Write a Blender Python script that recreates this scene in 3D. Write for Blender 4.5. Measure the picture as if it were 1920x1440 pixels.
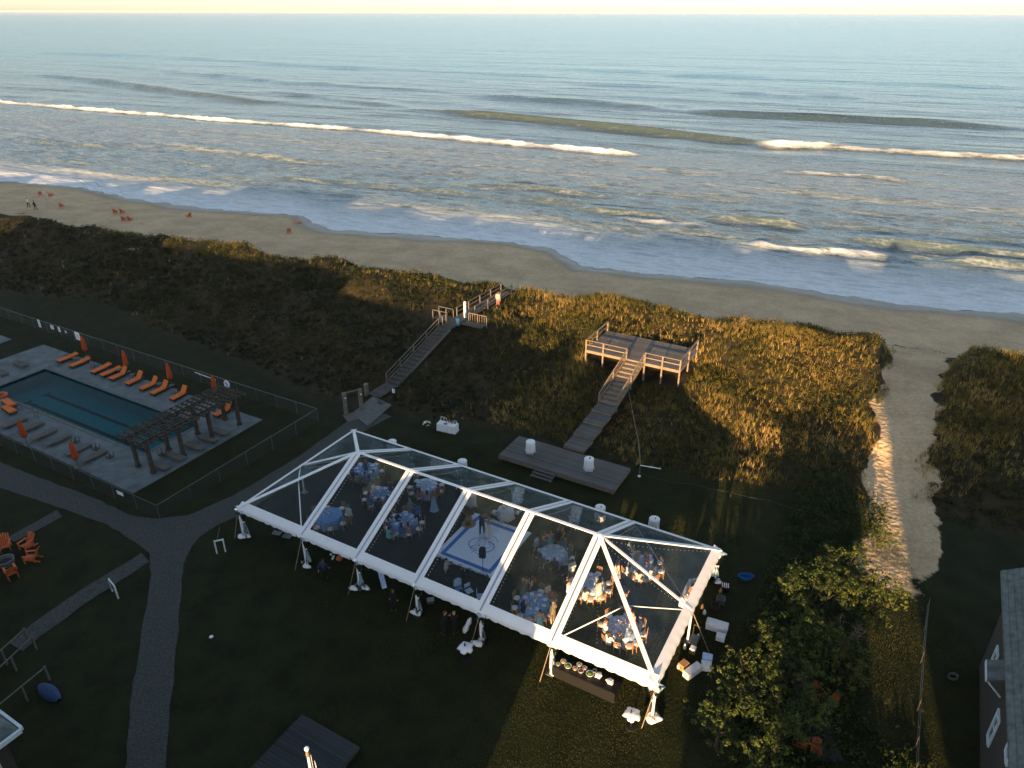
import bpy, bmesh, math, random
import numpy as np
from mathutils import Vector, Matrix

random.seed(7)
rng = np.random.default_rng(7)
scene = bpy.context.scene
for _o in list(bpy.data.objects):
    bpy.data.objects.remove(_o)

# ------------------------------------------------------------------ camera
CAM_H = 33.329
cam_d = bpy.data.cameras.new('camera')
cam = bpy.data.objects.new('camera', cam_d)
scene.collection.objects.link(cam)
cam_d.sensor_width = 36.0
cam_d.lens = 25.653
cam_d.clip_start = 0.5
cam_d.clip_end = 150000
cam.location = (0, 0, CAM_H)
cam.rotation_mode = 'QUATERNION'
_m = Matrix.Rotation(math.radians(90) - 0.47177, 4, 'X') @ Matrix.Rotation(0.00185, 4, 'Z')
cam.rotation_quaternion = _m.to_quaternion()
scene.camera = cam

# ------------------------------------------------------------------ light
SUN_EL = math.radians(7.0)
SUN_HEAD = math.radians(19.5)          # shadows fall this far right of straight ahead
world = bpy.data.worlds.new('World')
scene.world = world
world.use_nodes = True
wn = world.node_tree
bg = wn.nodes['Background']
sky = wn.nodes.new('ShaderNodeTexSky')
sky.sky_type = 'NISHITA'
sky.sun_disc = False
sky.sun_elevation = SUN_EL
sky.sun_rotation = math.pi + SUN_HEAD
sky.altitude = 0
sky.air_density = 0.8
sky.dust_density = 0.6
sky.ozone_density = 1.6
hs = wn.nodes.new('ShaderNodeHueSaturation')
hs.inputs['Saturation'].default_value = 0.70
wn.links.new(sky.outputs[0], hs.inputs['Color'])
wn.links.new(hs.outputs[0], bg.inputs['Color'])
bg.inputs['Strength'].default_value = 0.112
sun_d = bpy.data.lights.new('sun', 'SUN')
sun_d.energy = 5.0
sun_d.angle = math.radians(0.5)
sun_d.color = (1.0, 0.64, 0.31)
sun = bpy.data.objects.new('sun', sun_d)
scene.collection.objects.link(sun)
_sd = Vector((math.sin(SUN_HEAD) * math.cos(SUN_EL), math.cos(SUN_HEAD) * math.cos(SUN_EL), -math.sin(SUN_EL)))
sun.rotation_mode = 'QUATERNION'
sun.rotation_quaternion = _sd.to_track_quat('-Z', 'Y')
sun.location = (-40, -110, 60)
vs = scene.view_settings
vs.view_transform = 'Standard'
vs.look = 'None'
vs.gamma = 1.0
vs.use_curve_mapping = False
vs.exposure = 1.72
scene.cycles.transparent_max_bounces = 24
scene.cycles.max_bounces = 4
scene.cycles.diffuse_bounces = 2
scene.cycles.use_adaptive_sampling = True
scene.cycles.adaptive_threshold = 0.025
scene.cycles.glossy_bounces = 2

# ------------------------------------------------------------------ helpers
COL = scene.collection
SITE = math.radians(-29.5)             # the whole place is laid out on one grid turned this far
EX, EY = (math.cos(SITE), math.sin(SITE)), (-math.sin(SITE), math.cos(SITE))

def S(a, b, z=0.0):
    """site grid (metres along, metres deep) to world"""
    return (a * EX[0] + b * EY[0], a * EX[1] + b * EY[1], z)

def mat(name, col, rough=0.75, var=0.18, scale=6.0, bump=0.0, bscale=40.0, spec=0.3, metal=0.0, col2=None, stretch=None, emit=None):
    m = bpy.data.materials.new(name)
    m.use_nodes = True
    nt = m.node_tree
    p = nt.nodes['Principled BSDF']
    p.inputs['Roughness'].default_value = rough
    p.inputs['Metallic'].default_value = metal
    p.inputs['Specular IOR Level'].default_value = spec
    tc = nt.nodes.new('ShaderNodeTexCoord')
    mp = nt.nodes.new('ShaderNodeMapping')
    if stretch:
        mp.inputs['Scale'].default_value = stretch
    nt.links.new(tc.outputs['Object'], mp.inputs[0])
    n = nt.nodes.new('ShaderNodeTexNoise')
    n.inputs['Scale'].default_value = scale
    n.inputs['Detail'].default_value = 5
    nt.links.new(mp.outputs[0], n.inputs['Vector'])
    r = nt.nodes.new('ShaderNodeValToRGB')
    c2 = col2 or tuple(min(1, c * (1 + var)) for c in col)
    c1 = tuple(c * (1 - var) for c in col)
    r.color_ramp.elements[0].position = 0.3
    r.color_ramp.elements[1].position = 0.7
    r.color_ramp.elements[0].color = (*c1, 1)
    r.color_ramp.elements[1].color = (*c2, 1)
    nt.links.new(n.outputs[0], r.inputs[0])
    nt.links.new(r.outputs[0], p.inputs['Base Color'])
    if bump:
        n2 = nt.nodes.new('ShaderNodeTexNoise')
        n2.inputs['Scale'].default_value = bscale
        n2.inputs['Detail'].default_value = 4
        nt.links.new(mp.outputs[0], n2.inputs['Vector'])
        b = nt.nodes.new('ShaderNodeBump')
        b.inputs['Strength'].default_value = bump
        b.inputs['Distance'].default_value = 0.05
        nt.links.new(n2.outputs[0], b.inputs['Height'])
        nt.links.new(b.outputs[0], p.inputs['Normal'])
    if emit:
        p.inputs['Emission Color'].default_value = (*emit[0], 1)
        p.inputs['Emission Strength'].default_value = emit[1]
    return m

class MB:
    """collects shapes for one mesh"""
    def __init__(self):
        self.v, self.f, self.mi = [], [], []
        self.cur = 0
    def add(self, vs, fs):
        o = len(self.v)
        self.v += [tuple(p) for p in vs]
        self.f += [tuple(i + o for i in f) for f in fs]
        self.mi += [self.cur] * len(fs)
        return self
    def box(self, c, s, rz=0.0, taper=1.0):
        x, y, z = s[0] / 2, s[1] / 2, s[2] / 2
        k = taper
        pts = [(-x, -y, -z), (x, -y, -z), (x, y, -z), (-x, y, -z), (-x * k, -y * k, z), (x * k, -y * k, z), (x * k, y * k, z), (-x * k, y * k, z)]
        cr, sr = math.cos(rz), math.sin(rz)
        pts = [(c[0] + p[0] * cr - p[1] * sr, c[1] + p[0] * sr + p[1] * cr, c[2] + p[2]) for p in pts]
        return self.add(pts, [(0, 3, 2, 1), (4, 5, 6, 7), (0, 1, 5, 4), (1, 2, 6, 5), (2, 3, 7, 6), (3, 0, 4, 7)])
    def beam(self, p, q, w, h, up=(0, 0, 1)):
        p, q, up = Vector(p), Vector(q), Vector(up)
        d = (q - p).normalized()
        sx = d.cross(up)
        if sx.length < 1e-4:
            sx = d.cross(Vector((0, 1, 0)))
        sx.normalize()
        sz = sx.cross(d)
        a, b = sx * (w / 2), sz * (h / 2)
        pts = [p - a - b, p + a - b, p + a + b, p - a + b, q - a - b, q + a - b, q + a + b, q - a + b]
        return self.add(pts, [(0, 1, 2, 3), (4, 7, 6, 5), (0, 4, 5, 1), (1, 5, 6, 2), (2, 6, 7, 3), (3, 7, 4, 0)])
    def tube(self, pts, rad, n=6, caps=True):
        pts = [Vector(p) for p in pts]
        if not isinstance(rad, (list, tuple)):
            rad = [rad] * len(pts)
        o = len(self.v)
        ref = Vector((0.31, 0.17, 0.93)).normalized()
        for i, p in enumerate(pts):
            d = (pts[min(i + 1, len(pts) - 1)] - pts[max(i - 1, 0)]).normalized()
            sx = d.cross(ref)
            if sx.length < 1e-3:
                sx = d.cross(Vector((1, 0, 0)))
            sx.normalize()
            sy = d.cross(sx)
            for k in range(n):
                a = 2 * math.pi * k / n
                self.v.append(tuple(p + (sx * math.cos(a) + sy * math.sin(a)) * rad[i]))
        for i in range(len(pts) - 1):
            for k in range(n):
                a, b = o + i * n + k, o + i * n + (k + 1) % n
                self.f.append((a, b, b + n, a + n)); self.mi.append(self.cur)
        if caps:
            self.f.append(tuple(o + k for k in reversed(range(n)))); self.mi.append(self.cur)
            e = o + (len(pts) - 1) * n
            self.f.append(tuple(e + k for k in range(n))); self.mi.append(self.cur)
        return self
    def lathe(self, prof, c=(0, 0, 0), n=16, flute=None, sx=1.0, sy=1.0):
        """profile [(radius, z)] turned round the z axis; flute(angle, i) scales the radius"""
        o = len(self.v)
        for i, (r, z) in enumerate(prof):
            for k in range(n):
                a = 2 * math.pi * k / n
                rr = r * (flute(a, i) if flute else 1)
                self.v.append((c[0] + rr * math.cos(a) * sx, c[1] + rr * math.sin(a) * sy, c[2] + z))
        for i in range(len(prof) - 1):
            for k in range(n):
                a, b = o + i * n + k, o + i * n + (k + 1) % n
                self.f.append((a, b, b + n, a + n)); self.mi.append(self.cur)
        self.f.append(tuple(o + k for k in reversed(range(n)))); self.mi.append(self.cur)
        e = o + (len(prof) - 1) * n
        self.f.append(tuple(e + k for k in range(n))); self.mi.append(self.cur)
        return self
    def cap(self, p, q, r0, r1, n=8):
        """capsule with round ends"""
        p, q = Vector(p), Vector(q)
        d = (q - p)
        d = d.normalized() if d.length > 1e-5 else Vector((0, 0, 1))
        pts = [p - d * r0, p - d * r0 * .7, p - d * 0.0, q + d * 0.0001, q + d * r1 * .7, q + d * r1]
        return self.tube(pts, [r0 * .02, r0 * .71, r0, r1, r1 * .71, r1 * .02], n)
    def prism(self, poly, z0, z1):
        n = len(poly)
        vs = [(p[0], p[1], z0) for p in poly] + [(p[0], p[1], z1) for p in poly]
        fs = [tuple(reversed(range(n))), tuple(range(n, 2 * n))] + [(i, (i + 1) % n, n + (i + 1) % n, n + i) for i in range(n)]
        return self.add(vs, fs)
    def quad(self, a, b, c, d):
        return self.add([a, b, c, d], [(0, 1, 2, 3)])
    def mesh(self, name, mats, smooth=False):
        me = bpy.data.meshes.new(name)
        me.from_pydata(self.v, [], self.f)
        for m in (mats if isinstance(mats, (list, tuple)) else [mats]):
            me.materials.append(m)
        if any(self.mi):
            me.polygons.foreach_set('material_index', self.mi)
        if smooth:
            me.polygons.foreach_set('use_smooth', [True] * len(me.polygons))
        me.update()
        return me
    def obj(self, name, mats, parent=None, loc=None, rz=None, smooth=False):
        return link(name, self.mesh(name, mats, smooth), parent, loc, rz)

def link(name, data, parent=None, loc=None, rz=None, m=None, scale=None):
    o = bpy.data.objects.new(name, data)
    COL.objects.link(o)
    if parent:
        o.parent = parent
    if loc is not None:
        o.location = loc
    if rz is not None:
        o.rotation_euler = (0, 0, rz)
    if scale is not None:
        o.scale = (scale,) * 3 if not isinstance(scale, (tuple, list)) else scale
    if m is not None:
        for i, mm in enumerate(m if isinstance(m, (list, tuple)) else [m]):
            o.material_slots[i].link = 'OBJECT'
            o.material_slots[i].material = mm
    return o

def tag(o, label=None, cat=None, group=None, kind=None):
    if label: o['label'] = label
    if cat: o['category'] = cat
    if group: o['group'] = group
    if kind: o['kind'] = kind
    return o

def thing(name, label, cat, loc=(0, 0, 0), rz=0.0, group=None):
    return tag(link(name, None, None, loc, rz), label, cat, group)

def npmesh(name, verts, faces, m, smooth=False, attrs=None):
    """fast mesh from numpy arrays; faces (n,3) or (n,4)"""
    me = bpy.data.meshes.new(name)
    verts = np.asarray(verts, dtype=np.float32)
    faces = np.asarray(faces, dtype=np.int32)
    k = faces.shape[1]
    me.vertices.add(len(verts))
    me.vertices.foreach_set('co', verts.ravel())
    me.loops.add(faces.size)
    me.loops.foreach_set('vertex_index', faces.ravel())
    me.polygons.add(len(faces))
    me.polygons.foreach_set('loop_start', np.arange(0, faces.size, k, dtype=np.int32))
    me.polygons.foreach_set('loop_total', np.full(len(faces), k, dtype=np.int32))
    if smooth:
        me.polygons.foreach_set('use_smooth', np.ones(len(faces), dtype=bool))
    for an, data in (attrs or {}).items():
        data = np.asarray(data, dtype=np.float32)
        if data.ndim == 1:
            a = me.attributes.new(an, 'FLOAT', 'POINT')
            a.data.foreach_set('value', data)
        else:
            a = me.attributes.new(an, 'FLOAT_COLOR', 'POINT')
            a.data.foreach_set('color', data.ravel())
    me.materials.append(m)
    me.update(calc_edges=True)
    return me

def smooth01(x, a, b):
    k = np.clip((x - a) / (b - a), 0, 1)
    return k * k * (3 - 2 * k)

def vnoise(x, y, seed=0):
    """smooth value noise, 0..1"""
    x = np.asarray(x, float); y = np.asarray(y, float)
    xi, yi = np.floor(x), np.floor(y)
    fx, fy = x - xi, y - yi
    fx, fy = fx * fx * (3 - 2 * fx), fy * fy * (3 - 2 * fy)
    def h(i, j):
        v = np.sin(i * 127.1 + j * 311.7 + seed * 74.7) * 43758.5453
        return v - np.floor(v)
    return (h(xi, yi) * (1 - fx) + h(xi + 1, yi) * fx) * (1 - fy) + (h(xi, yi + 1) * (1 - fx) + h(xi + 1, yi + 1) * fx) * fy

def fbm(x, y, seed=0, oct=3):
    s, a, t = 0, 1, 0
    for i in range(oct):
        s = s + a * vnoise(x * 2 ** i, y * 2 ** i, seed + i * 13); t += a; a *= .5
    return s / t

# ------------------------------------------------------------------ terrain
#TERRAIN-BEGIN
SEA_Z = -2.2
SHORE = np.array([(-187.4, 190.6), (-152.2, 183.5), (-119.8, 173.8), (-97.4, 166.7), (-81.6, 156.1), (-60.0, 146.6), (-41.7, 142.1), (-33.6, 131.5), (-19.0, 128.6), (0.0, 123.3), (7.2, 119.2), (10.5, 110.8), (19.5, 106.8), (34.8, 103.2), (45.3, 97.9), (53.6, 93.2), (60.0, 91.5), (66.5, 90.5), (78.4, 87.5), (94.8, 83.0)])              # world points along the edge of the wash
DN = (0.375, 0.927)                     # across the dune, towards the sea
PATHC = np.array([(20.5, 26.5), (23.0, 33.0), (26.2, 38.6), (29.4, 46.0), (35.0, 57.0), (41.0, 66.5), (46.5, 75.5), (51.0, 84.0)])
PATHW = np.array([1.6, 1.8, 2.1, 2.3, 2.6, 2.4, 3.2, 5.0])

def path_dist(x, y):
    """distance to the beach path's centre line minus its half width"""
    x = np.asarray(x, float); y = np.asarray(y, float)
    best = np.full(np.broadcast(x, y).shape, 1e9)
    for i in range(len(PATHC) - 1):
        p, q = PATHC[i], PATHC[i + 1]
        d = q - p
        k = np.clip(((x - p[0]) * d[0] + (y - p[1]) * d[1]) / (d @ d), 0, 1)
        best = np.minimum(best, np.hypot(x - p[0] - k * d[0], y - p[1] - k * d[1]) - (PATHW[i] * (1 - k) + PATHW[i + 1] * k))
    return best

def wt(x, y):
    return x * DN[0] + y * DN[1], x * DN[1] - y * DN[0]

def dune_p(x, y):
    """0 at the landward foot of the dune, 1 at the seaward edge of the plants"""
    w, t = wt(x, y)
    w0 = 51.0 + 9.5 * smooth01(-t, 38, 85) + .8 * np.sin(t * .21)
    w1 = 83.6 + .7 * np.sin(t * .31 + 1) + .5 * np.sin(t * .83)
    return (w - w0) / (w1 - w0)

sw, st_ = wt(SHORE[:, 0], SHORE[:, 1])
o_ = np.argsort(st_)

def th(x, y):
    x = np.asarray(x, float); y = np.asarray(y, float)
    w, t = wt(x, y)
    p = dune_p(x, y)
    h = np.interp(p, [0, .12, .3, .45, .6, .75, .86, .94, 1.0], [0, .15, .75, 1.6, 2.55, 3.4, 3.1, 1.5, .2])
    amp = np.clip(np.minimum(p * 5, (1 - p) * 6), 0, 1)
    h = h + amp * (.45 * np.sin(x * .33 + 1.3 * np.sin(y * .17)) * np.sin(y * .29 + .8) + .25 * np.sin(x * .71 + y * .53) )
    wb = w - (np.interp(t, st_[o_], sw[o_]) - 110.0) * smooth01(w, 84, 106)
    beach = np.interp(wb, [83.6, 88, 96, 104, 110, 118, 140, 200, 400], [.2, -.35, -1.0, -1.75, -2.2, -2.75, -4.2, -7, -12])
    h = np.where(p > 1, beach + .05 * np.sin(x * .6) * np.sin(y * .5), h)
    pd = path_dist(x, y)
    hp = np.minimum(h, np.interp(w, [40, 50, 60, 68, 76, 84], [0, .15, .85, 1.3, 1.0, .2]))
    h = hp + (h - hp) * smooth01(pd, 0.0, 1.8)
    h = h + 1.1 * np.exp(-((x - 36.0) ** 2 + (y - 67.5) ** 2) / 7.0) * smooth01(pd, .1, 1.4)
    h = h + .75 * np.exp(-((x - 16.5) ** 2 + (y - 71.5) ** 2) / 22.0)
    # the stairs lie in shallow cuttings
    a = x * EX[0] + y * EX[1]; b = x * EY[0] + y * EY[1]
    for ac, bs, zs in ((-42.4, [44, 50.7, 60.1, 63, 74], [0, -.05, 2.45, 2.5, 2.5]), (-21.2, [47.9, 53.9, 55.3, 61.8, 62.3], [.3, 1.0, 1.1, 2.7, 9])):
        k = smooth01(1.9 - np.abs(a - ac), 0, .8) * ((b > bs[0]) & (b < bs[-1]))
        h = h + (np.minimum(h, np.interp(b, bs, zs)) - h) * k
    return h

def in_site(x, y, a0, a1, b0, b1):
    a = x * EX[0] + y * EX[1]; b = x * EY[0] + y * EY[1]
    return (a > a0) & (a < a1) & (b > b0) & (b < b1)
#TERRAIN-END

POOL = (-76.2, -52.6, 30.0, 35.7)
xs = np.concatenate([-np.geomspace(2500, 112, 22), np.arange(-110, 90, .55), np.geomspace(92, 2500, 22)])
ys = np.concatenate([-np.geomspace(2500, 22, 20), np.arange(-20, 10, 2.5), np.arange(10, 122, .55), np.arange(122, 190, 1.0), np.geomspace(192, 420, 8)])
gx, gy = np.meshgrid(xs, ys)
gz = th(gx, gy)
gz = np.where(in_site(gx, gy, POOL[0] - .5, POOL[1] + .5, POOL[2] - .5, POOL[3] + .5), -2.4, gz)
pdist = path_dist(gx, gy)
dp = dune_p(gx, gy)
ww, tt = wt(gx, gy)
nz = fbm(gx * .35, gy * .35, 3)
sand = np.maximum(smooth01(dp + (nz - .5) * .08, .985, 1.03), smooth01(-(pdist + (nz - .5) * 3.4), -.5, .6) * (.30 + .70 * smooth01(ww + (nz - .5) * 7, 40.5, 47)))
bare = smooth01(fbm(gx * .22 + 9, gy * .22, 11), .80, .90) * smooth01(dp, .05, .2) * .5
sand = np.clip(np.maximum(sand, bare), 0, 1)
dune = smooth01(dp + (nz - .5) * .1, -.03, .06)
wet = smooth01(ww - np.interp(tt, st_[o_], sw[o_]) + 110 + (fbm(gx * .06, gy * .06, 5) - .5) * 7, 105, 109)
gz = gz + np.where(sand > .5, (fbm(gx * .9, gy * .9, 21, 2) - .5) * .10, (fbm(gx * .8, gy * .8, 22, 2) - .5) * .022 * (1 - smooth01(dune, .2, .5)))
rows, cols = gx.shape
idx = np.arange(rows * cols).reshape(rows, cols)
fc = np.stack([idx[:-1, :-1], idx[:-1, 1:], idx[1:, 1:], idx[1:, :-1]], -1).reshape(-1, 4)

def ground_material():
    m = bpy.data.materials.new('ground')
    m.use_nodes = True
    nt = m.node_tree; N = nt.nodes; Lk = nt.links.new
    p = N['Principled BSDF']
    p.inputs['Specular IOR Level'].default_value = .15
    geo = N.new('ShaderNodeNewGeometry')
    at = N.new('ShaderNodeAttribute'); at.attribute_name = 'zone'
    sep = N.new('ShaderNodeSeparateColor'); Lk(at.outputs['Color'], sep.inputs[0])
    def noise(sc, det=5, rough=.6):
        n = N.new('ShaderNodeTexNoise'); n.inputs['Scale'].default_value = sc; n.inputs['Detail'].default_value = det
        n.inputs['Roughness'].default_value = rough
        Lk(geo.outputs['Position'], n.inputs['Vector']); return n
    def ramp(src, c0, c1, a=.35, b=.65):
        r = N.new('ShaderNodeValToRGB')
        r.color_ramp.elements[0].position = a; r.color_ramp.elements[1].position = b
        r.color_ramp.elements[0].color = (*c0, 1); r.color_ramp.elements[1].color = (*c1, 1)
        Lk(src, r.inputs[0]); return r
    def mix(f, a, b):
        x = N.new('ShaderNodeMix'); x.data_type = 'RGBA'
        Lk(f, x.inputs[0]); Lk(a, x.inputs[6]); Lk(b, x.inputs[7]); return x.outputs[2]
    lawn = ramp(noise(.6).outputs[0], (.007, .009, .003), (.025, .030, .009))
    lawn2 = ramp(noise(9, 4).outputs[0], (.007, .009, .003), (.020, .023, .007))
    lm = N.new('ShaderNodeMix'); lm.data_type = 'RGBA'; lm.inputs[0].default_value = .5
    Lk(lawn.outputs[0], lm.inputs[6]); Lk(lawn2.outputs[0], lm.inputs[7])
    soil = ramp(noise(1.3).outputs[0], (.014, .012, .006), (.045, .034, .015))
    sd = ramp(noise(.16, 5, .75).outputs[0], (.36, .25, .145), (.64, .465, .27), .38, .62)
    sd2 = ramp(noise(3.2, 5, .8).outputs[0], (.32, .22, .125), (.64, .48, .29))
    sm = N.new('ShaderNodeMix'); sm.data_type = 'RGBA'; sm.inputs[0].default_value = .5
    Lk(sd.outputs[0], sm.inputs[6]); Lk(sd2.outputs[0], sm.inputs[7])
    wetc = N.new('ShaderNodeRGB'); wetc.outputs[0].default_value = (.16, .135, .10, 1)
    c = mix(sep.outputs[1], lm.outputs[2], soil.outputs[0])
    sandc = mix(sep.outputs[2], sm.outputs[2], wetc.outputs[0])
    # ragged edge between sand and plants
    e1 = noise(1.8, 4, .75)
    add = N.new('ShaderNodeMath'); add.operation = 'MULTIPLY_ADD'; add.inputs[1].default_value = .9; Lk(e1.outputs[0], add.inputs[0])
    sub = N.new('ShaderNodeMath'); sub.operation = 'SUBTRACT'; sub.inputs[1].default_value = .45; Lk(sep.outputs[0], sub.inputs[0])
    Lk(sub.outputs[0], add.inputs[2])
    st = N.new('ShaderNodeMapRange'); st.inputs[1].default_value = .40; st.inputs[2].default_value = .60; Lk(add.outputs[0], st.inputs[0])
    fin = mix(st.outputs[0], c, sandc)
    Lk(fin, p.inputs['Base Color'])
    rr = N.new('ShaderNodeMapRange'); rr.inputs[3].default_value = .95; rr.inputs[4].default_value = .38; Lk(sep.outputs[2], rr.inputs[0]); Lk(rr.outputs[0], p.inputs['Roughness'])
    # relief: footprints and wind marks on dry sand, tufts on the lawn
    vo = N.new('ShaderNodeTexVoronoi'); vo.inputs['Scale'].default_value = 2.3
    nd = noise(1.5, 3)
    mp = N.new('ShaderNodeVectorMath'); mp.operation = 'MULTIPLY_ADD'; mp.inputs[1].default_value = (.5, .5, .5)
    Lk(nd.outputs['Color'], mp.inputs[0]); Lk(geo.outputs['Position'], mp.inputs[2]); Lk(mp.outputs[0], vo.inputs['Vector'])
    fine = noise(5.5, 4)
    b1 = N.new('ShaderNodeBump'); b1.inputs['Distance'].default_value = .13
    bs = N.new('ShaderNodeMapRange'); bs.inputs[3].default_value = .9; bs.inputs[4].default_value = .0; Lk(sep.outputs[2], bs.inputs[0])
    bm_ = N.new('ShaderNodeMath'); bm_.operation = 'MULTIPLY'; Lk(bs.outputs[0], bm_.inputs[0]); Lk(st.outputs[0], bm_.inputs[1])
    Lk(bm_.outputs[0], b1.inputs['Strength']); Lk(vo.outputs['Distance'], b1.inputs['Height'])
    b2 = N.new('ShaderNodeBump'); b2.inputs['Distance'].default_value = .05; b2.inputs['Strength'].default_value = .6
    Lk(fine.outputs[0], b2.inputs['Height']); Lk(b1.outputs[0], b2.inputs['Normal'])
    Lk(b2.outputs[0], p.inputs['Normal'])
    return m

zone = np.stack([sand, dune, wet, np.ones_like(sand)], -1).reshape(-1, 4)
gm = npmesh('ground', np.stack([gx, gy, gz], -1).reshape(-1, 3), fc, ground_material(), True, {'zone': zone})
tag(link('ground', gm), 'lawn, dune and sandy beach terrain', None, None, 'structure')

# ------------------------------------------------------------------ sea
def shore_w(t):
    t = np.asarray(t, float)
    base = np.interp(t, st_[o_], sw[o_])
    return base + .35 * np.sin(t * .9) + .2 * np.sin(t * 2.3 + 1)
tc_ = np.linspace(-240, 190, 540)
vr = np.concatenate([np.arange(0, 150, .55), 150 + np.geomspace(.6, 24000, 170)])
V, T0 = np.meshgrid(vr, tc_, indexing='ij')
TT = T0 * (1 + V / 110)
WW = shore_w(T0) + V * 1.0
# straighten the offshore rows out
WW = WW + (np.interp(V, [0, 60], [0, 1]) * (110.5 - shore_w(T0)))
SX = WW * DN[0] + TT * DN[1]
SY = WW * DN[1] - TT * DN[0]
CREST = [([(-323.5, 393.0), (-224.1, 340.9), (-110.0, 284.2), (-46.3, 256.2), (-9.8, 235.2), (33.0, 211.7)], 0.75, 1.3, 3.2, 0.95),
 ([(77.2, 228.6), (95.5, 226.4)], 1.3, 1.8, 4, 1.1),
 ([(94.7, 224.0), (119.2, 213.6), (139.9, 205.6), (161.1, 199.0)], 0.7, 1.4, 3.2, 0.52),
 ([(-298.5, 492.1), (-238.1, 451.6), (-166.0, 387.6), (-112.6, 343.3)], 1.3, 3, 7, 0),
 ([(-29.7, 310.2), (0.2, 291.3), (43.3, 258.1), (77.7, 230.4)], 1.4, 2.2, 6, 0),
 ([(72.6, 309.0), (103.1, 298.2), (144.6, 281.8), (170.9, 267.2)], 1.3, 3, 7, 0),
 ([(-121.9, 389.9), (-34.5, 315.0)], 0.6, 3, 7, 0),
 ([(-295.1, 579.4), (-125.2, 441.0), (-37.2, 392.8)], 0.8, 4, 9, 0),
 ([(-14.9, 371.0), (33.1, 342.4), (65.4, 316.0)], 0.9, 4, 9, 0),
 ([(37.5, 552.3), (143.9, 483.3), (275.0, 421.6)], 1, 5, 11, 0),
 ([(27.4, 444.7), (93.8, 404.6), (136.2, 368.6)], 0.8, 4, 9, 0),
 ([(137.9, 373.6), (164.0, 363.2)], 0.8, 4, 9, 0),
 ([(-510.3, 799.5), (-307.0, 697.8), (-95.1, 546.5), (13.7, 496.0)], 0.8, 6, 12, 0),
 ([(-217.2, 911.7), (22.3, 813.3), (264.2, 732.0), (405.7, 644.2)], 0.7, 7, 14, 0),
 ([(64.2, 187.1), (83.5, 182.2), (95.6, 175.1)], 0.5, 1, 2.4, 0.5),
 ([(15.2, 148.1), (25.5, 144.5), (33.9, 139.4)], 0.6, 1.2, 2.6, 0.1),
 ([(38.4, 141.3), (45.4, 140.5), (54.3, 136.3)], 0.9, 1.4, 3, 0),
 ([(22.6, 139.6), (27.5, 138.0), (33.4, 137.1)], 0.5, 1.2, 2.5, 0.9),
 ([(59.4, 126.7), (71.8, 121.6), (84.3, 116.9), (90.1, 115.1)], 0.9, 1.6, 3.5, 0),
 ([(40.6, 123.5), (53.3, 118.3), (64.3, 115.3)], 0.4, 1, 2, 0.7),
 ([(70.3, 113.6), (80.8, 111.3), (90.2, 109.0)], 0.8, 1.2, 3, 0.2),
 ([(4.6, 157.1), (15.6, 152.2)], 0.4, 1.2, 3, 0),
 ([(-159.7, 237.8), (-140.0, 229.3), (-119.3, 223.2)], 0.45, 1.2, 2.5, 0.1),
 ([(-106.0, 229.0), (-70.7, 208.5), (-50.5, 197.9)], 0.4, 1.2, 2.5, 0),
 ([(-59.3, 180.4), (-31.9, 170.9), (-6.9, 161.3)], 0.45, 1.2, 2.5, 0),
 ([(-117.8, 187.8), (-84.0, 177.6), (-65.3, 171.4)], 0.35, 1.1, 2.5, 0),
 ([(-9.7, 170.6), (4.9, 166.5), (22.2, 160.9)], 0.5, 1.3, 2.5, 0)]
zz = np.zeros_like(V)
foam = np.zeros_like(V)
nA = fbm(TT * .05, WW * .05, 31)
nB = fbm(TT * .35, WW * .5, 41)
for (pts, A, sf, sb, fm) in CREST:
    P_ = np.array(pts)
    cw, ct = wt(P_[:, 0], P_[:, 1])
    k = np.argsort(ct)
    cw, ct = cw[k], ct[k]
    cen = np.interp(TT, ct, cw) + (nA - .5) * 3.5 * (A < 1) + (nB - .5) * (2.4 if fm > .5 else .3)
    Ln = ct[-1] - ct[0]
    win = smooth01(TT, ct[0] - .16 * Ln, ct[0] + .2 * Ln) * (1 - smooth01(TT, ct[-1] - .2 * Ln, ct[-1] + .16 * Ln))
    if fm > .5:
        win = smooth01(TT, ct[0] - 6, ct[0] + 6) * (1 - smooth01(TT, ct[-1] - 6, ct[-1] + 6))
    d = WW - cen
    if fm > .5:
        win = win * (.72 + .5 * smooth01(fbm(TT * .13 + 5, TT * 0 + len(pts), 37, 3), .3, .65))
    zz += A * win * np.where(d < 0, np.exp(-(d / sf) ** 2), np.exp(-(d / sb) ** 2))
    zz -= .35 * A * win * np.exp(-((d + 2.6 * sf) / (2 * sf)) ** 2)
    if fm > 0:
        foam = np.maximum(foam, fm * win * np.where(d < 0, np.exp(-(d / (sf * 1.5)) ** 2), np.exp(-(d / (sf * .7)) ** 2)))
zz += foam * np.where(V < 160, (fbm(TT * .8, WW * .9, 61, 3) - .45) * .9, 0) * (foam > .3)
calm = np.interp(V, [0, 12, 40, 4000], [.0, .5, 1, 1])
zz += calm * (.09 * np.sin(WW * .42 + 2.5 * nA + .012 * TT) + .16 * np.sin(WW * .19 + TT * .015 + 5 * nA)) * np.interp(V, [0, 300, 1500, 6000], [1, 1.3, .6, 0])
chop = (fbm(TT * .22, WW * .55, 51) - .5) * np.interp(V, [0, 10, 25, 75, 100, 140], [0, .3, .7, .45, .1, .0])
zz += chop
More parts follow.
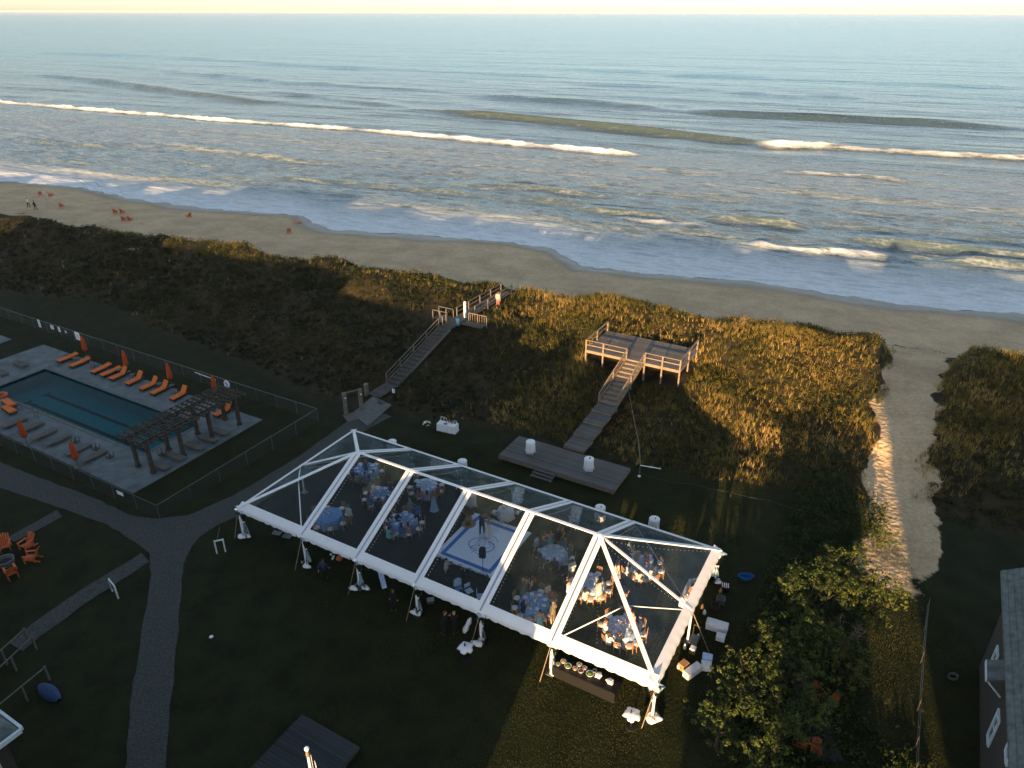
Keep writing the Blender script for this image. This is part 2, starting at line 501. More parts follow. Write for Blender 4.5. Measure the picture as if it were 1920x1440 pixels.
# old foam drifting in the surf zone
fz = np.interp(V, [0, 7, 14, 20, 30, 48, 62, 92, 108, 116], [.90, .80, .54, .18, .10, .12, .24, .24, .10, 0])
lee = smooth01(TT, 42, 75)
fz = fz * (1 - .45 * lee * smooth01(V, 16, 30))
foam = np.maximum(foam, fz)
depth = np.interp(V, [0, 25, 150, 420], [0, .15, .5, 1])
gz0 = th(SX, SY)
SZ = np.maximum(SEA_Z + zz, np.where(V < 45, gz0 - .06 + .12 * np.minimum(V, 1) + .015 * np.minimum(V, 4), -99))
rows, cols = V.shape
idx = np.arange(rows * cols).reshape(rows, cols)
fcs = np.stack([idx[:-1, :-1], idx[:-1, 1:], idx[1:, 1:], idx[1:, :-1]], -1).reshape(-1, 4)[:, ::-1]

def sea_material():
    m = bpy.data.materials.new('sea_water')
    m.use_nodes = True
    nt = m.node_tree; N = nt.nodes; Lk = nt.links.new
    p = N['Principled BSDF']
    geo = N.new('ShaderNodeNewGeometry')
    at = N.new('ShaderNodeAttribute'); at.attribute_name = 'foam'
    ad = N.new('ShaderNodeAttribute'); ad.attribute_name = 'deep'
    mp = N.new('ShaderNodeMapping'); mp.inputs['Rotation'].default_value = (0, 0, math.radians(24)); Lk(geo.outputs['Position'], mp.inputs[0])
    ms = N.new('ShaderNodeMapping'); ms.inputs['Scale'].default_value = (.32, 1, 1); Lk(mp.outputs[0], ms.inputs[0])
    def noise(vec, sc, det=5, rough=.6):
        n = N.new('ShaderNodeTexNoise'); n.inputs['Scale'].default_value = sc; n.inputs['Detail'].default_value = det
        n.inputs['Roughness'].default_value = rough; Lk(vec, n.inputs['Vector']); return n
    wc = N.new('ShaderNodeValToRGB')
    wc.color_ramp.elements[0].color = (.10, .140, .145, 1)
    wc.color_ramp.elements[1].color = (.005, .105, .128, 1)
    e = wc.color_ramp.elements.new(.55); e.color = (.048, .070, .068, 1)
    Lk(ad.outputs['Fac'], wc.inputs[0])
    # foam breaks up into lace
    n1 = noise(ms.outputs[0], .55, 5, .72)
    vo = N.new('ShaderNodeTexVoronoi'); vo.feature = 'DISTANCE_TO_EDGE'; vo.inputs['Scale'].default_value = .55
    nw = noise(ms.outputs[0], .5, 4)
    wv = N.new('ShaderNodeVectorMath'); wv.operation = 'MULTIPLY_ADD'; wv.inputs[1].default_value = (2.4, 2.4, 2.4)
    Lk(nw.outputs['Color'], wv.inputs[0]); Lk(ms.outputs[0], wv.inputs[2]); Lk(wv.outputs[0], vo.inputs['Vector'])
    lace = N.new('ShaderNodeMapRange'); lace.inputs[1].default_value = 0; lace.inputs[2].default_value = .5; lace.inputs[3].default_value = .22; lace.inputs[4].default_value = -.12
    Lk(vo.outputs['Distance'], lace.inputs[0])
    n3 = noise(mp.outputs[0], 1.5, 4, .7)
    nm_ = N.new('ShaderNodeMath'); nm_.operation = 'MULTIPLY_ADD'; nm_.inputs[1].default_value = .65; Lk(n3.outputs[0], nm_.inputs[0])
    nh_ = N.new('ShaderNodeMath'); nh_.operation = 'MULTIPLY'; nh_.inputs[1].default_value = .38; Lk(n1.outputs[0], nh_.inputs[0]); Lk(nh_.outputs[0], nm_.inputs[2])
    s1 = N.new('ShaderNodeMath'); s1.operation = 'MULTIPLY_ADD'; s1.inputs[1].default_value = 1.15; Lk(nm_.outputs[0], s1.inputs[0]); Lk(lace.outputs[0], s1.inputs[2])
    s2 = N.new('ShaderNodeMath'); s2.operation = 'ADD'; Lk(s1.outputs[0], s2.inputs[0]); Lk(at.outputs['Fac'], s2.inputs[1])
    mr = N.new('ShaderNodeMapRange'); mr.inputs[1].default_value = .80; mr.inputs[2].default_value = 1.70; Lk(s2.outputs[0], mr.inputs[0])
    fcol = N.new('ShaderNodeRGB'); fcol.outputs[0].default_value = (.70, .72, .71, 1)
    mx = N.new('ShaderNodeMix'); mx.data_type = 'RGBA'; Lk(mr.outputs[0], mx.inputs[0]); Lk(wc.outputs[0], mx.inputs[6]); Lk(fcol.outputs[0], mx.inputs[7])
    Lk(mx.outputs[2], p.inputs['Base Color'])
    rg = N.new('ShaderNodeMapRange'); rg.inputs[3].default_value = .22; rg.inputs[4].default_value = .75; Lk(mr.outputs[0], rg.inputs[0]); Lk(rg.outputs[0], p.inputs['Roughness'])
    p.inputs['IOR'].default_value = 1.30
    p.inputs['Specular IOR Level'].default_value = .25
    h1 = noise(ms.outputs[0], .9, 4, .6)
    h2 = noise(ms.outputs[0], .16, 4, .5)
    b1 = N.new('ShaderNodeBump'); b1.inputs['Strength'].default_value = .45; b1.inputs['Distance'].default_value = .3; Lk(h1.outputs[0], b1.inputs['Height'])
    b2 = N.new('ShaderNodeBump'); b2.inputs['Strength'].default_value = .8; b2.inputs['Distance'].default_value = 1.1; Lk(h2.outputs[0], b2.inputs['Height']); Lk(b1.outputs[0], b2.inputs['Normal'])
    mf = N.new('ShaderNodeMapping'); mf.inputs['Scale'].default_value = (.12, 1, 1); Lk(mp.outputs[0], mf.inputs[0])
    h3 = noise(mf.outputs[0], .035, 4, .6)
    b4 = N.new('ShaderNodeBump'); b4.inputs['Strength'].default_value = .9; b4.inputs['Distance'].default_value = 3.0; Lk(h3.outputs[0], b4.inputs['Height']); Lk(b2.outputs[0], b4.inputs['Normal'])
    b3 = N.new('ShaderNodeBump'); b3.inputs['Strength'].default_value = .5; b3.inputs['Distance'].default_value = .25; Lk(mr.outputs[0], b3.inputs['Height']); Lk(b4.outputs[0], b3.inputs['Normal'])
    Lk(b3.outputs[0], p.inputs['Normal'])
    return m

sm_ = npmesh('sea', np.stack([SX, SY, SZ], -1).reshape(-1, 3), fcs, sea_material(), True, {'foam': foam.ravel(), 'deep': depth.ravel()})
tag(link('sea', sm_), 'ocean with breaking waves and foam', None, None, 'structure')

# ------------------------------------------------------------------ materials
WHITE = mat('white_vinyl', (.72, .72, .72), .45, .04, 1.5, .15, 6)
WHITEP = mat('white_paint', (.78, .78, .76), .5, .08, 5)
ALU = mat('aluminium', (.42, .44, .46), .35, .1, 8, metal=.8)
CLOTH = mat('white_cloth', (.78, .77, .76), .9, .06, 9, .3, 30)
BCLOTH = mat('blue_cloth', (.17, .34, .62), .9, .25, 5, .3, 25)
LCLOTH = mat('pale_blue_cloth', (.42, .55, .74), .9, .2, 5, .3, 25)
PLATE = mat('china', (.80, .80, .78), .25, .03, 5, spec=.5)
WOOD = mat('weathered_wood', (.135, .118, .100), .85, .35, 3, .5, 30, stretch=(.25, 5, 5))
WOODP = mat('weathered_plank', (.11, .10, .09), .85, .3, 2.5, .5, 30, stretch=(.25, 6, 6))
WOODR = mat('rail_wood', (.205, .152, .105), .8, .25, 4, .4, 30)
DKWOOD = mat('dark_wood', (.060, .047, .035), .85, .4, 4, .4, 30)
CHAIRW = mat('chair_wood', (.42, .22, .10), .5, .25, 10)
ORANGE = mat('orange_cushion', (.60, .145, .028), .85, .2, 5, .3, 30)
ORANGED = mat('orange_canvas', (.44, .075, .018), .9, .2, 6, .4, 20)
ORANGEP = mat('orange_paint', (.50, .11, .028), .6, .15, 6)
WICKER = mat('dark_wicker', (.030, .024, .020), .7, .3, 30, .6, 60)
TEAK = mat('bare_teak', (.105, .10, .082), .8, .25, 6, .4, 30)
BLACK = mat('black', (.006, .006, .007), .6, .2, 8)
STEEL = mat('galvanised_steel', (.13, .14, .14), .45, .15, 8, metal=.6)
CONC = mat('pool_concrete', (.115, .135, .135), .85, .32, .9, .4, 12)
GRAVEL = mat('gravel', (.052, .056, .050), .95, .45, 9, 1.0, 16)
SLAB = mat('concrete_slab', (.11, .115, .105), .9, .2, 3, .4, 20)
SKIN1 = mat('skin_light', (.55, .30, .20), .6, .06, 12)
SKIN2 = mat('skin_tan', (.40, .20, .12), .6, .06, 12)
HAIRS = [mat('hair_dark', (.018, .012, .009), .6), mat('hair_brown', (.06, .032, .016), .6), mat('hair_blonde', (.34, .21, .10), .6), mat('hair_red', (.20, .055, .02), .6), mat('hair_grey', (.30, .29, .28), .6)]
_fab = {}
def fabric(c):
    if c not in _fab:
        _fab[c] = mat('fabric_%d' % len(_fab), c, .9, .12, 14, .3, 40)
    return _fab[c]

def clear_vinyl(name, tint, haze, rough=.07):
    m = bpy.data.materials.new(name)
    m.use_nodes = True
    nt = m.node_tree; N = nt.nodes; Lk = nt.links.new
    N.remove(N['Principled BSDF'])
    out = N['Material Output']
    tr = N.new('ShaderNodeBsdfTransparent'); tr.inputs[0].default_value = (*tint, 1)
    gl = N.new('ShaderNodeBsdfGlossy'); gl.inputs['Roughness'].default_value = rough
    df = N.new('ShaderNodeBsdfDiffuse'); df.inputs[0].default_value = (.48, .70, .78, 1)
    fr = N.new('ShaderNodeFresnel'); fr.inputs[0].default_value = 1.5
    ge = N.new('ShaderNodeNewGeometry')
    no = N.new('ShaderNodeTexNoise'); no.inputs['Scale'].default_value = 1.1; no.inputs['Detail'].default_value = 5
    Lk(ge.outputs['Position'], no.inputs['Vector'])
    bp = N.new('ShaderNodeBump'); bp.inputs['Strength'].default_value = .05; bp.inputs['Distance'].default_value = .25
    Lk(no.outputs[0], bp.inputs['Height']); Lk(bp.outputs[0], gl.inputs['Normal'])
    hz = N.new('ShaderNodeMapRange'); hz.inputs[1].default_value = .35; hz.inputs[2].default_value = .75
    hz.inputs[3].default_value = haze * .4; hz.inputs[4].default_value = haze * 1.6; Lk(no.outputs[0], hz.inputs[0])
    # dusty film with a blue sheen painted in, denser the more slantwise the view
    lw = N.new('ShaderNodeLayerWeight'); cs = N.new('ShaderNodeMath'); cs.operation = 'SUBTRACT'; cs.inputs[0].default_value = 1.08; Lk(lw.outputs['Facing'], cs.inputs[1])
    dv = N.new('ShaderNodeMath'); dv.operation = 'DIVIDE'; dv.use_clamp = True; sq = N.new('ShaderNodeMath'); sq.operation = 'MULTIPLY'; Lk(cs.outputs[0], sq.inputs[0]); Lk(cs.outputs[0], sq.inputs[1])
    Lk(hz.outputs[0], dv.inputs[0]); Lk(sq.outputs[0], dv.inputs[1])
    m1 = N.new('ShaderNodeMixShader'); Lk(dv.outputs[0], m1.inputs[0]); Lk(tr.outputs[0], m1.inputs[1]); Lk(df.outputs[0], m1.inputs[2])
    f2 = N.new('ShaderNodeMath'); f2.operation = 'MULTIPLY_ADD'; f2.use_clamp = True; f2.inputs[1].default_value = 1.5; f2.inputs[2].default_value = -.035; Lk(fr.outputs[0], f2.inputs[0])
    m2 = N.new('ShaderNodeMixShader'); Lk(f2.outputs[0], m2.inputs[0]); Lk(m1.outputs[0], m2.inputs[1]); Lk(gl.outputs[0], m2.inputs[2])
    Lk(m2.outputs[0], out.inputs['Surface'])
    return m
VINYL = clear_vinyl('clear_vinyl', (.87, .90, .92), .012)
CURTAIN = clear_vinyl('clear_curtain', (.80, .82, .84), .32, .2)

# ------------------------------------------------------------------ paths and paving
LAWN_GAPS = []
def in_poly(x, y, poly):
    r = np.zeros(x.shape, bool)
    n = len(poly)
    for i in range(n):
        (xa, ya), (xb, yb) = poly[i][:2], poly[(i + 1) % n][:2]
        c = (ya > y) != (yb > y)
        with np.errstate(divide='ignore', invalid='ignore'):
            r ^= c & (x < (xb - xa) * (y - ya) / (yb - ya + 1e-12) + xa)
    return r

def sheet(name, poly, z, m, label, rag=.0, step=.7):
    """a flat sheet on the ground with slightly uneven edges"""
    pts = []
    n = len(poly)
    for i in range(n):
        p, q = Vector(poly[i][:2]), Vector(poly[(i + 1) % n][:2])
        k = max(1, int((q - p).length / step)) if rag else 1
        nrm = Vector((-(q - p).y, (q - p).x)).normalized()
        for j in range(k):
            c = p.lerp(q, j / k) + nrm * (random.uniform(-rag, rag) if j else 0)
            pts.append(c)
    LAWN_GAPS.append(poly)
    bm = bmesh.new()
    f = bm.faces.new([bm.verts.new((c.x, c.y, z)) for c in pts])
    if f.normal.z < 0:
        bmesh.ops.reverse_faces(bm, faces=[f])
    bmesh.ops.triangulate(bm, faces=[f])
    me = bpy.data.meshes.new(name)
    bm.to_mesh(me); bm.free()
    me.materials.append(m)
    for pl in me.polygons:
        if pl.normal.z < 0: pl.flip()
    return tag(link(name, me), label, None, None, 'structure')

sheet('gravel_path', [(-46.49, 52.98, 0.00), (-38.75, 49.10, 0.00), (-31.93, 45.83, 0.00), (-28.08, 43.70, 0.00), (-25.96, 43.37, 0.00), (-23.97, 43.82, 0.00), (-21.47, 46.35, 0.00), (-17.93, 51.80, 0.00), (-15.41, 56.92, 0.00), (-13.69, 60.29, 0.00), (-11.09, 58.65, 0.00), (-14.05, 54.88, 0.00), (-17.07, 48.50, 0.00), (-20.07, 44.00, 0.00), (-21.33, 42.73, 0.00), (-22.20, 41.22, 0.00), (-22.35, 40.35, 0.00), (-22.21, 38.42, 0.00), (-21.11, 35.39, 0.00), (-19.90, 31.83, 0.00), (-18.64, 28.00, 0.00), (-17.74, 25.35, 0.00), (-16.90, 22.72, 0.00), (-18.66, 22.72, 0.00), (-19.60, 24.74, 0.00), (-20.84, 28.01, 0.00), (-22.41, 32.68, 0.00), (-23.92, 37.38, 0.00), (-24.97, 39.52, 0.00), (-26.32, 40.54, 0.00), (-29.59, 42.76, 0.00), (-35.75, 45.37, 0.00), (-43.57, 48.59, 0.00)], .018, GRAVEL, 'grey gravel path that forks by the pool fence', .07)
sheet('narrow_path', [(-24.59, 38.64, 0.00), (-25.56, 39.52, 0.00), (-27.87, 35.79, 0.00), (-29.27, 32.91, 0.00), (-29.68, 31.44, 0.00), (-28.53, 30.83, 0.00), (-28.14, 32.06, 0.00), (-26.74, 34.93, 0.00)], .034, GRAVEL, 'narrow gravel path leading to the left house', .05)
sheet('narrow_path', [(-34.06, 44.36, 0.00), (-33.23, 43.59, 0.00), (-34.95, 40.68, 0.00), (-35.91, 41.03, 0.00)], .034, GRAVEL, 'narrow gravel path leading to the fire pit chairs', .04)
sheet('concrete_slab', [(-14.86, 59.07, 0.00), (-13.47, 62.53, 0.00), (-11.39, 60.70, 0.00), (-12.97, 56.72, 0.00)], .10, SLAB, 'concrete slab at the foot of the beach stairs', 0)

# ------------------------------------------------------------------ clear-top tent
TL, TW, TE, HE, HR = 30.48, 12.19, 6.0, 2.51, 5.58
TBAY = (TL - 2 * TE) / 4
TENT_A, TENT_B = -36.978, 26.594
tent = thing('clear_top_tent', 'long white-framed tent with a clear see-through hipped roof', 'tent', S(TENT_A, TENT_B), SITE)
def T_(s, t, z=0.0):
    return S(TENT_A + s, TENT_B + t, z)
POSTS_S = [0] + [TE + i * TBAY for i in range(5)] + [TL]
mid = TW / 2
def roof_z(s, t):
    k = min(t, TW - t) / mid
    ks = min(s, TL - s) / TE
    return HE + (HR - HE) * min(k, ks, 1)

def roof_panel(poly, shrink=.0):
    mb = MB()
    # sag a little: subdivide the quad
    n = 8
    a, b, c, d = [Vector(p) for p in poly]
    vs = []
    for i in range(n + 1):
        for j in range(n + 1):
            u, v = i / n, j / n
            p = a.lerp(b, u).lerp(d.lerp(c, u), v)
            p.z -= .05 * math.sin(math.pi * u) * math.sin(math.pi * v)
            vs.append(p)
    fs = [(i * (n + 1) + j, (i + 1) * (n + 1) + j, (i + 1) * (n + 1) + j + 1, i * (n + 1) + j + 1) for i in range(n) for j in range(n)]
    mb.add(vs, fs)
    m_ = len(mb.f) // 2 + n // 2
    f0 = [Vector(mb.v[i]) for i in mb.f[0]]
    if (f0[1] - f0[0]).cross(f0[3] - f0[0]).z < 0:
        mb.f = [tuple(reversed(f)) for f in mb.f]
    return mb.obj('clear_roof_panel', VINYL, tent, smooth=True)

def slope_pt(s, t, up=0.0):
    return (s, t, roof_z(s, t) + up)

for i in range(4):
    s0, s1 = TE + i * TBAY, TE + (i + 1) * TBAY
    roof_panel([(s0, 0, HE), (s1, 0, HE), (s1, mid, HR), (s0, mid, HR)])
    roof_panel([(s1, TW, HE), (s0, TW, HE), (s0, mid, HR), (s1, mid, HR)])
for s0, s1 in ((0, TE), (TL, TL - TE)):
    top = (s1, mid, HR)
    roof_panel([(s0, 0, HE), (s1, 0, HE), top, top])
    roof_panel([(s0, TW, HE), (s1, TW, HE), top, top])
    roof_panel([(s0, 0, HE), (s0, mid, HE), top, top])
    roof_panel([(s0, mid, HE), (s0, TW, HE), top, top])

def strip(name, p, q, w, h, up=.03, m=WHITE):
    p, q = Vector(p), Vector(q)
    mb = MB()
    mb.beam(p + Vector((0, 0, up)), q + Vector((0, 0, up)), w, h)
    return mb.obj(name, m, tent)

BW = .27
for i in range(5):
    s = TE + i * TBAY
    for t0, t1 in ((.0, mid), (TW, mid)):
        sg = 1 if t1 > t0 else -1
        mb = MB(); mb.beam((s, t0, HE - .02), (s, t1, HR - .02), .10, .16); mb.obj('rafter', ALU, tent)
        for sd in (-1, 1):
            if i == 0 and sd < 0 or i == 4 and sd > 0:
                # beside the hip ends the white border narrows towards the ridge
                pass
            o = sd * (BW / 2 + .045)
            strip('rafter_border', (s + o, t0 + sg * .35, roof_z(s, t0 + sg * .35)), (s + o, t1 - sg * .06, HR - .03), BW, .02, .035)
for i in range(4):
    s0, s1 = TE + i * TBAY, TE + (i + 1) * TBAY
    mb = MB(); mb.beam((s0, mid, HR + .03), (s1, mid, HR + .03), .20, .06); mb.obj('ridge_cap', WHITE, tent)
for s0, s1 in ((0, TE), (TL, TL - TE)):
    for t0 in (0, TW):
        strip('hip_rafter', (s0, t0, HE), (s1, mid, HR), .24, .07, .04)
    strip('hip_rafter', (s0, mid, HE), (s1, mid, HR), .17, .07, .04)
    # struts tying the hips
    hipm = ((s0 + s1) / 2, mid / 2, (HE + HR) / 2 - .06)
    MB().tube([(s1, 0, HE), hipm], .035).obj('hip_strut', WHITEP, tent)
    MB().tube([hipm, (s0, mid, HE)], .035).obj('hip_strut', WHITEP, tent)
    MB().tube([(s1, TW, HE), (s0, mid, HE - .05)], .03).obj('hip_strut', WHITEP, tent)

def valance(p, q, outward, drop=.30, band=.46):
    """white border on the roof edge with a scalloped skirt hanging from it"""
    p, q, o = Vector(p), Vector(q), Vector(outward)
    L = (q - p).length
    n = int(L / .12)
    inward = -o
    slope = (HR - HE) / mid
    mb = MB()
    vs = []
    for i in range(n + 1):
        k = i / n
        c = p.lerp(q, k)
        sc = .09 * abs(math.sin(k * L * math.pi / .62)) ** .6 + .012 * math.sin(i * 2.3)
        a = c + inward * band + Vector((0, 0, band * slope + .045))
        b = c + o * .05 + Vector((0, 0, .03))
        d = c + o * (.07 + .02 * math.sin(i * 1.1)) + Vector((0, 0, -drop * .5))
        e = c + o * (.05 + .025 * math.sin(i * .9)) + Vector((0, 0, -drop + .05 - sc))
        vs += [a, b, d, e]
    fs = []
    for i in range(n):
        for j in range(3):
            a = i * 4 + j
            fs.append((a, a + 1, a + 5, a + 4))
    mb.add(vs, fs)
    return mb.obj('valance', WHITE, tent, smooth=True)
segs = list(zip(POSTS_S[:-1], POSTS_S[1:]))
for s0, s1 in segs:
    valance((s0, 0, HE), (s1, 0, HE), (0, -1, 0))
    valance((s1, TW, HE), (s0, TW, HE), (0, 1, 0))
for s0, ox in ((0, -1), (TL, 1)):
    ts = [0, mid, TW]
    for t0, t1 in zip(ts[:-1], ts[1:]):
        valance((s0, t0, HE), (s0, t1, HE), (ox, 0, 0))

def tent_post(s, t, curtain=True, gw=None, seed=0):
    r = random.Random(seed)
    MB().box((s, t, HE / 2), (.11, .11, HE)).obj('post', WHITEP, tent)
    MB().box((s, t, .03), (.42, .42, .06)).obj('base_plate', STEEL, tent)
    if curtain:
        ox, oy = (.18 if s < TL / 2 else -.18) * (s in (0, TL)), (.2 if t < mid else -.2)
        fl = lambda a, i: 1 + .30 * math.sin(5 * a + seed) + .12 * math.sin(9 * a + i)
        mb = MB()
        mb.lathe([(.46, HE - .1), (.36, 2.0), (.22, 1.55), (.105, 1.28), (.17, .95), (.27, .5), (.40, .06)], (s + ox * .6, t + oy * .6, 0), 20, fl, 1.0, .62)
        mb.obj('gathered_curtain', CURTAIN, tent, smooth=True)
        mb = MB(); mb.lathe([(.12, 1.24), (.13, 1.28), (.12, 1.33)], (s + ox * .6, t + oy * .6, 0), 12); mb.obj('curtain_tie', CLOTH, tent)
        mb = MB()
        for k in range(2):
            cx, cy = s + r.uniform(-.35, .35), t + r.uniform(-.3, .2)
            mb.lathe([(.05, .0), (.22, .02), (.26, .09), (.18, .17), (.04, .19)], (cx, cy, 0), 10, lambda a, i: 1 + .2 * math.sin(3 * a + seed), 1.3, .8)
        mb.obj('hem_bundle', CLOTH, tent, smooth=True)
    if gw:
        MB().tube([(s + gw[0] * .05, t + gw[1] * .05, HE - .15), (s + gw[0], t + gw[1], 0)], .028).obj('guy_pole', WOODR, tent)

for k, s in enumerate(POSTS_S):
    tent_post(s, 0, True, (-.28, -.8) if k else (-.4, -.45), k)
    tent_post(s, TW, k not in (0,), (.3, .8) if k in (2, 4) else None, k + 20)
tent_post(TL, mid, False, (1.35, -.15), 41)
tent_post(0, mid, False, None, 42)

# string lights under the rafters
BULB = mat('bulb_glass', (.85, .78, .62), .2, .03, 5, spec=.6, emit=((1.0, .8, .55), .12))
def string_light(pts, label, n=26):
    wire, bulbs = MB(), MB()
    P_ = [Vector(p) for p in pts]
    path = []
    for p, q in zip(P_[:-1], P_[1:]):
        for i in range(n + 1):
            k = i / n
            c = p.lerp(q, k)
            c.z -= .22 * math.sin(math.pi * k)
            path.append(c)
            bulbs.lathe([(.006, -.02), (.019, -.045), (.022, -.065), (.008, -.085)], c, 6)
    wire.tube(path, .009, 4)
    o = thing('string_light', label, 'string lights', S(TENT_A, TENT_B), SITE, 'string lights under the tent roof')
    wire.obj('wire', BLACK, o)
    tag(bulbs.obj('bulbs', BULB, o), kind='stuff')
names = ['under the leftmost wide rafter', 'under the second wide rafter from the left', 'under the wide rafter left of the dance floor', 'under the wide rafter right of the dance floor', 'under the rightmost wide rafter']
for i in range(5):
    s = TE + i * TBAY
    o = .42 if i < 4 else .35
    string_light([(s + o, .6, roof_z(s, .6) - .12), (s + .1, mid, HR - .25), (s + o, TW - .6, roof_z(s, .6) - .12)], 'string of small bulbs hanging ' + names[i])
string_light([(TL - TE, mid, HR - .25), (TL - .6, TW - .6, HE + .15)], 'string of small bulbs running to the tent back right corner')
string_light([(TL - TE, mid, HR - .25), (TL - .4, mid, HE + .05)], 'string of small bulbs running to the middle of the right end')
string_light([(TL - TE, mid, HR - .25), (TL - TE * .62, .9, HE + .3)], 'string of small bulbs slanting to the tent front right')
string_light([(TE, mid, HR - .25), (.5, mid, HE + .05)], 'string of small bulbs running to the middle of the left end')

# ------------------------------------------------------------------ houses (the low sun stands behind them)
SHINGLE = mat('brown_shingle', (.050, .042, .034), .9, .35, 7, .6, 14, stretch=(1, 1, 3))
ROOFM = mat('grey_roof_shingle', (.10, .115, .11), .9, .35, 3, .6, 9)
GLASS = mat('window_glass', (.02, .03, .035), .08, .2, 2, spec=.8)
TRIM = mat('pale_trim', (.55, .62, .62), .5, .1, 5)

def window(parent, c, w, h, nrm, along):
    """frame proud of the wall with a pane behind it and a glazing bar"""
    c, n, a = Vector(c), Vector(nrm), Vector(along)
    up = Vector((0, 0, 1))
    fr = MB()
    for sg in (-1, 1):
        fr.beam(c + a * sg * (w / 2) + n * .04 - up * (h / 2 + .06), c + a * sg * (w / 2) + n * .04 + up * (h / 2 + .06), .14, .10, n)
        fr.beam(c + up * sg * (h / 2) + n * .045 - a * (w / 2 - .07), c + up * sg * (h / 2) + n * .045 + a * (w / 2 - .07), .14, .10, up)
    fr.beam(c + n * .035 - a * (w / 2 - .07), c + n * .035 + a * (w / 2 - .07), .05, .06, up)
    win = fr.obj('window', TRIM, parent)
    pn = MB()
    pn.beam(c + n * .012 - a * (w / 2 - .05), c + n * .012 + a * (w / 2 - .05), .02, h - .1, up)
    pn.obj('pane', GLASS, win)
    return win

def house(label, a0, a1, b0, b1, eave, ridge, along_a=True, over=.55, rot=SITE, origin=None, wins=()):
    """gabled house on the site grid; ridge along the a axis or the b axis"""
    ca, cb = (a0 + a1) / 2, (b0 + b1) / 2
    loc = S(ca, cb) if origin is None else origin(ca, cb)
    h = thing('beach_house', label, 'house', loc, rot)
    A, B = (a1 - a0) / 2, (b1 - b0) / 2
    w = MB()
    w.box((0, 0, eave / 2), (2 * A, 2 * B, eave))
    if along_a:
        for s in (-1, 1):
            w.add([(s * A, -B, eave), (s * A, B, eave), (s * A, 0, ridge - .1)], [(0, 1, 2) if s > 0 else (0, 2, 1)])
    else:
        for s in (-1, 1):
            w.add([(-A, s * B, eave), (A, s * B, eave), (0, s * B, ridge - .1)], [(0, 1, 2) if s < 0 else (0, 2, 1)])
    w.obj('wall', SHINGLE, h)
    r = MB()
    if along_a:
        sl = (ridge - eave) / B
        for s in (-1, 1):
            r.add([(-A - over, s * (B + over), eave - over * sl), (A + over, s * (B + over), eave - over * sl), (A + over, 0, ridge), (-A - over, 0, ridge),
                   (-A - over, s * (B + over), eave - over * sl + .14), (A + over, s * (B + over), eave - over * sl + .14), (A + over, 0, ridge + .14), (-A - over, 0, ridge + .14)],
                  [(0, 1, 2, 3), (4, 7, 6, 5), (0, 4, 5, 1), (1, 5, 6, 2), (3, 2, 6, 7), (0, 3, 7, 4)])
    else:
        sl = (ridge - eave) / A
        for s in (-1, 1):
            r.add([(s * (A + over), -B - over, eave - over * sl), (s * (A + over), B + over, eave - over * sl), (0, B + over, ridge), (0, -B - over, ridge),
                   (s * (A + over), -B - over, eave - over * sl + .14), (s * (A + over), B + over, eave - over * sl + .14), (0, B + over, ridge + .14), (0, -B - over, ridge + .14)],
                  [(0, 1, 2, 3), (4, 7, 6, 5), (0, 4, 5, 1), (1, 5, 6, 2), (3, 2, 6, 7), (0, 3, 7, 4)])
    r.obj('roof', ROOFM, h)
    for (side, pos, z, ww, hh) in wins:
        n = {'l': (-1, 0, 0), 'r': (1, 0, 0), 'f': (0, -1, 0), 'k': (0, 1, 0)}[side]
        al = (0, 1, 0) if side in 'lr' else (1, 0, 0)
        c = {'l': (-A, pos, z), 'r': (A, pos, z), 'f': (pos, -B, z), 'k': (pos, B, z)}[side]
        window(h, c, ww, hh, n, al)
    return h

def sun_frame(u, s):
    c, d = math.cos(SUN_HEAD), math.sin(SUN_HEAD)
    return (u * c + s * d, -u * d + s * c, 0)
RS = -SUN_HEAD
hw = [('k', x, z, 1.0, 1.4) for x in (-4, 0, 4) for z in (2, 4.8)]
house('tallest shingled beach house beyond the far left of the lawn', -112, -83, -6, 8, 10.2, 14.9, True, .5, RS, sun_frame, hw)
house('tall shingled beach house at the far left behind the pool', -83.4, -49, -6, 8, 8.4, 12.7, True, .5, RS, sun_frame, [('k', x, 2.2, 1.1, 1.4) for x in (-12, -6, 0, 6, 12)])
house('shingled beach house left of the lawn', -49.3, -23.5, -7, 7, 7.4, 11.2, True, .5, RS, sun_frame, hw)
house('shingled beach house facing the tent across the lawn', -27.2, -9.0, -8, 6, 5.5, 10.1, False, .3, RS, sun_frame, hw[:2])
house('low shingled cottage near the tent', .0, 3.9, -8, 4, 4.4, 5.6, True, .3, RS, sun_frame, [('k', 0, 2.2, 1, 1.3)])
house('shingled cottage by the beach path', 4.4, 9.4, -9, 4, 6.0, 7.9, True, .3, RS, sun_frame, [('k', 0, 2.2, 1, 1.3)])
house('unseen three-storey house added behind the right house to shade the wash', 12.5, 28, -24, -9, 12.6, 14.8, True, .2, RS, sun_frame, [('k', x, z, 1.0, 1.4) for x in (-5, 0, 5) for z in (2, 5.4, 8.8)])  # out of view, added to keep low sunlight off the wash
# the house at the right edge of the picture
hc = house('brown shingled beach house with pale window frames at the right edge', 8.6, 20.0, 24.0, 39.2, 6.6, 10.4, False, .6, SITE, None,
      [('l', 5.2, 2.6, .75, 1.6), ('l', .8, 2.4, .75, 1.7), ('l', -2.4, 5.0, .9, 1.8), ('l', 5.4, 5.2, .6, 1.0), ('l', -5, 2.4, .9, 1.6), ('k', -2.5, 2.4, 1, 1.5), ('k', 2.5, 2.4, 1, 1.5), ('k', 0, 7.2, 1, 1.4)])
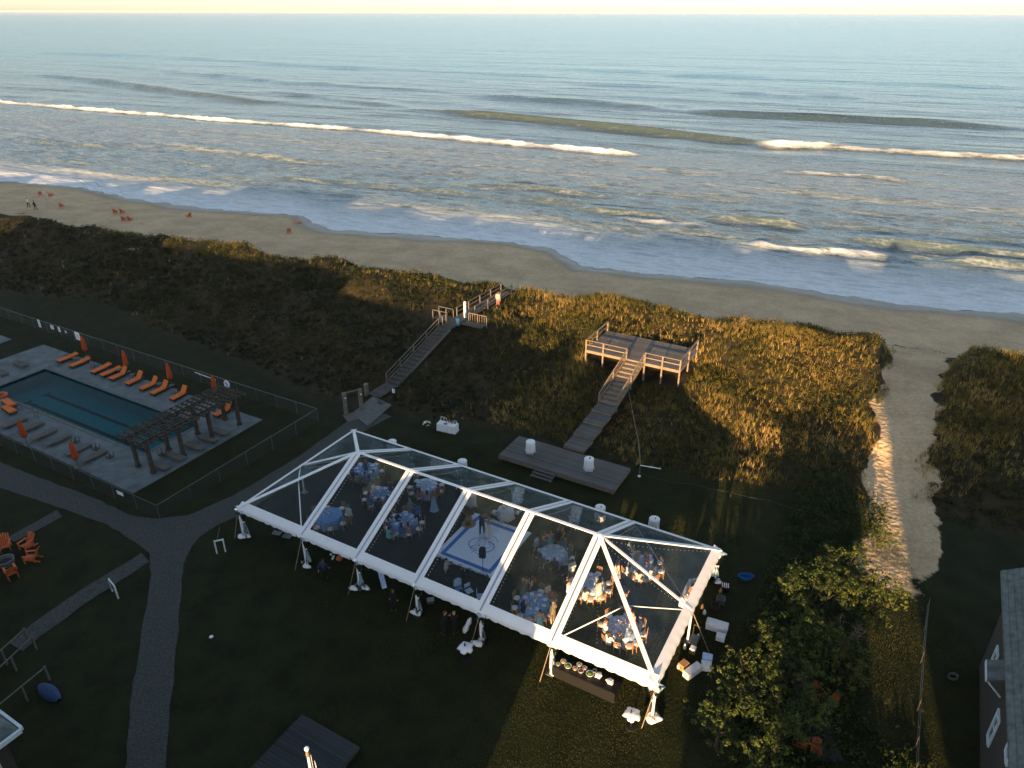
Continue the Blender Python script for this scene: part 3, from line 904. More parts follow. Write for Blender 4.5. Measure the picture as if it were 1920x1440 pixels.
# roof shingle courses on the slope one sees
A_, B_ = 5.7, 7.6
sl_ = (10.4 - 6.6) / A_
for i in range(26):
    x0 = -A_ - .6 + i * .24
    z0 = 6.6 + (x0 + A_) * sl_ + .14
    x1 = x0 + .25
    mb = MB(); mb.beam(((x0 + x1) / 2, -B_ - .6, z0 + .12 * sl_ + .012), ((x0 + x1) / 2, B_ + .6, z0 + .12 * sl_ + .012), .235, .022, (-sl_, 0, 1))
    mb.obj('shingle_course', ROOFM, hc)
# entrance canopy on its left wall
cn = MB(); cn.add([(-5.7, 1.7, 4.7), (-6.5, 1.7, 4.25), (-6.5, 3.1, 4.25), (-5.7, 3.1, 4.7), (-5.7, 1.7, 4.82), (-6.5, 1.7, 4.37), (-6.5, 3.1, 4.37), (-5.7, 3.1, 4.82)], [(0, 1, 2, 3), (4, 7, 6, 5), (0, 4, 5, 1), (1, 5, 6, 2), (2, 6, 7, 3), (3, 7, 4, 0)])
cp = cn.obj('porch_roof', ROOFM, hc)
for yy in (1.8, 3.0):
    MB().beam((-5.72, yy, 3.5), (-6.45, yy, 4.22), .08, .08).obj('bracket', TRIM, cp)
MB().beam((-6.53, 1.7, 4.3), (-6.53, 3.1, 4.3), .05, .2).obj('fascia', TRIM, cp)

# porch corner of the left house
lp = thing('house_porch', 'pale corner of a beach house porch at the bottom left', 'porch', S(-31.5, 6.1), SITE)
MB().box((0, 0, 2.6), (3.2, 3.2, 5.2)).obj('wall', SHINGLE, lp)
mb = MB(); mb.lathe([(3.0, 5.1), (3.0, 5.25), (.1, 6.9)], (0, 0, 0), 4, None); mb.obj('roof', ROOFM, lp, rz=math.pi / 4)
window(lp, (1.6, .4, 3.9), 1.2, 1.3, (1, 0, 0), (0, 1, 0))
MB().beam((2.16, -2.1, 5.22), (2.16, 2.1, 5.22), .12, .22).obj('gutter', TRIM, lp)
MB().beam((-2.1, 2.16, 5.22), (2.1, 2.16, 5.22), .12, .22).obj('gutter', TRIM, lp)

# ------------------------------------------------------------------ plants
def leaf_material(name, cols, rough=.7, trans=.25):
    """colour picked along a ramp by the plant's own tint value"""
    m = bpy.data.materials.new(name)
    m.use_nodes = True
    nt = m.node_tree; N = nt.nodes; Lk = nt.links.new
    p = N['Principled BSDF']
    p.inputs['Roughness'].default_value = rough
    p.inputs['Specular IOR Level'].default_value = .15
    at = N.new('ShaderNodeAttribute'); at.attribute_name = 'tint'
    r = N.new('ShaderNodeValToRGB')
    els = r.color_ramp.elements
    while len(els) < len(cols):
        els.new(.5)
    for i, c in enumerate(cols):
        els[i].position = i / (len(cols) - 1)
        els[i].color = (*c, 1)
    Lk(at.outputs['Fac'], r.inputs[0])
    Lk(r.outputs[0], p.inputs['Base Color'])
    if trans:
        tr = N.new('ShaderNodeBsdfTranslucent'); Lk(r.outputs[0], tr.inputs[0])
        mx = N.new('ShaderNodeMixShader'); mx.inputs[0].default_value = trans
        Lk(p.outputs[0], mx.inputs[1]); Lk(tr.outputs[0], mx.inputs[2]); Lk(mx.outputs[0], N['Material Output'].inputs['Surface'])
    return m
M_GRASS = leaf_material('dune_grass', [(.044, .050, .011), (.125, .108, .023), (.30, .205, .054), (.52, .36, .125)])
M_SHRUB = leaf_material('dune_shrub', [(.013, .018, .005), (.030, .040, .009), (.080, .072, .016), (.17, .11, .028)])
M_YELLOW = leaf_material('goldenrod', [(.10, .09, .015), (.26, .19, .02)])
M_LAWN = leaf_material('lawn_blades', [(.026, .035, .008), (.050, .060, .013), (.084, .088, .020)], .8, .2)
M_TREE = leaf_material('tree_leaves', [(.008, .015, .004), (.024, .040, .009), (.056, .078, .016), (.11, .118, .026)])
M_BARE = leaf_material('bare_twigs', [(.10, .075, .045), (.16, .12, .07)], trans=0)

def blades(cx, cy, cz, h, spread, per, width, tint, lean=.5):
    """grass tufts: 'per' bent two-triangle blades at each centre"""
    n = len(cx)
    ang = rng.uniform(0, 2 * np.pi, (n, per))
    rad = rng.uniform(0, 1, (n, per)) * spread[:, None]
    bx = cx[:, None] + rad * np.cos(ang) * .5; by = cy[:, None] + rad * np.sin(ang) * .5
    bz = np.repeat(cz[:, None], per, 1)
    hh = h[:, None] * rng.uniform(.6, 1.15, (n, per))
    ln = lean * hh * rng.uniform(.3, 1.2, (n, per))
    wa = ang + np.pi / 2 + rng.uniform(-.6, .6, (n, per))
    wd = width * rng.uniform(.7, 1.3, (n, per))
    def P_(fx, fz, sd):
        return np.stack([bx + np.cos(ang) * ln * fx + np.cos(wa) * wd * sd, by + np.sin(ang) * ln * fx + np.sin(wa) * wd * sd, bz + hh * fz], -1)
    v = np.stack([P_(0, 0, -1), P_(0, 0, 1), P_(.35, .62, .8), P_(.35, .62, -.8), P_(1, 1, 0)], 2)   # n,per,5,3
    k = n * per
    v = v.reshape(k * 5, 3)
    b = np.arange(k)[:, None] * 5
    f = np.concatenate([b + np.array([0, 1, 2]), b + np.array([0, 2, 3]), b + np.array([3, 2, 4])])
    t = np.clip(np.repeat(np.repeat(tint[:, None], per, 1) + rng.uniform(-.15, .15, (n, per)), 5).reshape(-1), 0, 1)
    return v, f, t

def leaves(cx, cy, cz, rx, rz, per, size, tint, up=.35):
    """leaf clumps: small tilted quads spread through a flattened ball"""
    n = len(cx)
    d = rng.normal(size=(n, per, 3)); d /= np.linalg.norm(d, axis=2, keepdims=True)
    d[:, :, 2] = np.abs(d[:, :, 2]) * .95 - .12
    r = rng.uniform(.45, 1, (n, per, 1)) ** .6
    c = np.stack([cx, cy, cz], -1)[:, None, :] + d * r * np.stack([rx, rx, rz], -1)[:, None, :]
    nm = d + rng.normal(size=d.shape) * .55 + np.array([0, 0, up]); nm /= np.linalg.norm(nm, axis=2, keepdims=True)
    a = np.cross(nm, rng.normal(size=nm.shape)); a /= np.linalg.norm(a, axis=2, keepdims=True)
    b = np.cross(nm, a)
    s = size * rng.uniform(.6, 1.35, (n, per, 1))
    v = np.stack([c - a * s - b * s * .25, c - b * s * .55 + a * s * .1, c + a * s, c + b * s * .55 + a * s * .1], 2)
    k = n * per
    f = np.arange(k)[:, None] * 4 + np.arange(4)
    t = np.clip(np.repeat((np.repeat(tint[:, None], per, 1) + rng.uniform(-.18, .18, (n, per))).reshape(-1), 4), 0, 1)
    return v.reshape(k * 4, 3), f, t

def scatter(n, x0, x1, y0, y1):
    return rng.uniform(x0, x1, n), rng.uniform(y0, y1, n)

def keep_off(x, y):
    """True where built things stand on the dune"""
    k = in_site(x, y, -26.8, -16.2, 61.2, 67.2) & False
    k |= in_site(x, y, -22.6, -20.0, 47, 61.8)                # stairs
    k |= in_site(x, y, -26.8, -15.6, 43.6, 48.3)              # lower platform
    k |= in_site(x, y, -43.9, -41.0, 44, 76)                  # left boardwalk
    k |= in_site(x, y, -48, -39, 61.2, 63.6)
    return k

# dune shrubs
N0 = 30000
sx, sy = scatter(N0, -115, 75, 42, 118)
p_ = dune_p(sx, sy); pd_ = path_dist(sx, sy)
clump = fbm(sx * .16, sy * .16, 61)
ok = (p_ > .03) & (p_ < .99) & (pd_ + (fbm(sx * .4, sy * .4, 18) - .5) * 2.6 > .6) & ~keep_off(sx, sy)
bare_ = fbm(sx * .22 + 9, sy * .22, 11) > .80
ok &= ~bare_
lit = (sx > -62)
grassy = smooth01(fbm(sx * .11 + 4, sy * .11, 71), .34, .56) * smooth01(sx, -5, 12)   # right of the stairs grass prevails
ok &= rng.uniform(0, 1, N0) < (.95 - .58 * grassy) * np.where(sx < -45, .8, 1.0)
under = in_site(sx, sy, -26.8, -16.2, 61.2, 67.2)
ok &= ~under
sx, sy, clump = sx[ok], sy[ok], clump[ok]
R_ = rng.uniform(.18, .62, len(sx)) * (.6 + .9 * clump)
# taller bushes standing out of the low growth
bx_, by_ = scatter(700, -70, 60, 50, 108)
okb = (dune_p(bx_, by_) > .06) & (dune_p(bx_, by_) < .93) & (path_dist(bx_, by_) > .9) & ~keep_off(bx_, by_) & ~in_site(bx_, by_, -28, -15, 60, 68.5) & (fbm(bx_ * .2, by_ * .2, 63) > .46)
bx_, by_ = np.repeat(bx_[okb], 5), np.repeat(by_[okb], 5)
bt_ = np.repeat(rng.uniform(.1, .85, okb.sum()), 5)
bx_ = bx_ + rng.normal(0, .45, len(bx_)); by_ = by_ + rng.normal(0, .45, len(by_))
sx, sy, clump = np.concatenate([sx, bx_]), np.concatenate([sy, by_]), np.concatenate([clump, .29 + bt_ * .5])
R_ = np.concatenate([R_, rng.uniform(.45, .85, len(bx_))])
sz = th(sx, sy)
v, f, t = leaves(sx, sy, sz + .05, R_, R_ * 1.05, 26, .085, np.clip(clump * 1.7 - .5 + rng.normal(0, .2, len(sx)) - .45 * smooth01(-sx, -4, 12) * smooth01(.80 - dune_p(sx, sy), 0, .15), 0, 1))  # left landward slope tinted darker, its deep shade put into the leaf colour
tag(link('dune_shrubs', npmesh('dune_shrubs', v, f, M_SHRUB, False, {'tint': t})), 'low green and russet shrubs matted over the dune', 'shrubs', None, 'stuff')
print('shrub quads', len(f))

# dune grass
N1 = 66000
xa_, ya_ = scatter(N1 // 4, -80, -8, 60, 112)
xb_, yb_ = scatter(N1 - N1 // 4, -8, 60, 46, 96)
x1_, y1_ = np.concatenate([xa_, xb_]), np.concatenate([ya_, yb_])
N1 = len(x1_)
p_ = dune_p(x1_, y1_); pd_ = path_dist(x1_, y1_)
g1 = fbm(x1_ * .11 + 4, y1_ * .11, 71)
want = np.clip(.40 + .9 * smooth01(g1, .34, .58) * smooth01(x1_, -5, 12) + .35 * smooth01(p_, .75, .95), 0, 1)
ok = (p_ > .015) & (p_ < 1.06) & (rng.uniform(0, 1, N1) < np.clip((1.07 - p_) / .08, 0, 1) ** 1.5) & (pd_ + (fbm(x1_ * .5, y1_ * .5, 17) - .5) * 3.2 > -.3) & ~keep_off(x1_, y1_) & ~in_site(x1_, y1_, -26.8, -16.2, 61.4, 67.0) & (rng.uniform(0, 1, N1) < want * np.where(x1_ < -2, np.where(dune_p(x1_, y1_) < .72, .12, .7), 1) * np.where(fbm(x1_ * .22 + 9, y1_ * .22, 11) > .80, .3, 1))  # golden tufts thinned on the left landward slope to deepen its shade
x1_, y1_ = x1_[ok], y1_[ok]
hh_ = rng.uniform(.25, .72, len(x1_))
tn = np.clip(fbm(x1_ * .22, y1_ * .22, 81) * 1.7 - .42 + rng.normal(0, .17, len(x1_)), 0, 1)
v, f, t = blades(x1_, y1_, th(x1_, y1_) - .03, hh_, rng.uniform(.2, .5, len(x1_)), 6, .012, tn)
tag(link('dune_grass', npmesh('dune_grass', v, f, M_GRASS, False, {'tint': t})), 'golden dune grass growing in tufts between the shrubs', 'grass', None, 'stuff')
print('grass tris', len(f))

# yellow flowers among the shrubs
x2, y2 = scatter(1400, 0, 48, 50, 84)
p_ = dune_p(x2, y2)
ok = (p_ > .08) & (p_ < .8) & (path_dist(x2, y2) > .4) & ~keep_off(x2, y2) & ~in_site(x2, y2, -26.8, -16.2, 61.2, 67.2) & (fbm(x2 * .3, y2 * .3, 91) > .60)
x2, y2 = x2[ok], y2[ok]
v, f, t = leaves(x2, y2, th(x2, y2) + .35, np.full(len(x2), .3), np.full(len(x2), .3), 26, .05, rng.uniform(0, 1, len(x2)))
tag(link('goldenrod', npmesh('goldenrod', v, f, M_YELLOW, False, {'tint': t})), 'yellow flowering goldenrod on the dune beside the path', 'flowers', None, 'stuff')

# mown lawn: real blades so that the low sun catches them
N2 = 430000
x3, y3 = scatter(N2, -16, 27, 20.5, 54)
ok = (dune_p(x3, y3) < .03) & (path_dist(x3, y3) > -2.5) & ~keep_off(x3, y3)
ok &= rng.uniform(0, 1, N2) < smooth01(x3, -16, -5)
ok &= ~in_site(x3, y3, -84, -48, 25, 40) & ~in_site(x3, y3, -24.2, -19.2, 31.4, 37.2)
for poly in LAWN_GAPS:
    ok &= ~in_poly(x3, y3, poly)
x3, y3 = x3[ok], y3[ok]
k3 = len(x3)
an = rng.uniform(0, 2 * np.pi, k3); hl = rng.uniform(.035, .075, k3); z3 = th(x3, y3) - .012
dx, dy = np.cos(an) * .014, np.sin(an) * .014
lx_, ly_ = rng.normal(0, .025, k3), rng.normal(0, .025, k3)
v = np.stack([np.stack([x3 - dx, y3 - dy, z3], -1), np.stack([x3 + dx, y3 + dy, z3], -1), np.stack([x3 + lx_, y3 + ly_, z3 + hl], -1)], 1).reshape(-1, 3)
f = np.arange(k3 * 3).reshape(-1, 3)
t = np.repeat(np.clip(fbm(x3 * .35, y3 * .35, 95) * 1.6 - .3 + rng.normal(0, .1, k3), 0, 1), 3)
tag(link('lawn_grass', npmesh('lawn_grass', v, f, M_LAWN, False, {'tint': t})), 'short mown lawn grass', 'grass', None, 'stuff')
print('lawn tris', len(f))

# ------------------------------------------------------------------ pool terrace
PA0, PA1, PB0, PB1 = -82.5, -48.4, 26.0, 39.2
pad = MB()
a0, a1, b0, b1 = POOL
for (xa, xb, ya, yb) in ((PA0, a0, PB0, PB1), (a1, PA1, PB0, PB1), (a0, a1, PB0, b0), (a0, a1, b1, PB1)):
    c = S((xa + xb) / 2, (ya + yb) / 2, -.02)
    pad.box(c, (xb - xa, yb - ya, .16), SITE)
tag(pad.obj('pool_terrace', CONC), 'stained pale concrete terrace around the swimming pool', None, None, 'structure')
LAWN_GAPS.append([S(PA0, PB0), S(PA1, PB0), S(PA1, PB1), S(PA0, PB1)])
pad2 = MB(); pad2.box(S(-91.5, 36.2, -.02), (9, 4.2, .16), SITE)
tag(pad2.obj('pool_terrace', CONC), 'second concrete terrace at the far left edge', None, None, 'structure')
TILEB = mat('pool_plaster', (.008, .21, .23), .5, .1, 2)
pl = thing('swimming_pool', 'rectangular swimming pool with two dark lane lines', 'pool', S((a0 + a1) / 2, (b0 + b1) / 2), SITE)
A2, B2 = (a1 - a0) / 2, (b1 - b0) / 2
bs = MB()
bs.add([(-A2, -B2, -1.5), (A2, -B2, -1.5), (A2, B2, -1.5), (-A2, B2, -1.5), (-A2, -B2, .05), (A2, -B2, .05), (A2, B2, .05), (-A2, B2, .05)],
       [(0, 1, 2, 3), (0, 4, 5, 1), (1, 5, 6, 2), (2, 6, 7, 3), (3, 7, 4, 0)])
bs.obj('basin', TILEB, pl)
for y in (-.95, .95):
    MB().box((.3, y, -1.485), (2 * A2 - 4.6, .34, .012)).obj('lane_line', BLACK, pl)
    for sx in (-1, 1):
        MB().box((.3 + sx * (A2 - 2.3), y, -1.47), (.3, 1.0, .012)).obj('lane_line', BLACK, pl)
for (xa, xb, ya, yb) in ((-A2 - .18, A2 + .18, -B2 - .18, -B2 + .1), (-A2 - .18, A2 + .18, B2 - .1, B2 + .18), (-A2 - .18, -A2 + .1, -B2 + .101, B2 - .101), (A2 - .1, A2 + .18, -B2 + .101, B2 - .101)):
    MB().box(((xa + xb) / 2, (ya + yb) / 2, .075), (xb - xa, yb - ya, .05)).obj('coping', SLAB, pl)
def pool_water():
    m = bpy.data.materials.new('pool_water'); m.use_nodes = True
    N = m.node_tree.nodes; Lk = m.node_tree.links.new
    N.remove(N['Principled BSDF'])
    tr = N.new('ShaderNodeBsdfTransparent'); tr.inputs[0].default_value = (.18, .66, .68, 1)
    gl = N.new('ShaderNodeBsdfGlossy'); gl.inputs['Roughness'].default_value = .05
    fr = N.new('ShaderNodeFresnel'); fr.inputs[0].default_value = 1.12
    no = N.new('ShaderNodeTexNoise'); no.inputs['Scale'].default_value = 2.5
    g = N.new('ShaderNodeNewGeometry'); Lk(g.outputs['Position'], no.inputs['Vector'])
    b = N.new('ShaderNodeBump'); b.inputs['Strength'].default_value = .12; b.inputs['Distance'].default_value = .1; Lk(no.outputs[0], b.inputs['Height'])
    Lk(b.outputs[0], gl.inputs['Normal']); Lk(b.outputs[0], fr.inputs['Normal'])
    mx = N.new('ShaderNodeMixShader'); Lk(fr.outputs[0], mx.inputs[0]); Lk(tr.outputs[0], mx.inputs[1]); Lk(gl.outputs[0], mx.inputs[2])
    Lk(mx.outputs[0], N['Material Output'].inputs['Surface'])
    return m
MB().quad((-A2, -B2, -.07), (A2, -B2, -.07), (A2, B2, -.07), (-A2, B2, -.07)).obj('water_surface', pool_water(), pl)

ZP = .06
def pool_rail(a, b, rz, label):
    t = thing('pool_handrail', label, 'handrail', S(a, b, ZP), SITE + rz)
    for sx in (-.28, .28):
        MB().tube([(sx, .45, 0), (sx, .45, .75), (sx, .3, .92), (sx, -.05, .92), (sx, -.35, .7), (sx, -.45, -.5)], .024, 6).obj('rail', STEEL, t)
    for z in (-.05, -.35):
        MB().box((0, -.42, z), (.5, .1, .03)).obj('step', STEEL, t)
pool_rail(-75.0, 36.1, 0, 'steel pool handrail on the far side of the pool')
pool_rail(-66.5, 29.6, math.pi, 'steel pool handrail on the near side of the pool')

# sun loungers
def lounger(a, b, rz, back, cushion, label, group, z=ZP):
    t = thing('sun_lounger', label, 'sun lounger', S(a, b, z), SITE + rz, group)
    fr = MB()
    bm = WICKER if cushion else TEAK
    fr.box((0, -.25, .2), (.68, 1.4, .14))
    fr.box((0, .68 + .02, .2), (.60, .46, .10))
    fr.obj('frame', bm, t)
    for sx in (-.29, .29):
        for y in (-.85, .8):
            MB().box((sx, y, .065), (.07, .07, .13)).obj('leg', bm, t)
    h = .72 * math.sin(back); l = .72 * math.cos(back)
    bk = MB(); bk.beam((0, .45, .27), (0, .45 + l, .27 + h), .66, .06, (0, -math.sin(back), math.cos(back))); bk.obj('backrest', bm, t)
    if cushion:
        c = MB()
        c.beam((0, -.94, .33), (0, .42, .33), .62, .11)
        c.beam((0, .43, .36), (0, .45 + l * .97, .36 + h * .97), .62, .11, (0, -math.sin(back), math.cos(back)))
        cu = c.obj('cushion', cushion, t)
        pw = MB(); pw.beam((0, .45 + l * .72, .44 + h * .72), (0, .45 + l * .95, .44 + h * .95), .5, .09, (0, -math.sin(back), math.cos(back))); pw.obj('head_pillow', cushion, cu)
    else:
        for k in range(7):
            MB().box((0, -.86 + k * .2, .275), (.62, .13, .02)).obj('slat', bm, t)
    return t
R90 = math.pi / 2
# far side of the pool: pixel spots of the seats
FAR = [(-76.05, 38.01, 0.00), (-73.78, 37.93, 0.00), (-70.51, 38.16, 0.00), (-68.95, 38.18, 0.00), (-67.47, 38.17, 0.00), (-65.09, 38.27, 0.00), (-62.81, 38.22, 0.00), (-61.10, 38.14, 0.00), (-58.52, 38.32, 0.00)]
ordn = ['first', 'second', 'third', 'fourth', 'fifth', 'sixth', 'seventh', 'eighth', 'ninth']
for i, p in enumerate(FAR):
    lounger(p[0], p[1], 0.06 * ((i * 7) % 3 - 1), .12 if i in (0, 1, 2, 3) else .95, ORANGE, 'orange-cushioned dark lounger, %s from the left along the far pool edge' % ordn[i], 'orange loungers by the pool')
lounger(-52.3, 38.2, 0, .95, ORANGE, 'orange-cushioned lounger half hidden behind the pergola', 'orange loungers by the pool')
lounger(-69.9, 28.6, -R90 * 1.1, .1, ORANGE, 'orange-cushioned lounger nearest the left edge on the near pool side', 'orange loungers by the pool')
lounger(-71.2, 29.3, -R90 * 1.1, .1, ORANGE, 'orange-cushioned lounger at the left edge by the orange float', 'orange loungers by the pool')
NEAR = [(-67.10, 27.56, 0.00), (-64.99, 27.87, 0.00), (-62.73, 27.67, 0.00), (-60.80, 27.74, 0.00), (-57.79, 27.66, 0.00), (-55.67, 27.70, 0.00)]
for i, p in enumerate(NEAR):
    lounger(p[0], p[1], math.pi, .05, None, 'bare wooden lounger without cushion, %s from the left on the near pool side' % ordn[i], 'bare loungers by the pool')
UNDER = [(-49.75, 29.38, 0.00), (-49.83, 30.98, 0.00), (-49.78, 32.83, 0.00), (-49.85, 34.29, 0.00), (-49.90, 35.60, 0.00)]
for i, p in enumerate(UNDER):
    lounger(p[0], p[1], -R90, .05, None, 'bare wooden lounger under the pergola, %s from its near end' % ordn[i], 'bare loungers under the pergola')
for i, (p, lb) in enumerate([((-79.06, 34.83, 0.00), 'bare wooden lounger on the left end of the terrace'), ((-78.83, 32.64, 0.00), 'bare wooden lounger at the left picture edge')]):
    lounger(p[0], p[1], R90, .05, None, lb, 'bare loungers by the pool')

# small tables, some of them upside down on the loungers
def side_table(a, b, flip, label, z=ZP):
    t = thing('side_table', label, 'side table', S(a, b, z), SITE + .2, 'small pool tables')
    H = .45
    tz = H if not flip else .02
    MB().box((0, 0, tz), (.5, .5, .035)).obj('table_top', SLAB if not flip else WICKER, t)
    for sx in (-.2, .2):
        for sy in (-.2, .2):
            if flip:
                MB().tube([(sx, sy, .04), (sx * 1.1, sy * 1.1, .48)], .022, 5).obj('leg', BLACK, t)
            else:
                MB().tube([(sx, sy, H), (sx * 1.1, sy * 1.1, 0)], .022, 5).obj('leg', BLACK, t)
for p, lb in [((-75.00, 38.30, 0.00), 'small table between the two leftmost orange loungers'), ((-72.04, 38.46, 0.00), 'small table right of the second orange lounger'), ((-68.41, 38.76, 0.00), 'small table beside the fifth orange lounger'),
              ((-66.18, 38.75, 0.00), 'small table left of the sixth orange lounger'), ((-62.07, 38.76, 0.00), 'small table between the last orange loungers of the far row'), ((-59.62, 38.58, 0.00), 'small table left of the ninth orange lounger')]:
    side_table(p[0], p[1], False, lb)
for p, lb in [((-58.92, 28.14, 0.35), 'upturned black table on a bare lounger nearest the front umbrella'), ((-56.36, 28.31, 0.35), 'upturned black table on a bare lounger in the middle of the near side'), ((-54.20, 28.10, 0.35), 'upturned black table on the rightmost bare lounger'), ((-50.76, 30.49, 0.35), 'upturned black table on a bare lounger under the pergola')]:
    side_table(p[0], p[1], True, lb, .34)

def umbrella(a, b, label, h=2.5):
    t = thing('closed_umbrella', label, 'umbrella', S(a, b, ZP if a < -48.4 and b < 39.2 else 0), SITE, 'closed orange pool umbrellas')
    MB().tube([(0, 0, 0), (0, 0, h)], .028, 6).obj('pole', STEEL, t)
    MB().lathe([(.28, 0), (.28, .06), (.06, .1)], (0, 0, 0), 10).obj('base', SLAB, t)
    fl = lambda an, i: 1 + .28 * math.sin(8 * an)
    MB().lathe([(.16, .75), (.22, .95), (.18, 1.5), (.15, 2.0), (.07, h - .08), (.02, h - .02)], (0, 0, 0), 24, fl).obj('canopy', ORANGED, t, smooth=True)
    MB().lathe([(.19, 1.3), (.20, 1.36)], (0, 0, 0), 12).obj('strap', ORANGED, t)
for p, lb in [((-75.27, 39.68, 0.00), 'closed orange umbrella furthest left along the back fence'), ((-68.09, 39.51, 0.00), 'closed orange umbrella second from the left along the back fence'), ((-61.55, 39.72, 0.00), 'closed orange umbrella third from the left along the back fence'),
              ((-55.55, 40.11, 0.00), 'closed orange umbrella by the life ring'), ((-62.70, 26.07, 0.00), 'closed orange umbrella leftmost on the near pool side'), ((-55.55, 26.12, 0.00), 'closed orange umbrella on the near side by the upturned tables')]:
    umbrella(p[0], p[1], lb)

fl_ = MB()
for k in range(20):
    an = 2 * math.pi * k / 20; an2 = 2 * math.pi * (k + 1) / 20
    fl_.tube([(math.cos(an) * .5, math.sin(an) * .5, .12), (math.cos(an2) * .5, math.sin(an2) * .5, .12)], .15, 8, False)
g_ = (-73.78, 29.89, 0.00)
tag(fl_.obj('pool_float', ORANGEP, None, S(g_[0], g_[1], ZP), 0, True), 'orange ring float lying at the left edge of the pool', 'pool float')

# pergola
pg = thing('pergola', 'weathered dark wooden pergola over the near end of the pool', 'pergola', S(-50.4, 32.9, ZP), SITE)
PH = 2.75
PBS = [-4.3, -1.4, 1.6, 4.6]
for y in PBS:
    for x in (-.95, .95):
        MB().box((x, y, PH / 2), (.26, .26, PH)).obj('post', DKWOOD, pg)
        MB().box((x, y, .1), (.36, .36, .2)).obj('post_base', DKWOOD, pg)
for x in (-1.05, -.85, .85, 1.05):
    MB().box((x, .15, PH + .1), (.07, 10.2, .24)).obj('beam', DKWOOD, pg)
for k in range(19):
    y = -4.8 + k * .55
    MB().box((0, y, PH + .3), (3.7, .07, .2)).obj('rafter', DKWOOD, pg)
for k in range(8):
    x = -1.6 + k * .457
    MB().box((x, .15, PH + .43), (.06, 10.3, .06)).obj('purlin', DKWOOD, pg)

# chain-link fence
def mesh_material():
    m = bpy.data.materials.new('chain_link'); m.use_nodes = True
    N = m.node_tree.nodes; Lk = m.node_tree.links.new
    p = N['Principled BSDF']; p.inputs['Base Color'].default_value = (.05, .055, .05, 1); p.inputs['Roughness'].default_value = .6
    tc = N.new('ShaderNodeTexCoord'); mp = N.new('ShaderNodeMapping'); mp.inputs['Rotation'].default_value = (0, math.radians(45), 0); mp.inputs['Scale'].default_value = (18, 18, 18)
    Lk(tc.outputs['Object'], mp.inputs[0])
    sx = N.new('ShaderNodeSeparateXYZ'); Lk(mp.outputs[0], sx.inputs[0])
    outs = []
    for o in ('X', 'Z'):
        fr = N.new('ShaderNodeMath'); fr.operation = 'FRACT'; Lk(sx.outputs[o], fr.inputs[0])
        lt = N.new('ShaderNodeMath'); lt.operation = 'LESS_THAN'; lt.inputs[1].default_value = .13; Lk(fr.outputs[0], lt.inputs[0]); outs.append(lt)
    mxm = N.new('ShaderNodeMath'); mxm.operation = 'MAXIMUM'; Lk(outs[0].outputs[0], mxm.inputs[0]); Lk(outs[1].outputs[0], mxm.inputs[1])
    tr = N.new('ShaderNodeBsdfTransparent'); ms = N.new('ShaderNodeMixShader')
    Lk(mxm.outputs[0], ms.inputs[0]); Lk(tr.outputs[0], ms.inputs[1]); Lk(p.outputs[0], ms.inputs[2]); Lk(ms.outputs[0], N['Material Output'].inputs['Surface'])
    return m
CHAIN = mesh_material()
def fence(a0, b0, a1, b1, label, h=1.3, step=2.6):
    p, q = Vector(S(a0, b0)), Vector(S(a1, b1))
    L = (q - p).length
    t = thing('chain_link_fence', label, 'fence', p, math.atan2(q.y - p.y, q.x - p.x))
    n = max(2, int(L / step))
    for i in range(n + 1):
        MB().tube([(L * i / n, 0, 0), (L * i / n, 0, h + .04)], .035, 6).obj('post', STEEL, t)
    MB().tube([(0, 0, h), (L, 0, h)], .026, 6).obj('top_rail', STEEL, t)
    MB().quad((0, .0, .03), (L, .0, .03), (L, .0, h), (0, .0, h)).obj('mesh_panel', CHAIN, t)
fence(-96, 41.6, -43.8, 41.6, 'long chain-link fence behind the pool along the dune')
fence(-43.8, 41.6, -43.8, 24.9, 'chain-link fence between the pool and the tent')
fence(-43.8, 24.9, -96, 24.9, 'chain-link fence on the near side of the pool by the gravel path')
# signs and life ring on the back fence
def fence_sign(g, w, h, label, m=WHITEP):
    t = thing('fence_sign', label, 'sign', S(g[0], 41.55, g[2]), SITE)
    MB().box((0, -.03, 0), (w, .02, h)).obj('board', m, t)
    for sx in (-1, 1):
        MB().box((sx * (w / 2 - .05), -.045, h / 2 - .05), (.05, .02, .05)).obj('fixing', STEEL, t)
    for k in range(4):
        MB().box((-.02 * w, -.042, h * (.28 - .18 * k)), (w * (.66 if k else .4), .004, h * .05)).obj('printed_line', BLACK, t)
for g, w, h, lb in [((-86.78, 41.27, 0.90), .45, .95, 'tall narrow white sign leftmost on the back fence'), ((-84.24, 41.45, 0.95), .62, .5, 'wide white sign second from the left on the back fence'), ((-82.88, 41.49, 0.95), .42, .55, 'small white sign third from the left on the back fence'),
                    ((-81.66, 41.60, 0.90), .28, .3, 'smallest white sign on the back fence'), ((-79.47, 41.39, 0.85), .85, .95, 'largest white sign on the back fence beside an umbrella')]:
    fence_sign(g, w, h, lb)
g_ = (-47.96, 24.79, 1.00)
t = thing('fence_sign', 'small white sign on the near fence facing the gravel path', 'sign', S(g_[0], 24.84, .95), SITE)
MB().box((0, -.03, 0), (.75, .02, .32)).obj('board', WHITEP, t)
g_ = (-55.41, 41.57, 0.95)
lr = thing('life_ring', 'white and blue life ring hanging on the back fence', 'life ring', S(g_[0], 41.5, .95), SITE)
for k in range(4):
    mb = MB()
    pts = [(math.cos(R90 * k + j * R90 / 6) * .30, -.06, math.sin(R90 * k + j * R90 / 6) * .30) for j in range(7)]
    mb.tube(pts, .085, 8); mb.obj('ring_segment', WHITEP, lr, smooth=True)
MB().tube([(0, -.05, 0), (0, -.03, .0)], .16, 12).obj('centre_board', BCLOTH, lr)
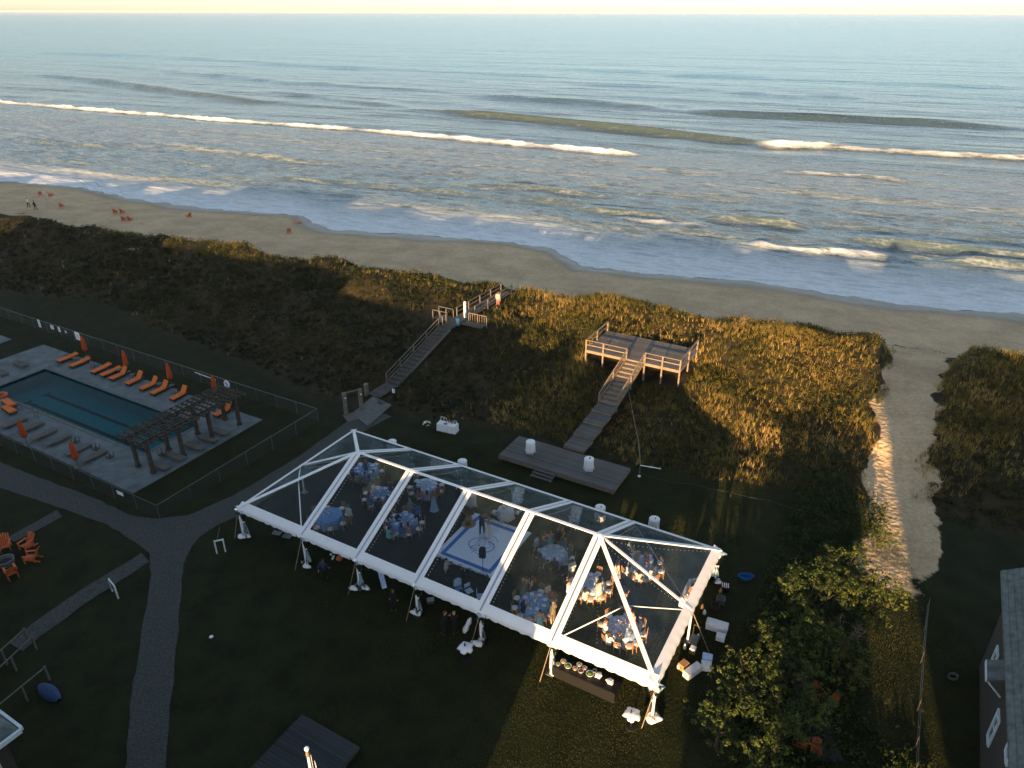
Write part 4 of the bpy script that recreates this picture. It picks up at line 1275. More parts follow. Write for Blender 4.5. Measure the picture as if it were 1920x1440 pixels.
# rescue pole on the fence
rp = (-59.89, 41.73, 1.20); rq = (-57.51, 41.69, 1.20)
tag(MB().tube([S(rp[0], 41.4, 1.15), S(rq[0] + .6, 41.4, 1.05)], .03, 6).obj('rescue_pole', WHITEP), 'long pale rescue pole hung along the back fence', 'pole')

# ------------------------------------------------------------------ decks, stairs and boardwalks
PLANKS = [mat('plank_%d' % i, c, .85, .3, 2.5, .5, 30, stretch=(.25, 6, 6)) for i, c in enumerate([(.098, .092, .086), (.120, .110, .100), (.082, .078, .074), (.112, .100, .088)])]
_plank_cache = {}
PLANKD = [mat('dark_plank_%d' % i, c, .9, .3, 2.5, .5, 30, stretch=(.25, 6, 6)) for i, c in enumerate([(.030, .036, .038), (.036, .042, .043), (.025, .030, .033)])]  # darker plank copies; the lawn platform's shade is put into their colour
def plank(parent, L, w, loc, along='x', th_=.035, name='plank', ms=None):
    """boards alike share one mesh"""
    key = (round(L, 2), round(w, 3), along, th_)
    if key not in _plank_cache:
        mb = MB(); mb.box((0, 0, 0), (L, w, th_) if along == 'x' else (w, L, th_))
        _plank_cache[key] = mb.mesh('plank', PLANKS[0])
    return link(name, _plank_cache[key], parent, (loc[0], loc[1], loc[2] + random.uniform(-.004, .004)), random.uniform(-.002, .002), random.choice(ms or PLANKS))

def planked(parent, x0, x1, y0, y1, z, along='x', w=.17, gap=.014, ms=None):
    n = int(round(((y1 - y0) if along == 'x' else (x1 - x0)) / w))
    w = ((y1 - y0) if along == 'x' else (x1 - x0)) / n
    for i in range(n):
        if along == 'x':
            plank(parent, x1 - x0, w - gap, ((x0 + x1) / 2, y0 + w * (i + .5), z), 'x', ms=ms)
        else:
            plank(parent, y1 - y0, w - gap, (x0 + w * (i + .5), (y0 + y1) / 2, z), 'y', ms=ms)

def frame(parent, x0, x1, y0, y1, z, h=.2, WOODR=WOODR):
    MB().box(((x0 + x1) / 2, y0 + .03, z - h / 2), (x1 - x0, .05, h)).obj('rim_joist', WOODR, parent)
    MB().box(((x0 + x1) / 2, y1 - .03, z - h / 2), (x1 - x0, .05, h)).obj('rim_joist', WOODR, parent)
    MB().box((x0 + .03, (y0 + y1) / 2, z - h / 2), (.05, y1 - y0 - .12, h)).obj('rim_joist', WOODR, parent)
    MB().box((x1 - .03, (y0 + y1) / 2, z - h / 2), (.05, y1 - y0 - .12, h)).obj('rim_joist', WOODR, parent)

# lower platform at the edge of the lawn
lo = thing('lower_platform', 'long low weathered plank platform between the tent and the dune', 'platform', S(-21.15, 46.0), SITE)
planked(lo, -5.15, 5.15, -1.8, 1.8, .44)
frame(lo, -5.15, 5.15, -1.8, 1.8, .42, .3)
for x in (-5, -2.5, 0, 2.5, 5):
    for y in (-1.65, 1.65):
        MB().box((x, y, .08), (.12, .12, .5)).obj('post', WOOD, lo)
for k in range(3):
    MB().box((-.75, -1.95 - .28 * k, .33 - .13 * k), (1.9, .29, .05)).obj('step', WOODP, lo)
for sx in (-1.6, .1):
    MB().beam((sx, -1.8, .26), (sx, -2.7, -.02), .05, .2).obj('stringer', WOOD, lo)

# flight up the dune to the viewing deck
DZ = 3.12
st = thing('dune_stairs', 'weathered wooden stairs climbing the dune to the viewing deck', 'stairs', S(-21.2, 47.9), SITE)
lz = [.62, .86, 1.10, 1.34]
y = .1
for i, z in enumerate(lz):
    d = 1.95 if i < 3 else 1.35
    planked(st, -.95, .95, y, y + d, z, 'x', .16)
    MB().box((0, y + .02, z - .12), (1.9, .045, .19)).obj('riser', WOODR, st)
    for sx in (-.93, .93):
        MB().box((sx, y + d / 2, z - .12), (.045, d - .1, .2)).obj('side_board', WOODR, st)
    y += d
y_top = y
nst = 10
rise = (DZ - lz[-1]) / (nst + 1)
run = (13.9 - y_top) / nst
for k in range(nst):
    z = lz[-1] + rise * (k + 1)
    MB().box((0, y_top + run * (k + .5), z), (1.66, run * .92, .045)).obj('tread', WOODR, st)
    MB().box((0, y_top + run * k + .03, z - rise / 2), (1.64, .03, rise - .05)).obj('riser', WOOD, st)
for sx in (-.9, .9):
    MB().beam((sx, y_top - .1, lz[-1]), (sx, 13.9, DZ - .05), .06, .28).obj('stringer', WOODR, st)
    for (yy, zz_) in ((y_top, lz[-1]), ((y_top + 13.9) / 2, (lz[-1] + DZ) / 2), (13.85, DZ)):
        MB().box((sx, yy, zz_ + .25), (.11, .11, 1.5)).obj('rail_post', WOODR, st)
    for hgt, ww in ((1.0, .13), (.62, .05), (.3, .05)):
        MB().beam((sx, y_top, lz[-1] + hgt), (sx, 13.85, DZ + hgt), ww, .05).obj('handrail', WOODR, st)

# viewing deck
dk = thing('viewing_deck', 'raised viewing deck with wooden rails on top of the dune', 'deck', S(-21.6, 64.5), SITE)
planked(dk, -4.9, 4.9, -2.7, 2.9, DZ, 'x', .17)
frame(dk, -4.9, 4.9, -2.7, 2.9, DZ - .02, .26)
def deck_post(x, y, top=1.05):
    g = float(th(*[c for c in S(-21.6 + x, 64.5 + y)[:2]]))
    MB().box((x, y, (g - .3 + DZ + top) / 2), (.14, .14, DZ + top - g + .3)).obj('post', WOODR, dk)
FP = [-4.85, -3.0, -.55, 1.35, 3.1, 4.85]
for x in FP:
    deck_post(x, -2.65)
for x in (-4.85, 4.85):
    for y in (.1, 2.85):
        deck_post(x, y)
for x in (-2.4, 0, 2.4):
    deck_post(x, 2.75, -.1)
def deck_rail(x0, y0, x1, y1):
    MB().beam((x0, y0, DZ + 1.06), (x1, y1, DZ + 1.06), .17, .05).obj('top_rail', WOODR, dk)
    MB().beam((x0, y0, DZ + .55), (x1, y1, DZ + .55), .04, .09).obj('middle_rail', WOODR, dk)
deck_rail(-4.95, -2.65, -.5, -2.65); deck_rail(1.3, -2.65, 4.95, -2.65)
deck_rail(-4.85, -2.56, -4.85, 2.95); deck_rail(4.85, -2.56, 4.85, 2.95)

# left boardwalk to the beach
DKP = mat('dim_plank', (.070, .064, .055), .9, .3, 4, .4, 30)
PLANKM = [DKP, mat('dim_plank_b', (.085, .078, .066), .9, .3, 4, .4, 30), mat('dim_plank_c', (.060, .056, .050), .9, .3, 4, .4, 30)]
lb = thing('beach_stairs', 'dark weathered stairs and railed boardwalk over the dune to the beach', 'stairs', S(-42.4, 47.5), SITE)
y0, z0, y1, z1 = 3.2, .12, 12.6, 2.75
n = 15
for k in range(n):
    z = z0 + (z1 - z0) * (k + 1) / n
    y = y0 + (y1 - y0) * (k + .5) / n
    MB().box((0, y, z), (1.4, (y1 - y0) / n * .93, .05)).obj('tread', DKP, lb)
    MB().box((0, y - (y1 - y0) / n * .46, z - .09), (1.36, .03, .14)).obj('riser', DKP, lb)
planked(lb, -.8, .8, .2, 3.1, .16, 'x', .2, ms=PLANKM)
for sx in (-.74, .74):
    MB().beam((sx, y0 - .2, z0), (sx, y1, z1), .06, .3).obj('stringer', WOOD, lb)
planked(lb, -.8, .8, 12.65, 16.6, z1 + .02, 'x', .2, ms=PLANKM)
planked(lb, -.8, .8, 16.65, 26.0, z1 + .04, 'x', .3, ms=PLANKM)
for (ya, za, yb, zb, sx) in ((y0, z0, y1, z1, -.74), (y1, z1, 14.0, z1, -.74), (16.2, z1, 26, z1 - .1, -.76), (17.6, z1, 26, z1 - .1, .76)):
    L = yb - ya
    for k in range(max(2, int(L / 2.2)) + 1):
        f_ = k / max(2, int(L / 2.2))
        MB().box((sx, ya + L * f_, za + (zb - za) * f_ + .3), (.1, .1, 1.5)).obj('rail_post', WOOD, lb)
    MB().beam((sx, ya, za + 1.02), (sx, yb, zb + 1.02), .09, .045).obj('handrail', WOOD, lb)
    MB().beam((sx, ya, za + .55), (sx, yb, zb + .55), .04, .08).obj('middle_rail', WOOD, lb)
# side landing with benches
planked(lb, -2.9, 3.4, 14.5, 15.8, z1 - .03, 'x', .2, ms=PLANKM)
for (x0, x1, yy) in ((-2.9, -.95, 14.55), (-2.9, -.95, 15.75), (1.1, 3.4, 15.75)):
    MB().beam((x0, yy, z1 + .95), (x1, yy, z1 + .95), .13, .05).obj('landing_rail', WOODR if x0 > 0 else WOOD, lb)
    for x in (x0, (x0 + x1) / 2, x1):
        MB().box((x, yy, z1 + .2), (.09, .09, 1.3)).obj('rail_post', WOOD, lb)
    for k in range(int((x1 - x0) / .3)):
        if x0 > 0:
            MB().box((x0 + .2 + .3 * k, yy, z1 + .5), (.035, .035, .85)).obj('baluster', WOODR, lb)

# outdoor shower frame and posts by the boardwalk foot
sh = thing('shower_frame', 'weathered wooden shower posts with crossbeam beside the beach stairs', 'shower', (-14.72, 59.37, 0.00), SITE + 1.05)
for x in (-.75, .75):
    MB().box((x, 0, 1.15), (.3, .3, 2.3)).obj('post', WOOD, sh)
MB().box((0, 0, 2.25), (2.0, .1, .12)).obj('crossbeam', WOOD, sh)
for x in (-.75, .75):
    MB().lathe([(.015, 0), (.09, .02), (.09, .05), (.02, .07)], (x, -.3, 1.85), 8).obj('shower_head', PLATE, sh)
MB().box((0, -.7, .04), (2.2, 1.4, .05)).obj('floor_grate', WOODP, sh)
p_ = thing('bollard', 'short thick wooden post right of the shower frame', 'post', (-14.15, 62.87, 0.00), SITE)
MB().box((0, 0, .6), (.32, .32, 1.2)).obj('post', WOOD, p_)
MB().box((0, 0, 1.22), (.38, .38, .05)).obj('cap', WOODR, p_)
g_ = (-11.23, 61.76, 0.00)
b_ = thing('post_sign', 'dark post with a small white notice at the foot of the beach stairs', 'sign', g_, SITE)
MB().box((0, 0, .55), (.24, .24, 1.1)).obj('post', BLACK, b_)
MB().box((0, -.14, 1.12), (.3, .02, .42)).obj('notice', WHITEP, b_)
MB().box((.04, -.155, 1.12), (.12, .012, .28)).obj('printed_line', BCLOTH, b_)
g_ = (-5.26, 76.23, 2.39)
w_ = thing('white_post', 'white post standing beside the boardwalk on the dune', 'post', g_, SITE)
MB().box((0, 0, 1.0), (.2, .2, 2.4)).obj('post', WHITEP, w_)
MB().lathe([(.14, 2.2), (.15, 2.24), (.02, 2.36)], (0, 0, 0), 4).obj('cap', WHITEP, w_)
g_ = (-5.87, 73.82, 2.80)
bi = thing('blue_bin', 'blue bin on the boardwalk landing', 'bin', g_, SITE)
MB().lathe([(.2, 0), (.26, .7), (.28, .72), (.27, .78)], (0, 0, 0), 14).obj('drum', fabric((.012, .065, .15)), bi, smooth=True)
MB().lathe([(.28, .78), (.2, .9), (.03, .93)], (0, 0, 0), 14).obj('lid', fabric((.012, .065, .15)), bi, smooth=True)

# leaning pole and rope edge right of the lower platform
g1, g2, g3 = (10.99, 60.88, 0.83), (10.51, 51.47, 0.05), (10.25, 48.94, 0.00)
lp_ = thing('leaning_pole', 'thin pale bent pole standing at the dune edge right of the platform', 'pole', g3, 0)
d1 = (g2[0] - g3[0], g2[1] - g3[1], g2[2] - g3[2] + .1); d2 = (g1[0] - g3[0], g1[1] - g3[1], g1[2] - g3[2] + .35)
MB().tube([(0, 0, 0), (0, 0, 1.2), (d1[0], d1[1], 1.5), (d2[0] * .5, d2[1] * .5, 1.7), (d2[0], d2[1], d2[2] + .3)], .035, 6).obj('pole', WOODR, lp_)
MB().tube([(0, 0, 1.1), (1.6, -.35, 1.0)], .04, 6).obj('side_arm', WHITEP, lp_)
MB().lathe([(.02, .0), (.13, .03), (.13, .1), (.02, .16)], (0, 0, 0), 10).obj('foot_light', PLATE, lp_)
rope = thing('rope_barrier', 'low rope on short stakes along the landward dune edge', 'rope', g3, 0)
RP = [(10.25, 48.94, 0.00), (11.82, 47.89, 0.00), (14.22, 47.30, 0.00), (16.86, 46.23, 0.00), (19.42, 45.20, 0.00), (22.11, 43.68, 0.00)]
loc = [(p[0] - g3[0], p[1] - g3[1], p[2] - g3[2]) for p in RP]
for p in loc:
    MB().tube([(p[0], p[1], p[2] - .1), (p[0], p[1], p[2] + .5)], .02, 5).obj('stake', DKWOOD, rope)
cat = []
for p, q in zip(loc[:-1], loc[1:]):
    for k in range(6):
        f_ = k / 6
        cat.append((p[0] + (q[0] - p[0]) * f_, p[1] + (q[1] - p[1]) * f_, p[2] + (q[2] - p[2]) * f_ + .45 - .12 * math.sin(math.pi * f_)))
MB().tube(cat, .008, 4).obj('rope', WOOD, rope)

# dark platform at the bottom of the picture
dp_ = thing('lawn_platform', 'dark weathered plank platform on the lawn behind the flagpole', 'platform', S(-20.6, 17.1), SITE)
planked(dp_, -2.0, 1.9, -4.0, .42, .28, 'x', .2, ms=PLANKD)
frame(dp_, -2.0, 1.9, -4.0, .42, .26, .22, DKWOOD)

# ------------------------------------------------------------------ people: bodies grown from joints, clothes over them
def remesh(mb, voxel, name):
    me = mb.mesh(name, SKIN1)
    o = bpy.data.objects.new('tmp_body', me)
    COL.objects.link(o)
    r = o.modifiers.new('r', 'REMESH'); r.mode = 'VOXEL'; r.voxel_size = voxel; r.use_smooth_shade = True
    s = o.modifiers.new('s', 'SMOOTH'); s.factor = .5; s.iterations = 2
    dg = bpy.context.evaluated_depsgraph_get()
    out = bpy.data.meshes.new_from_object(o.evaluated_get(dg))
    out.name = name
    bpy.data.objects.remove(o)
    bpy.data.meshes.remove(me)
    if not out.materials:
        out.materials.append(SKIN1)
    return out

def skeleton(pose):
    J = {}
    sit = pose.startswith('sit')
    hz = .56 if sit else .93
    J['hip'] = Vector((0, 0, hz))
    lean = {'sit2': .10, 'stand': 0, 'sit': .02, 'talk': .02, 'hold': 0, 'dance': .03, 'bride': .03, 'serve': .14, 'walk': .03}.get(pose, 0)
    J['waist'] = Vector((0, -lean * .4, hz + .2)); J['chest'] = Vector((0, -lean, hz + .40)); J['neck'] = Vector((0, -lean * 1.1, hz + .53)); J['head'] = Vector((0, -lean * 1.25 - .01, hz + .68))
    for s, k in ((-1, 'l'), (1, 'r')):
        J['sh' + k] = Vector((s * .185, -lean, hz + .46))
        J['hj' + k] = Vector((s * .09, 0, hz))
        if sit:
            J['kn' + k] = Vector((s * .12, -.43, .55)); J['an' + k] = Vector((s * .12, -.40, .10))
        else:
            st_ = {'walk': .16, 'dance': .07}.get(pose, .02) * s
            J['kn' + k] = Vector((s * .10, -.02 + st_, .50)); J['an' + k] = Vector((s * .11, .02 + st_ * 1.4, .09))
        # arms
        sh_ = J['sh' + k]
        if pose in ('sit', 'sit2'):
            el, wr = Vector((s * .24, -.12 - lean, hz + .20)), Vector((s * .17, -.36 - lean, hz + .22))
        elif pose == 'hold' and s > 0 or pose == 'talk':
            el, wr = Vector((s * .25, -.05, hz + .20)), Vector((s * .14, -.27, hz + .30))
        elif pose == 'dance':
            el, wr = Vector((s * .28, -.18, hz + .30)), Vector((s * .16, -.38, hz + .34))
        elif pose == 'bride':
            el, wr = Vector((s * .25, -.20, hz + .36)), Vector((s * .15, -.34, hz + .50))
        elif pose == 'serve':
            el, wr = Vector((s * .24, -.22, hz + .22)), Vector((s * .20, -.46, hz + .14))
        else:
            sw = .12 * s if pose == 'walk' else 0
            el, wr = Vector((s * .25, .03 + sw, hz + .20)), Vector((s * .25, -.04 + sw * 1.8, hz - .04))
        J['el' + k], J['wr' + k] = el, wr
    return J

def cap2(mb, p, q, r0, r1, g=0.0, n=8):
    mb.cap(p, q, r0 + g, r1 + g, n)

def torso(mb, J, g=0.0, hem=0.0, slim=1.0):
    for s in (-1, 1):
        cap2(mb, J['hip'] + Vector((s * .065 * slim, 0, hem)), J['waist'] + Vector((s * .05 * slim, 0, 0)), .115, .10, g)
        cap2(mb, J['waist'] + Vector((s * .05 * slim, 0, 0)), J['chest'] + Vector((s * .075 * slim, 0, 0)), .10, .115, g)
        cap2(mb, J['chest'] + Vector((s * .075 * slim, 0, 0)), J['sh' + ('l' if s < 0 else 'r')] + Vector((0, 0, -.02)), .10, .065, g)
    cap2(mb, J['chest'], J['neck'] - Vector((0, 0, .04)), .11, .07, g)

def arms(mb, J, g=0.0, upto=1.0):
    for k in 'lr':
        cap2(mb, J['sh' + k], J['el' + k], .056, .043, g)
        if upto > .5:
            cap2(mb, J['el' + k], J['el' + k].lerp(J['wr' + k], upto), .043, .033, g)

def legs(mb, J, g=0.0):
    for k in 'lr':
        cap2(mb, J['hj' + k], J['kn' + k], .088, .060, g)
        cap2(mb, J['kn' + k], J['an' + k], .060, .040, g)

def body_mesh(pose):
    J = skeleton(pose)
    mb = MB()
    torso(mb, J); arms(mb, J); legs(mb, J)
    cap2(mb, J['chest'], J['neck'], .06, .056); cap2(mb, J['neck'], J['head'], .055, .055)
    h = J['head']
    cap2(mb, h + Vector((0, .012, .03)), h + Vector((0, -.012, -.02)), .098, .085)
    cap2(mb, h + Vector((0, -.03, -.06)), h + Vector((0, -.055, -.075)), .06, .045)      # jaw and chin
    cap2(mb, h + Vector((0, -.098, .01)), h + Vector((0, -.118, -.018)), .014, .018, 0, 6)  # nose
    for s, k in ((-1, 'l'), (1, 'r')):
        cap2(mb, h + Vector((s * .097, .015, .01)), h + Vector((s * .10, .02, -.03)), .018, .016, 0, 6)
        d = (J['wr' + k] - J['el' + k]).normalized()
        up = Vector((0, 0, 1)) if abs(d.z) < .7 else Vector((0, -1, 0))
        sd = d.cross(up).normalized(); nm = sd.cross(d)
        w = J['wr' + k]
        cap2(mb, w, w + d * .075, .030, .036, 0, 6)
        for f_, L in ((-.026, .070), (-.009, .082), (.009, .078), (.026, .062)):
            b = w + d * .10 + sd * f_
            m_ = b + d * L * .5
            cap2(mb, b, m_, .0105, .0100, 0, 6); cap2(mb, m_, m_ + d * L * .45 - nm * .015, .0100, .0085, 0, 6)
        t0 = w + d * .04 + sd * .034 * -s
        cap2(mb, t0, t0 + d * .045 + sd * .03 * -s, .013, .010, 0, 6)
        a = J['an' + k]
        cap2(mb, a, a + Vector((0, .03, -.04)), .042, .040); cap2(mb, a + Vector((0, .02, -.045)), a + Vector((0, -.15, -.055)), .042, .036)
    return remesh(mb, .013, 'person_body_' + pose)

def loft(rings, n=20, flute=0.0, seed=0):
    """rings: (centre x, y, z, half width, half depth)"""
    mb = MB()
    vs = []
    m = len(rings)
    for i, (cx, cy, cz, rx, ry) in enumerate(rings):
        for k in range(n):
            a = 2 * math.pi * k / n
            w = 1 + flute * (i / m) ** 2 * math.sin(6 * a + seed)
            vs.append((cx + rx * w * math.cos(a), cy + ry * w * math.sin(a), cz))
    fs = [(i * n + k, i * n + (k + 1) % n, (i + 1) * n + (k + 1) % n, (i + 1) * n + k) for i in range(m - 1) for k in range(n)]
    fs.append(tuple(range(n))); fs.append(tuple((m - 1) * n + k for k in reversed(range(n))))
    mb.add(vs, fs)
    return mb

_pm = {}
def pmesh(kind, pose):
    key = (kind, pose)
    if key in _pm:
        return _pm[key]
    J = skeleton(pose)
    sit = pose.startswith('sit')
    if kind == 'body':
        me = body_mesh(pose)
    elif kind in ('jacket', 'shirt'):
        g = .024 if kind == 'jacket' else .014
        mb = MB(); torso(mb, J, g, -.10 if kind == 'jacket' and not sit else -.02); arms(mb, J, g, .94 if kind == 'jacket' else .85)
        me = remesh(mb, .02, kind + '_' + pose)
    elif kind == 'trousers':
        mb = MB(); legs(mb, J, .018)
        for s in (-1, 1):
            cap2(mb, J['hip'] + Vector((s * .06, 0, -.02)), J['hip'] + Vector((s * .06, 0, .10)), .11, .105, .016)
        me = remesh(mb, .02, 'trousers_' + pose)
    elif kind in ('dress', 'gown'):
        c, w, h = J['chest'], J['waist'], J['hip']
        if sit:
            mb = MB(); torso(mb, J, .014, -.02)
            for k in 'lr':
                cap2(mb, J['hj' + k], J['kn' + k], .09, .08, .03)
                cap2(mb, J['kn' + k], J['kn' + k] + Vector((0, 0, -.3)), .07, .075, .02)
            cap2(mb, J['hip'] + Vector((0, -.2, .02)), J['hip'] + Vector((0, -.36, -.02)), .10, .09)
            me = remesh(mb, .02, 'dress_' + pose)
        else:
            hem = .52 if kind == 'dress' else .05
            hr_ = .22 if kind == 'dress' else .34
            me = loft([(c.x, c.y, c.z + .045, .135, .10), (c.x, c.y - .01, c.z - .02, .175, .135), (w.x, w.y, w.z, .140, .115), (h.x, h.y, h.z - .02, .19, .155), (h.x, h.y, .7, .20, .175), (h.x, h.y + .02, (hem + .6) / 2, (hr_ + .2) / 2, (hr_ + .19) / 2), (h.x, h.y + .03, hem, hr_, hr_ * .95)], 24, .10).mesh(kind + '_' + pose, SKIN1, True)
    elif kind == 'shoes':
        mb = MB()
        for k in 'lr':
            a = J['an' + k]
            cap2(mb, a + Vector((0, .025, -.045)), a + Vector((0, -.16, -.058)), .050, .042)
        me = remesh(mb, .02, 'shoes_' + pose)
    elif kind in ('short_hair', 'long_hair', 'bun'):
        h = J['head']
        mb = MB()
        cap2(mb, h + Vector((0, .03, .055)), h + Vector((0, .005, .06)), .098, .092)
        cap2(mb, h + Vector((0, .05, .02)), h + Vector((0, .05, -.03)), .085, .065)
        if kind == 'long_hair':
            cap2(mb, h + Vector((0, .06, 0)), h + Vector((0, .085, -.22)), .095, .075)
            for s in (-1, 1):
                cap2(mb, h + Vector((s * .085, .03, 0)), h + Vector((s * .09, .03, -.17)), .035, .03)
        if kind == 'bun':
            cap2(mb, h + Vector((0, .125, .05)), h + Vector((0, .13, .05)), .05, .05)
        me = remesh(mb, .018, kind + '_' + pose)
    _pm[key] = me
    return me

NAVY, BLK, GREY, BEIGE, TEAL, AQUA, SKY, CREAM, WHT, PINK, LILAC, GREEN, BLUE, KHAKI, ROSE = (.012, .020, .050), (.010, .010, .012), (.10, .105, .11), (.36, .28, .18), (.015, .17, .24), (.16, .44, .48), (.36, .50, .72), (.66, .58, .46), (.72, .71, .70), (.55, .26, .26), (.38, .36, .58), (.16, .32, .24), (.06, .18, .42), (.30, .24, .15), (.42, .12, .10)

def person(loc, face, pose, outfit, hair, label, skin=0, scale=1.0, group='wedding guests in the tent'):
    """outfit: ('suit', jacket, trousers) ('shirt', top, trousers) ('dress'|'gown', colour)"""
    t = thing('person', label, 'person', loc, face, group)
    t.scale = (scale,) * 3
    sk = SKIN1 if skin == 0 else SKIN2
    link('body', pmesh('body', pose), t, m=sk)
    k = outfit[0]
    if k in ('suit', 'shirt'):
        link('jacket' if k == 'suit' else 'shirt', pmesh('jacket' if k == 'suit' else 'shirt', pose), t, m=fabric(outfit[1]))
        link('trousers', pmesh('trousers', pose), t, m=fabric(outfit[2]))
        link('shoes', pmesh('shoes', pose), t, m=BLACK)
    else:
        link('dress', pmesh(k, pose), t, m=fabric(outfit[1]))
    link('hair', pmesh(hair[0], pose), t, m=HAIRS[hair[1]])
    return t

# ------------------------------------------------------------------ dance floor
DFA, DFB = -21.7, 34.3
df = thing('dance_floor', 'white dance floor with a blue border and a blue floral scroll design', 'dance floor', S(DFA, DFB), SITE)
FLW = mat('white_floor_panel', (.78, .84, .90), .35, .05, 3)
FLB = mat('blue_floor_vinyl', (.045, .17, .52), .4, .1, 4)
DW, DH = 4.75, 5.45
MB().box((0, 0, .025), (DW, DH, .05)).obj('base', FLW, df)
nx, ny = 4, 5
for i in range(nx):
    for j in range(ny):
        w, h = DW / nx, DH / ny
        MB().box((-DW / 2 + w * (i + .5), -DH / 2 + h * (j + .5), .062), (w - .008, h - .008, .02)).obj('floor_panel', FLW, df)
bw = .30
for (cx, cy, sx, sy) in ((0, -DH / 2 + .48, DW - .70, bw), (0, DH / 2 - .48, DW - .70, bw), (-DW / 2 + .48, 0, bw, DH - 1.2615), (DW / 2 - .48, 0, bw, DH - 1.2615)):
    MB().box((cx, cy, .074), (sx, sy, .006)).obj('blue_border', FLB, df)
def flat_stroke(pts, w):
    mb = MB(); L, R = [], []
    P_ = [Vector((p[0], p[1], .078)) for p in pts]
    for i, p in enumerate(P_):
        d = (P_[min(i + 1, len(P_) - 1)] - P_[max(i - 1, 0)]).normalized()
        n = Vector((-d.y, d.x, 0)) * w * (1 if 0 < i < len(P_) - 1 else .3)
        L.append(p + n); R.append(p - n)
    m = len(P_)
    mb.add(L + R, [(i, i + 1, m + i + 1, m + i) for i in range(m - 1)])
    return mb
def spiral(cx, cy, r0, r1, a0, a1, n=22):
    return [(cx + (r0 + (r1 - r0) * k / n) * math.cos(a0 + (a1 - a0) * k / n), cy + (r0 + (r1 - r0) * k / n) * math.sin(a0 + (a1 - a0) * k / n)) for k in range(n + 1)]
for args, w in [((-.35, -.25, .62, .55, 2.2, 5.2), .05), ((.35, -.15, .6, .5, -1.2, 2.0), .05), ((-.2, -.75, .45, .2, 1.0, 6.0), .035), ((.3, -.8, .4, .12, -2.5, 3.0), .035), ((.1, .35, .75, .6, .3, 2.6), .03), ((-.3, .2, .35, .1, 0, 5.5), .03), ((.55, .3, .3, .1, 1.5, 7), .025)]:
    flat_stroke(spiral(*args), w * .65).obj('blue_scroll', FLB, df)
for k in range(7):
    an = k * .9 + .3
    flat_stroke([(.1 + .2 * math.cos(an), -.55 + .2 * math.sin(an)), (.1 + .55 * math.cos(an + .3), -.55 + .55 * math.sin(an + .3)), (.1 + .8 * math.cos(an + .5), -.55 + .8 * math.sin(an + .5))], .02).obj('blue_scroll', FLB, df)

# ------------------------------------------------------------------ round tables, chairs, plates
def chair_meshes():
    fr = MB()
    for sx in (-.19, .19):
        fr.tube([(sx, -.19, 0), (sx, -.18, .45)], .018, 5)
        fr.tube([(sx, .20, 0), (sx, .18, .45), (sx * .95, .23, .92)], .018, 5)
    fr.box((0, 0, .44), (.42, .42, .03))
    for z in (.62, .78, .91):
        fr.beam((-.18, .205 + (z - .45) * .06, z), (.18, .205 + (z - .45) * .06, z), .02, .035)
    for x in (-.1, 0, .1):
        fr.beam((x, .21, .6), (x, .23, .9), .015, .015)
    for z in (.18, .28):
        fr.beam((-.19, -.19, z), (-.19, .19, z), .015, .015); fr.beam((.19, -.19, z), (.19, .19, z), .015, .015)
    cu = MB(); cu.lathe([(.20, .455), (.215, .475), (.21, .50), (.18, .515)], (0, 0, 0), 12, None, 1.0, .98)
    return fr.mesh('chair_frame', CHAIRW), cu.mesh('seat_cushion', CLOTH, True)
CH_F, CH_C = chair_meshes()
def chair(loc, face, label, group):
    t = thing('dining_chair', label, 'chair', loc, face, group)
    link('chair_frame', CH_F, t); link('seat_cushion', CH_C, t)
    return t
def table_meshes(r, h, m, name, drop=.02):
    fl = lambda a, i: 1 + (.018 * i) * math.sin(13 * a) + (.01 * i) * math.sin(7 * a + 1)
    mb = MB(); mb.lathe([(.05, h), (r * .96, h), (r, h - .012), (r * 1.015, h - .2), (r * 1.06, h - .48), (r * 1.10, drop)], (0, 0, 0), 40, fl)
    return mb.mesh(name, m, True)

def side_word(a):
    """which side of a round table, as seen in the picture"""
    d = math.degrees(a) % 360
    W = ['right', 'far right', 'back right', 'back', 'back left', 'far left', 'left', 'near left', 'front left', 'front', 'front right', 'near right']
    return W[int((d + 15) // 30) % 12]
RT = .92
TBL = {True: table_meshes(RT, .76, LCLOTH, 'tablecloth'), False: table_meshes(RT, .76, BCLOTH, 'tablecloth')}
TOPM = MB().lathe([(RT * .97, .70), (RT * .97, .745)], (0, 0, 0), 30).mesh('table_top', DKWOOD)
LEGM = MB().tube([(0, 0, 0), (0, 0, .70)], .03, 6).mesh('leg', STEEL)
PLATEM = MB().lathe([(.07, 0), (.145, .018), (.15, .022), (.10, .012), (.01, .010)], (0, 0, 0), 16).mesh('plate', PLATE, True)
FLOWER = [mat('petal_%d' % i, c, .8, .2, 20) for i, c in enumerate([(.72, .70, .62), (.62, .34, .34), (.30, .36, .16)])]
